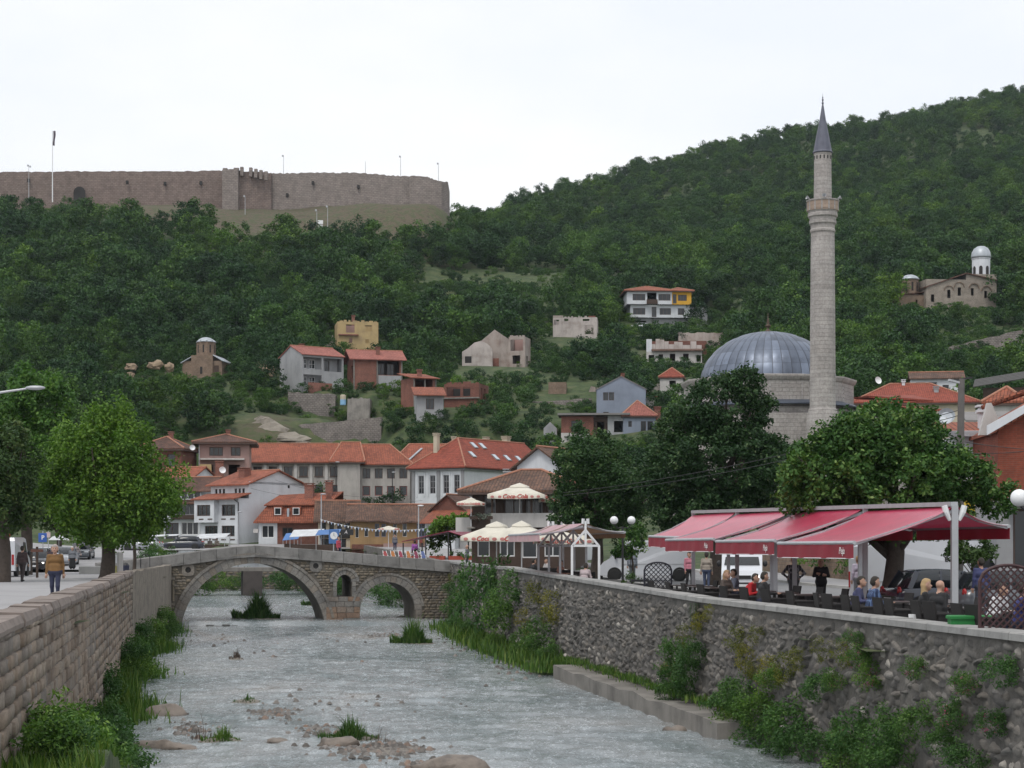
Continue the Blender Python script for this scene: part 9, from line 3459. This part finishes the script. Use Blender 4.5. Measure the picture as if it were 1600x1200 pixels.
for sx in (-1, 1):
	MB().tube([(0, 0, zt_ - 0.35), (sx * 0.3, 0, zt_ - 0.38), (sx * 0.5, 0, zt_ - 0.18)], 0.025, 6).build('arm', M_black, gl)
	MB().ball((sx * 0.52, 0, zt_), 0.2, 18, 12).build('globe', M_globe, gl, True)
p = spot(1243, 6.2)
gl = empty('globe_lamp', (gx(1243, 62), 62, -0.4), 0, 'single lamp with half white dome rising above the red awnings', 'street lamp')
zt_ = hz(797, 62) + 0.4
MB().tube([(0, 0, 0), (0, 0, zt_ - 0.15)], 0.045, 8).build('post', M_black, gl)
MB().lathe([(0.05, zt_ - 0.2), (0.2, zt_ - 0.05), (0.21, zt_ - 0.02)], 16).build('lamp_bowl', M_black, gl)
MB().lathe([(0.21, zt_ - 0.02), (0.19, zt_ + 0.1), (0.12, zt_ + 0.18), (0.02, zt_ + 0.21)], 16).build('globe', M_globe, gl, True)

up_ = empty('utility_pole', (gx(1497, 63), 63, -0.5), 0, 'tall grey utility pole with bracket lamp beside the broad linden', 'pole')
zt_ = hz(592, 63) + 0.5
MB().tube([(0, 0, -0.5), (0.12, 0, zt_)], [0.17, 0.11], 10).build('pole', pm('pole_grey', (0.13, 0.12, 0.115), 0.25, 3, 0.9), up_)
MB().bar((-0.15, 0, zt_ - 0.05), (0.5, 0, zt_ + 0.05), 0.06, 0.06).build('cross_arm', M_black, up_)
MB().bar((0.1, 0, zt_ - 0.15), (-0.35, -0.1, zt_ - 0.05), 0.12, 0.07).build('lamp', M_greymetal, up_)
MB().lathe([(0.15, zt_ * 0.58), (0.15, zt_ * 0.58 + 0.05)], 10).build('band', M_greymetal, up_)


def wire(label, a, b_, sag, group='overhead wires'):
	a, b_ = Vector(a), Vector(b_)
	pts = [a.lerp(b_, t / 14) + Vector((0, 0, -4 * sag * (t / 14) * (1 - t / 14))) for t in range(15)]
	o = MB().tube([q - a for q in pts], 0.013, 5).build('overhead_wire', M_black, None, loc=a)
	return tag(o, label, 'wire')


wire('wire running from the utility pole across the tall linden', at(1502, 640, 62.9), at(880, 770, 90), 0.35)
wire('second wire across the tall linden below the first', at(1502, 648, 62.9), at(880, 774, 90), 0.42)
wire('wire from the utility pole to the brick gable house', at(1504, 690, 63), at(1640, 704, 62), 0.05)
wire('lower wire between the utility pole and brick gable house', at(1504, 708, 63), at(1640, 700, 62), 0.08)
wire('wire strung across the gable of the white house towards the school', at(430, 750, 196), at(640, 775, 200), 0.8)
wire('wire strung from the white gable past the brick chimneys', at(392, 763, 196), at(660, 782, 200), 0.9)

sl_ = empty('street_lamp', (gx(-60, 62), 62, 0), 0, 'grey street lamp arm reaching out before the olive-green tree', 'street lamp')
zt_ = hz(606, 62)
MB().tube([(0, 0, 0), (0, 0, zt_ - 0.6), (0.5, 0, zt_ - 0.28), (2.25, 0, zt_ - 0.03)], [0.09, 0.06, 0.05, 0.035], 8).build('post', M_greymetal, sl_)
MB().ball((2.55, 0, zt_), (0.36, 0.14, 0.08), 12, 6).build('lamp_head', M_greymetal, sl_, True)
for px, y0, y1, Y, lab in ((502, 862, 772, 176, 'grey lamp post in front of the mansard house'), (654, 866, 790, 165, 'grey lamp post in front of the ochre house'), (525, 790, 722, 230, 'black lamp post against the school facade'), (613, 800, 738, 230, 'thin black post against the school side wing'), (372, 850, 800, 196, 'short grey post at the corner of the white gabled house')):
	rt, h_ = pole('lamp_post', lab, 'lamp post', px, y0, y1, Y, 0.07, mat=M_black if Y > 200 else M_greymetal)
	MB().ball((0.2, -0.1, h_), (0.3, 0.12, 0.07), 10, 6).build('lamp_head', M_globe if px == 654 else M_greymetal, rt, True)
for px, py, Y, r, lab in ((300, 700, 220, 0.36, 'satellite dish on the terrace between the brown roofed houses'), (347, 735, 206, 0.4, 'satellite dish above the dark roofed house'), (1371, 595, 212, 0.45, 'white satellite dish above the long red roof')):
	o = MB().lathe([(0.02, 0), (r * 0.6, 0.06), (r, 0.2)], 16, cap=False).build('satellite_dish', M_white, None, loc=at(px, py, Y), rot=(R(75), 0, R(25)))
	tag(o, lab, 'dish')

# ------------------------------------------------------------------ left street furniture
sg_ = empty('no_entry_sign', (gx(8, 100), 100, 0), 0, 'red round sign on a post at the left street edge', 'sign')
MB().tube([(0, 0, 0), (0, 0, 2.5)], 0.035, 8).build('post', M_greymetal, sg_)
MB().lathe([(0.3, -0.01), (0.3, 0.01)], 24).build('disc', pm('sign_red', (0.45, 0.02, 0.02), 0.1, 3, 0.4), sg_, loc=(0, -0.06, 2.35), rot=(R(90), 0, 0))
MB().box(-0.2, -0.085, 2.3, 0.2, -0.072, 2.4).build('bar', M_white, sg_)
sg_ = empty('parking_sign', (gx(67, 128), 128, 0), 0, 'blue parking sign with white letter P', 'sign')
MB().tube([(0, 0, 0), (0, 0, 2.9)], 0.035, 8).build('post', M_greymetal, sg_)
MB().cbox(-0.3, -0.08, 2.1, 0.3, -0.05, 2.75, 0.01).build('panel', pm('sign_blue', (0.03, 0.10, 0.38), 0.1, 3, 0.4), sg_)
link('lettering', text_mesh('P', 0.42, M_white, bold=0.012), sg_, (0.02, -0.09, 2.42), (R(90), 0, 0))
sg_ = empty('notice_sign', (gx(75.5, 130), 130, 0), 0, 'small pale square notice sign right of the parking sign', 'sign')
MB().tube([(0, 0, 0), (0, 0, 2.9)], 0.03, 8).build('post', M_greymetal, sg_)
MB().cbox(-0.16, -0.06, 2.45, 0.16, -0.03, 2.82, 0.008).build('panel', pm('sign_pale', (0.55, 0.42, 0.42), 0.1, 3, 0.5), sg_)
sg_ = empty('direction_sign', (gx(114, 150), 150, tz(gx(114, 150), 150)), 0, 'wide blue direction sign under the street trees', 'sign')
MB().tube([(0, 0, 0), (0, 0, 2.9)], 0.035, 8).build('post', M_greymetal, sg_)
MB().cbox(-0.5, -0.08, 2.3, 0.5, -0.05, 2.75, 0.01).build('panel', pm('sign_blue', (0.03, 0.10, 0.38)), sg_)
ks = empty('phone_kiosk', (gx(182, 101), 101, 0), R(-20), 'white and yellow kiosk box beside the thick trunk', 'kiosk')
MB().cbox(-0.3, -0.25, 0, 0.3, 0.25, 1.45, 0.04).build('cabinet', C_offwhite, ks)
MB().cbox(-0.22, -0.275, 0.82, 0.22, -0.252, 1.3, 0.01).build('screen_panel', M_white, ks)
MB().cbox(-0.2, -0.28, 0.2, 0.2, -0.252, 0.68, 0.01).build('lower_panel', pm('kiosk_yellow', (0.42, 0.38, 0.14), 0.2, 4, 0.6), ks)
bi = empty('litter_bin', (gx(196.5, 103), 103, 0), 0, 'dark blue litter bin beside the kiosk box', 'bin')
MB().lathe([(0.17, 0.05), (0.2, 0.6), (0.21, 0.62), (0.21, 0.68)], 14).build('drum', pm('bin_navy', (0.03, 0.035, 0.07), 0.2, 4, 0.5), bi)
MB().lathe([(0.21, 0.68), (0.12, 0.8), (0.02, 0.84)], 14).build('lid', M_black, bi)
hp2 = empty('railing_hoop', (gx(227, 112), 112, 0.0), R(10), 'thin dark metal hoop railing at the bridge approach', 'railing')
pts = [(-0.28, 0, 0.45)] + [(-0.28 * math.cos(t), 0, 1.05 + 0.25 * math.sin(t)) for t in [math.pi * i / 10 for i in range(11)]] + [(0.28, 0, 0.45)]
MB().tube(pts, 0.025, 6).build('hoop', M_black, hp2)
pl = empty('stone_planter', (gx(146, 116), 116, 0), R(-12), 'low pale stone planter wall on the left pavement', 'planter')
MB().cbox(-0.9, -0.3, 0, 0.9, 0.3, 0.5, 0.04).build('wall', M_kerb, pl)
rbn = empty('timber_post', (gx(58, 101), 101, 0), 0, 'brown timber post standing on the left pavement', 'post')
MB().cbox(-0.06, -0.06, 0, 0.06, 0.06, 1.75, 0.01).build('shaft', M_wood, rbn)
MB().cbox(-0.34, -0.07, 1.45, 0.34, 0.07, 1.6, 0.02).build('cross_board', pm('board_brown', (0.12, 0.05, 0.035), 0.2, 4, 0.7), rbn)
um = empty('street_umbrella', (gx(92, 134), 134, tz(gx(92, 134), 134)), 0, 'small white umbrella stall top behind the walkers on the left street', 'parasol')
MB().lathe([(0.8, 2.05), (0.5, 2.3), (0.03, 2.45)], 8).build('canopy', T_white, um)
MB().tube([(0, 0, 0), (0, 0, 2.4)], 0.025, 6).build('pole', M_greymetal, um)

# ------------------------------------------------------------------ market stalls beyond the bridge
def stall(label, px, Y, w, dep, h0, h1, mat, z=None):
	o = empty('market_stall', (gx(px, Y), Y, tz(gx(px, Y), Y) if z is None else z), R(-6), label, 'stall')
	mb = MB()
	mb.slab([(0, -dep, h0), (w, -dep, h0 + 0.15), (w, 0, h1 + 0.1), (0, 0, h1)], 0.04)
	mb.build('awning', mat, o)
	for x in (0.05, w - 0.05):
		MB().bar((x, -dep + 0.05, 0), (x, -dep + 0.05, h0), 0.05, 0.05).build('post', M_greymetal, o)
		MB().bar((x, -0.05, 0), (x, -0.05, h1), 0.05, 0.05).build('post', M_greymetal, o)
	MB().cbox(0.1, -dep + 0.3, 0, w - 0.1, -0.4, 0.85, 0.03).build('counter', M_wood, o)
	return o


stall('white canvas market stall with blue side before the brick mansard house', 459, 178, 3.1, 1.9, 1.6, 2.3, T_white)
stall('blue canvas stall squeezed beside the white canvas stall', 447, 181, 1.6, 1.6, 1.2, 1.9, T_blue)
stall('blue parasol-like stall under the clock sign', 498, 176, 2.3, 1.5, 1.8, 2.3, T_blue)
stall('wide white stall awning in front of the white gabled house', 312, 194, 3.4, 2.2, 1.5, 2.0, T_white, 1.2)
stall('long pale stall awning left of the white gabled house', 226, 194, 4.0, 1.6, 1.7, 1.9, C_white, 1.2)
ck = empty('clock_sign', (gx(521, 170), 170, tz(gx(521, 170), 170)), R(-5), 'blue sign box with round white clock beside the cream shop house', 'sign')
zc = hz(837, 170) - ck.location.z
MB().tube([(0, 0.1, 0), (0, 0.1, zc)], 0.06, 8).build('post', M_greymetal, ck)
MB().cbox(-0.45, 0, zc - 0.75, 0.5, 0.2, zc + 0.6, 0.03).build('box', T_blue, ck)
MB().lathe([(0.36, 0), (0.36, 0.03)], 24).build('clock_face', M_white, ck, loc=(0.05, -0.005, zc), rot=(R(90), 0, 0))
MB().bar((0.05, -0.045, zc), (0.05, -0.045, zc + 0.25), 0.04, 0.01).build('clock_hand', M_black, ck)
MB().bar((0.05, -0.045, zc), (0.22, -0.045, zc - 0.1), 0.04, 0.01).build('clock_hand', M_black, ck)
sb_ = MB().cbox(0.7, -0.05, zc + 0.05, 1.9, 0.15, zc + 0.6, 0.02).build('dark_panel', M_black, ck)
link('lettering', text_mesh('A', 0.45, M_letw, 0.2), sb_, (1.2, -0.07, zc + 0.32), (R(90), 0, 0))
cols_ = [(0.28, 0.05, 0.05), (0.36, 0.14, 0.04), (0.25, 0.04, 0.07), (0.36, 0.14, 0.05), (0.18, 0.03, 0.06), (0.08, 0.11, 0.25)]
for i, px in enumerate((602, 614, 626, 638, 650, 661)):
	Y = 141
	o = empty('deck_chair', (gx(px, Y), Y, RGZ(Y) + 0.1), R(20), ['red', 'orange', 'crimson', 'amber', 'maroon', 'blue'][i] + ' canvas folding deck chair in the row behind the bridge parapet', 'deck chair')
	o.scale = (0.85, 0.85, 0.72)
	cmn = pm('canvas_%d' % i, cols_[i], 0.15, 4, 0.8)
	mb = MB()
	mb.add([(-0.18, -0.3, 0.3), (0.18, -0.3, 0.3), (0.18, 0.25, 1.05), (-0.18, 0.25, 1.05)], [(0, 1, 2, 3)])
	mb.add([(-0.18, -0.31, 0.29), (0.18, -0.31, 0.29), (0.18, 0.24, 1.04), (-0.18, 0.24, 1.04)], [(3, 2, 1, 0)])
	mb.build('canvas', cmn, o)
	for sx in (-1, 1):
		MB().bar((sx * 0.22, -0.35, 0.1), (sx * 0.16, 0.3, 1.12), 0.045, 0.045).build('leg', M_white, o)
		MB().bar((sx * 0.26, 0.3, 0.0), (sx * 0.2, -0.25, 0.6), 0.045, 0.045).build('leg', M_white, o)
# flower baskets on the cafe parapet
gg = np.random.default_rng(21)
V, Q, T = leaf_cloud(crown_centres([(0, 0, 0, 0.75, 0.2, 0.22)], 18, gg), 0.18, 22, 0.12, gg)
pl = empty('parapet_flowers', at(752, 806, 125.6), R(-10), 'grey-green flower trough on the timber corner of the cafe balcony', 'plant')
link('foliage', np_mesh('foliage', V, Q, leaf_mat('silver_leaf', [(0, (0.10, 0.13, 0.10)), (1, (0.28, 0.31, 0.27))], 0.15, use_random=False), {'tone': T}), pl)
MB().cbox(-0.8, -0.12, -0.25, 0.8, 0.12, -0.02, 0.02).build('trough', M_wood, pl)

# bunting across the market street
a, b_ = at(500, 811, 172), at(664, 826, 160)
bt = empty('bunting', a, 0, 'string of small pale pennants strung across the market street', 'bunting')
pts = [a.lerp(b_, t / 30) + Vector((0, 0, -2.0 * (t / 30) * (1 - t / 30))) - a for t in range(31)]
MB().tube(pts, 0.012, 5).build('cord', M_white, bt)
for i in range(30):
	m_ = pts[i].lerp(pts[i + 1], 0.5)
	d = (pts[i + 1] - pts[i]) * 0.28
	MB().prism([m_ - d, m_ + d, m_ + Vector((0, 0, -0.24))], (0.0, 0.012, 0)).build('pennant', (M_white, pm('pennant_blue', (0.35, 0.42, 0.6), 0.1, 3, 0.7))[i % 2], bt, uv=False)


# ================================================================== AIR
hz_o = MB().box(-900, -60, -8, 900, 1520, 330).build('haze', None, uv=False)
hz_o.data.materials.clear()
m = bpy.data.materials.new('haze_air')
m.use_nodes = True
nt = m.node_tree
nt.nodes.clear()
vo = nt.nodes.new('ShaderNodeVolumePrincipled')
vo.inputs['Color'].default_value = (0.80, 0.88, 1.0, 1)
vo.inputs['Density'].default_value = 0.00006
out = nt.nodes.new('ShaderNodeOutputMaterial')
nt.links.new(vo.outputs[0], out.inputs['Volume'])
hz_o.data.materials.append(m)
tag(hz_o, kind='stuff')
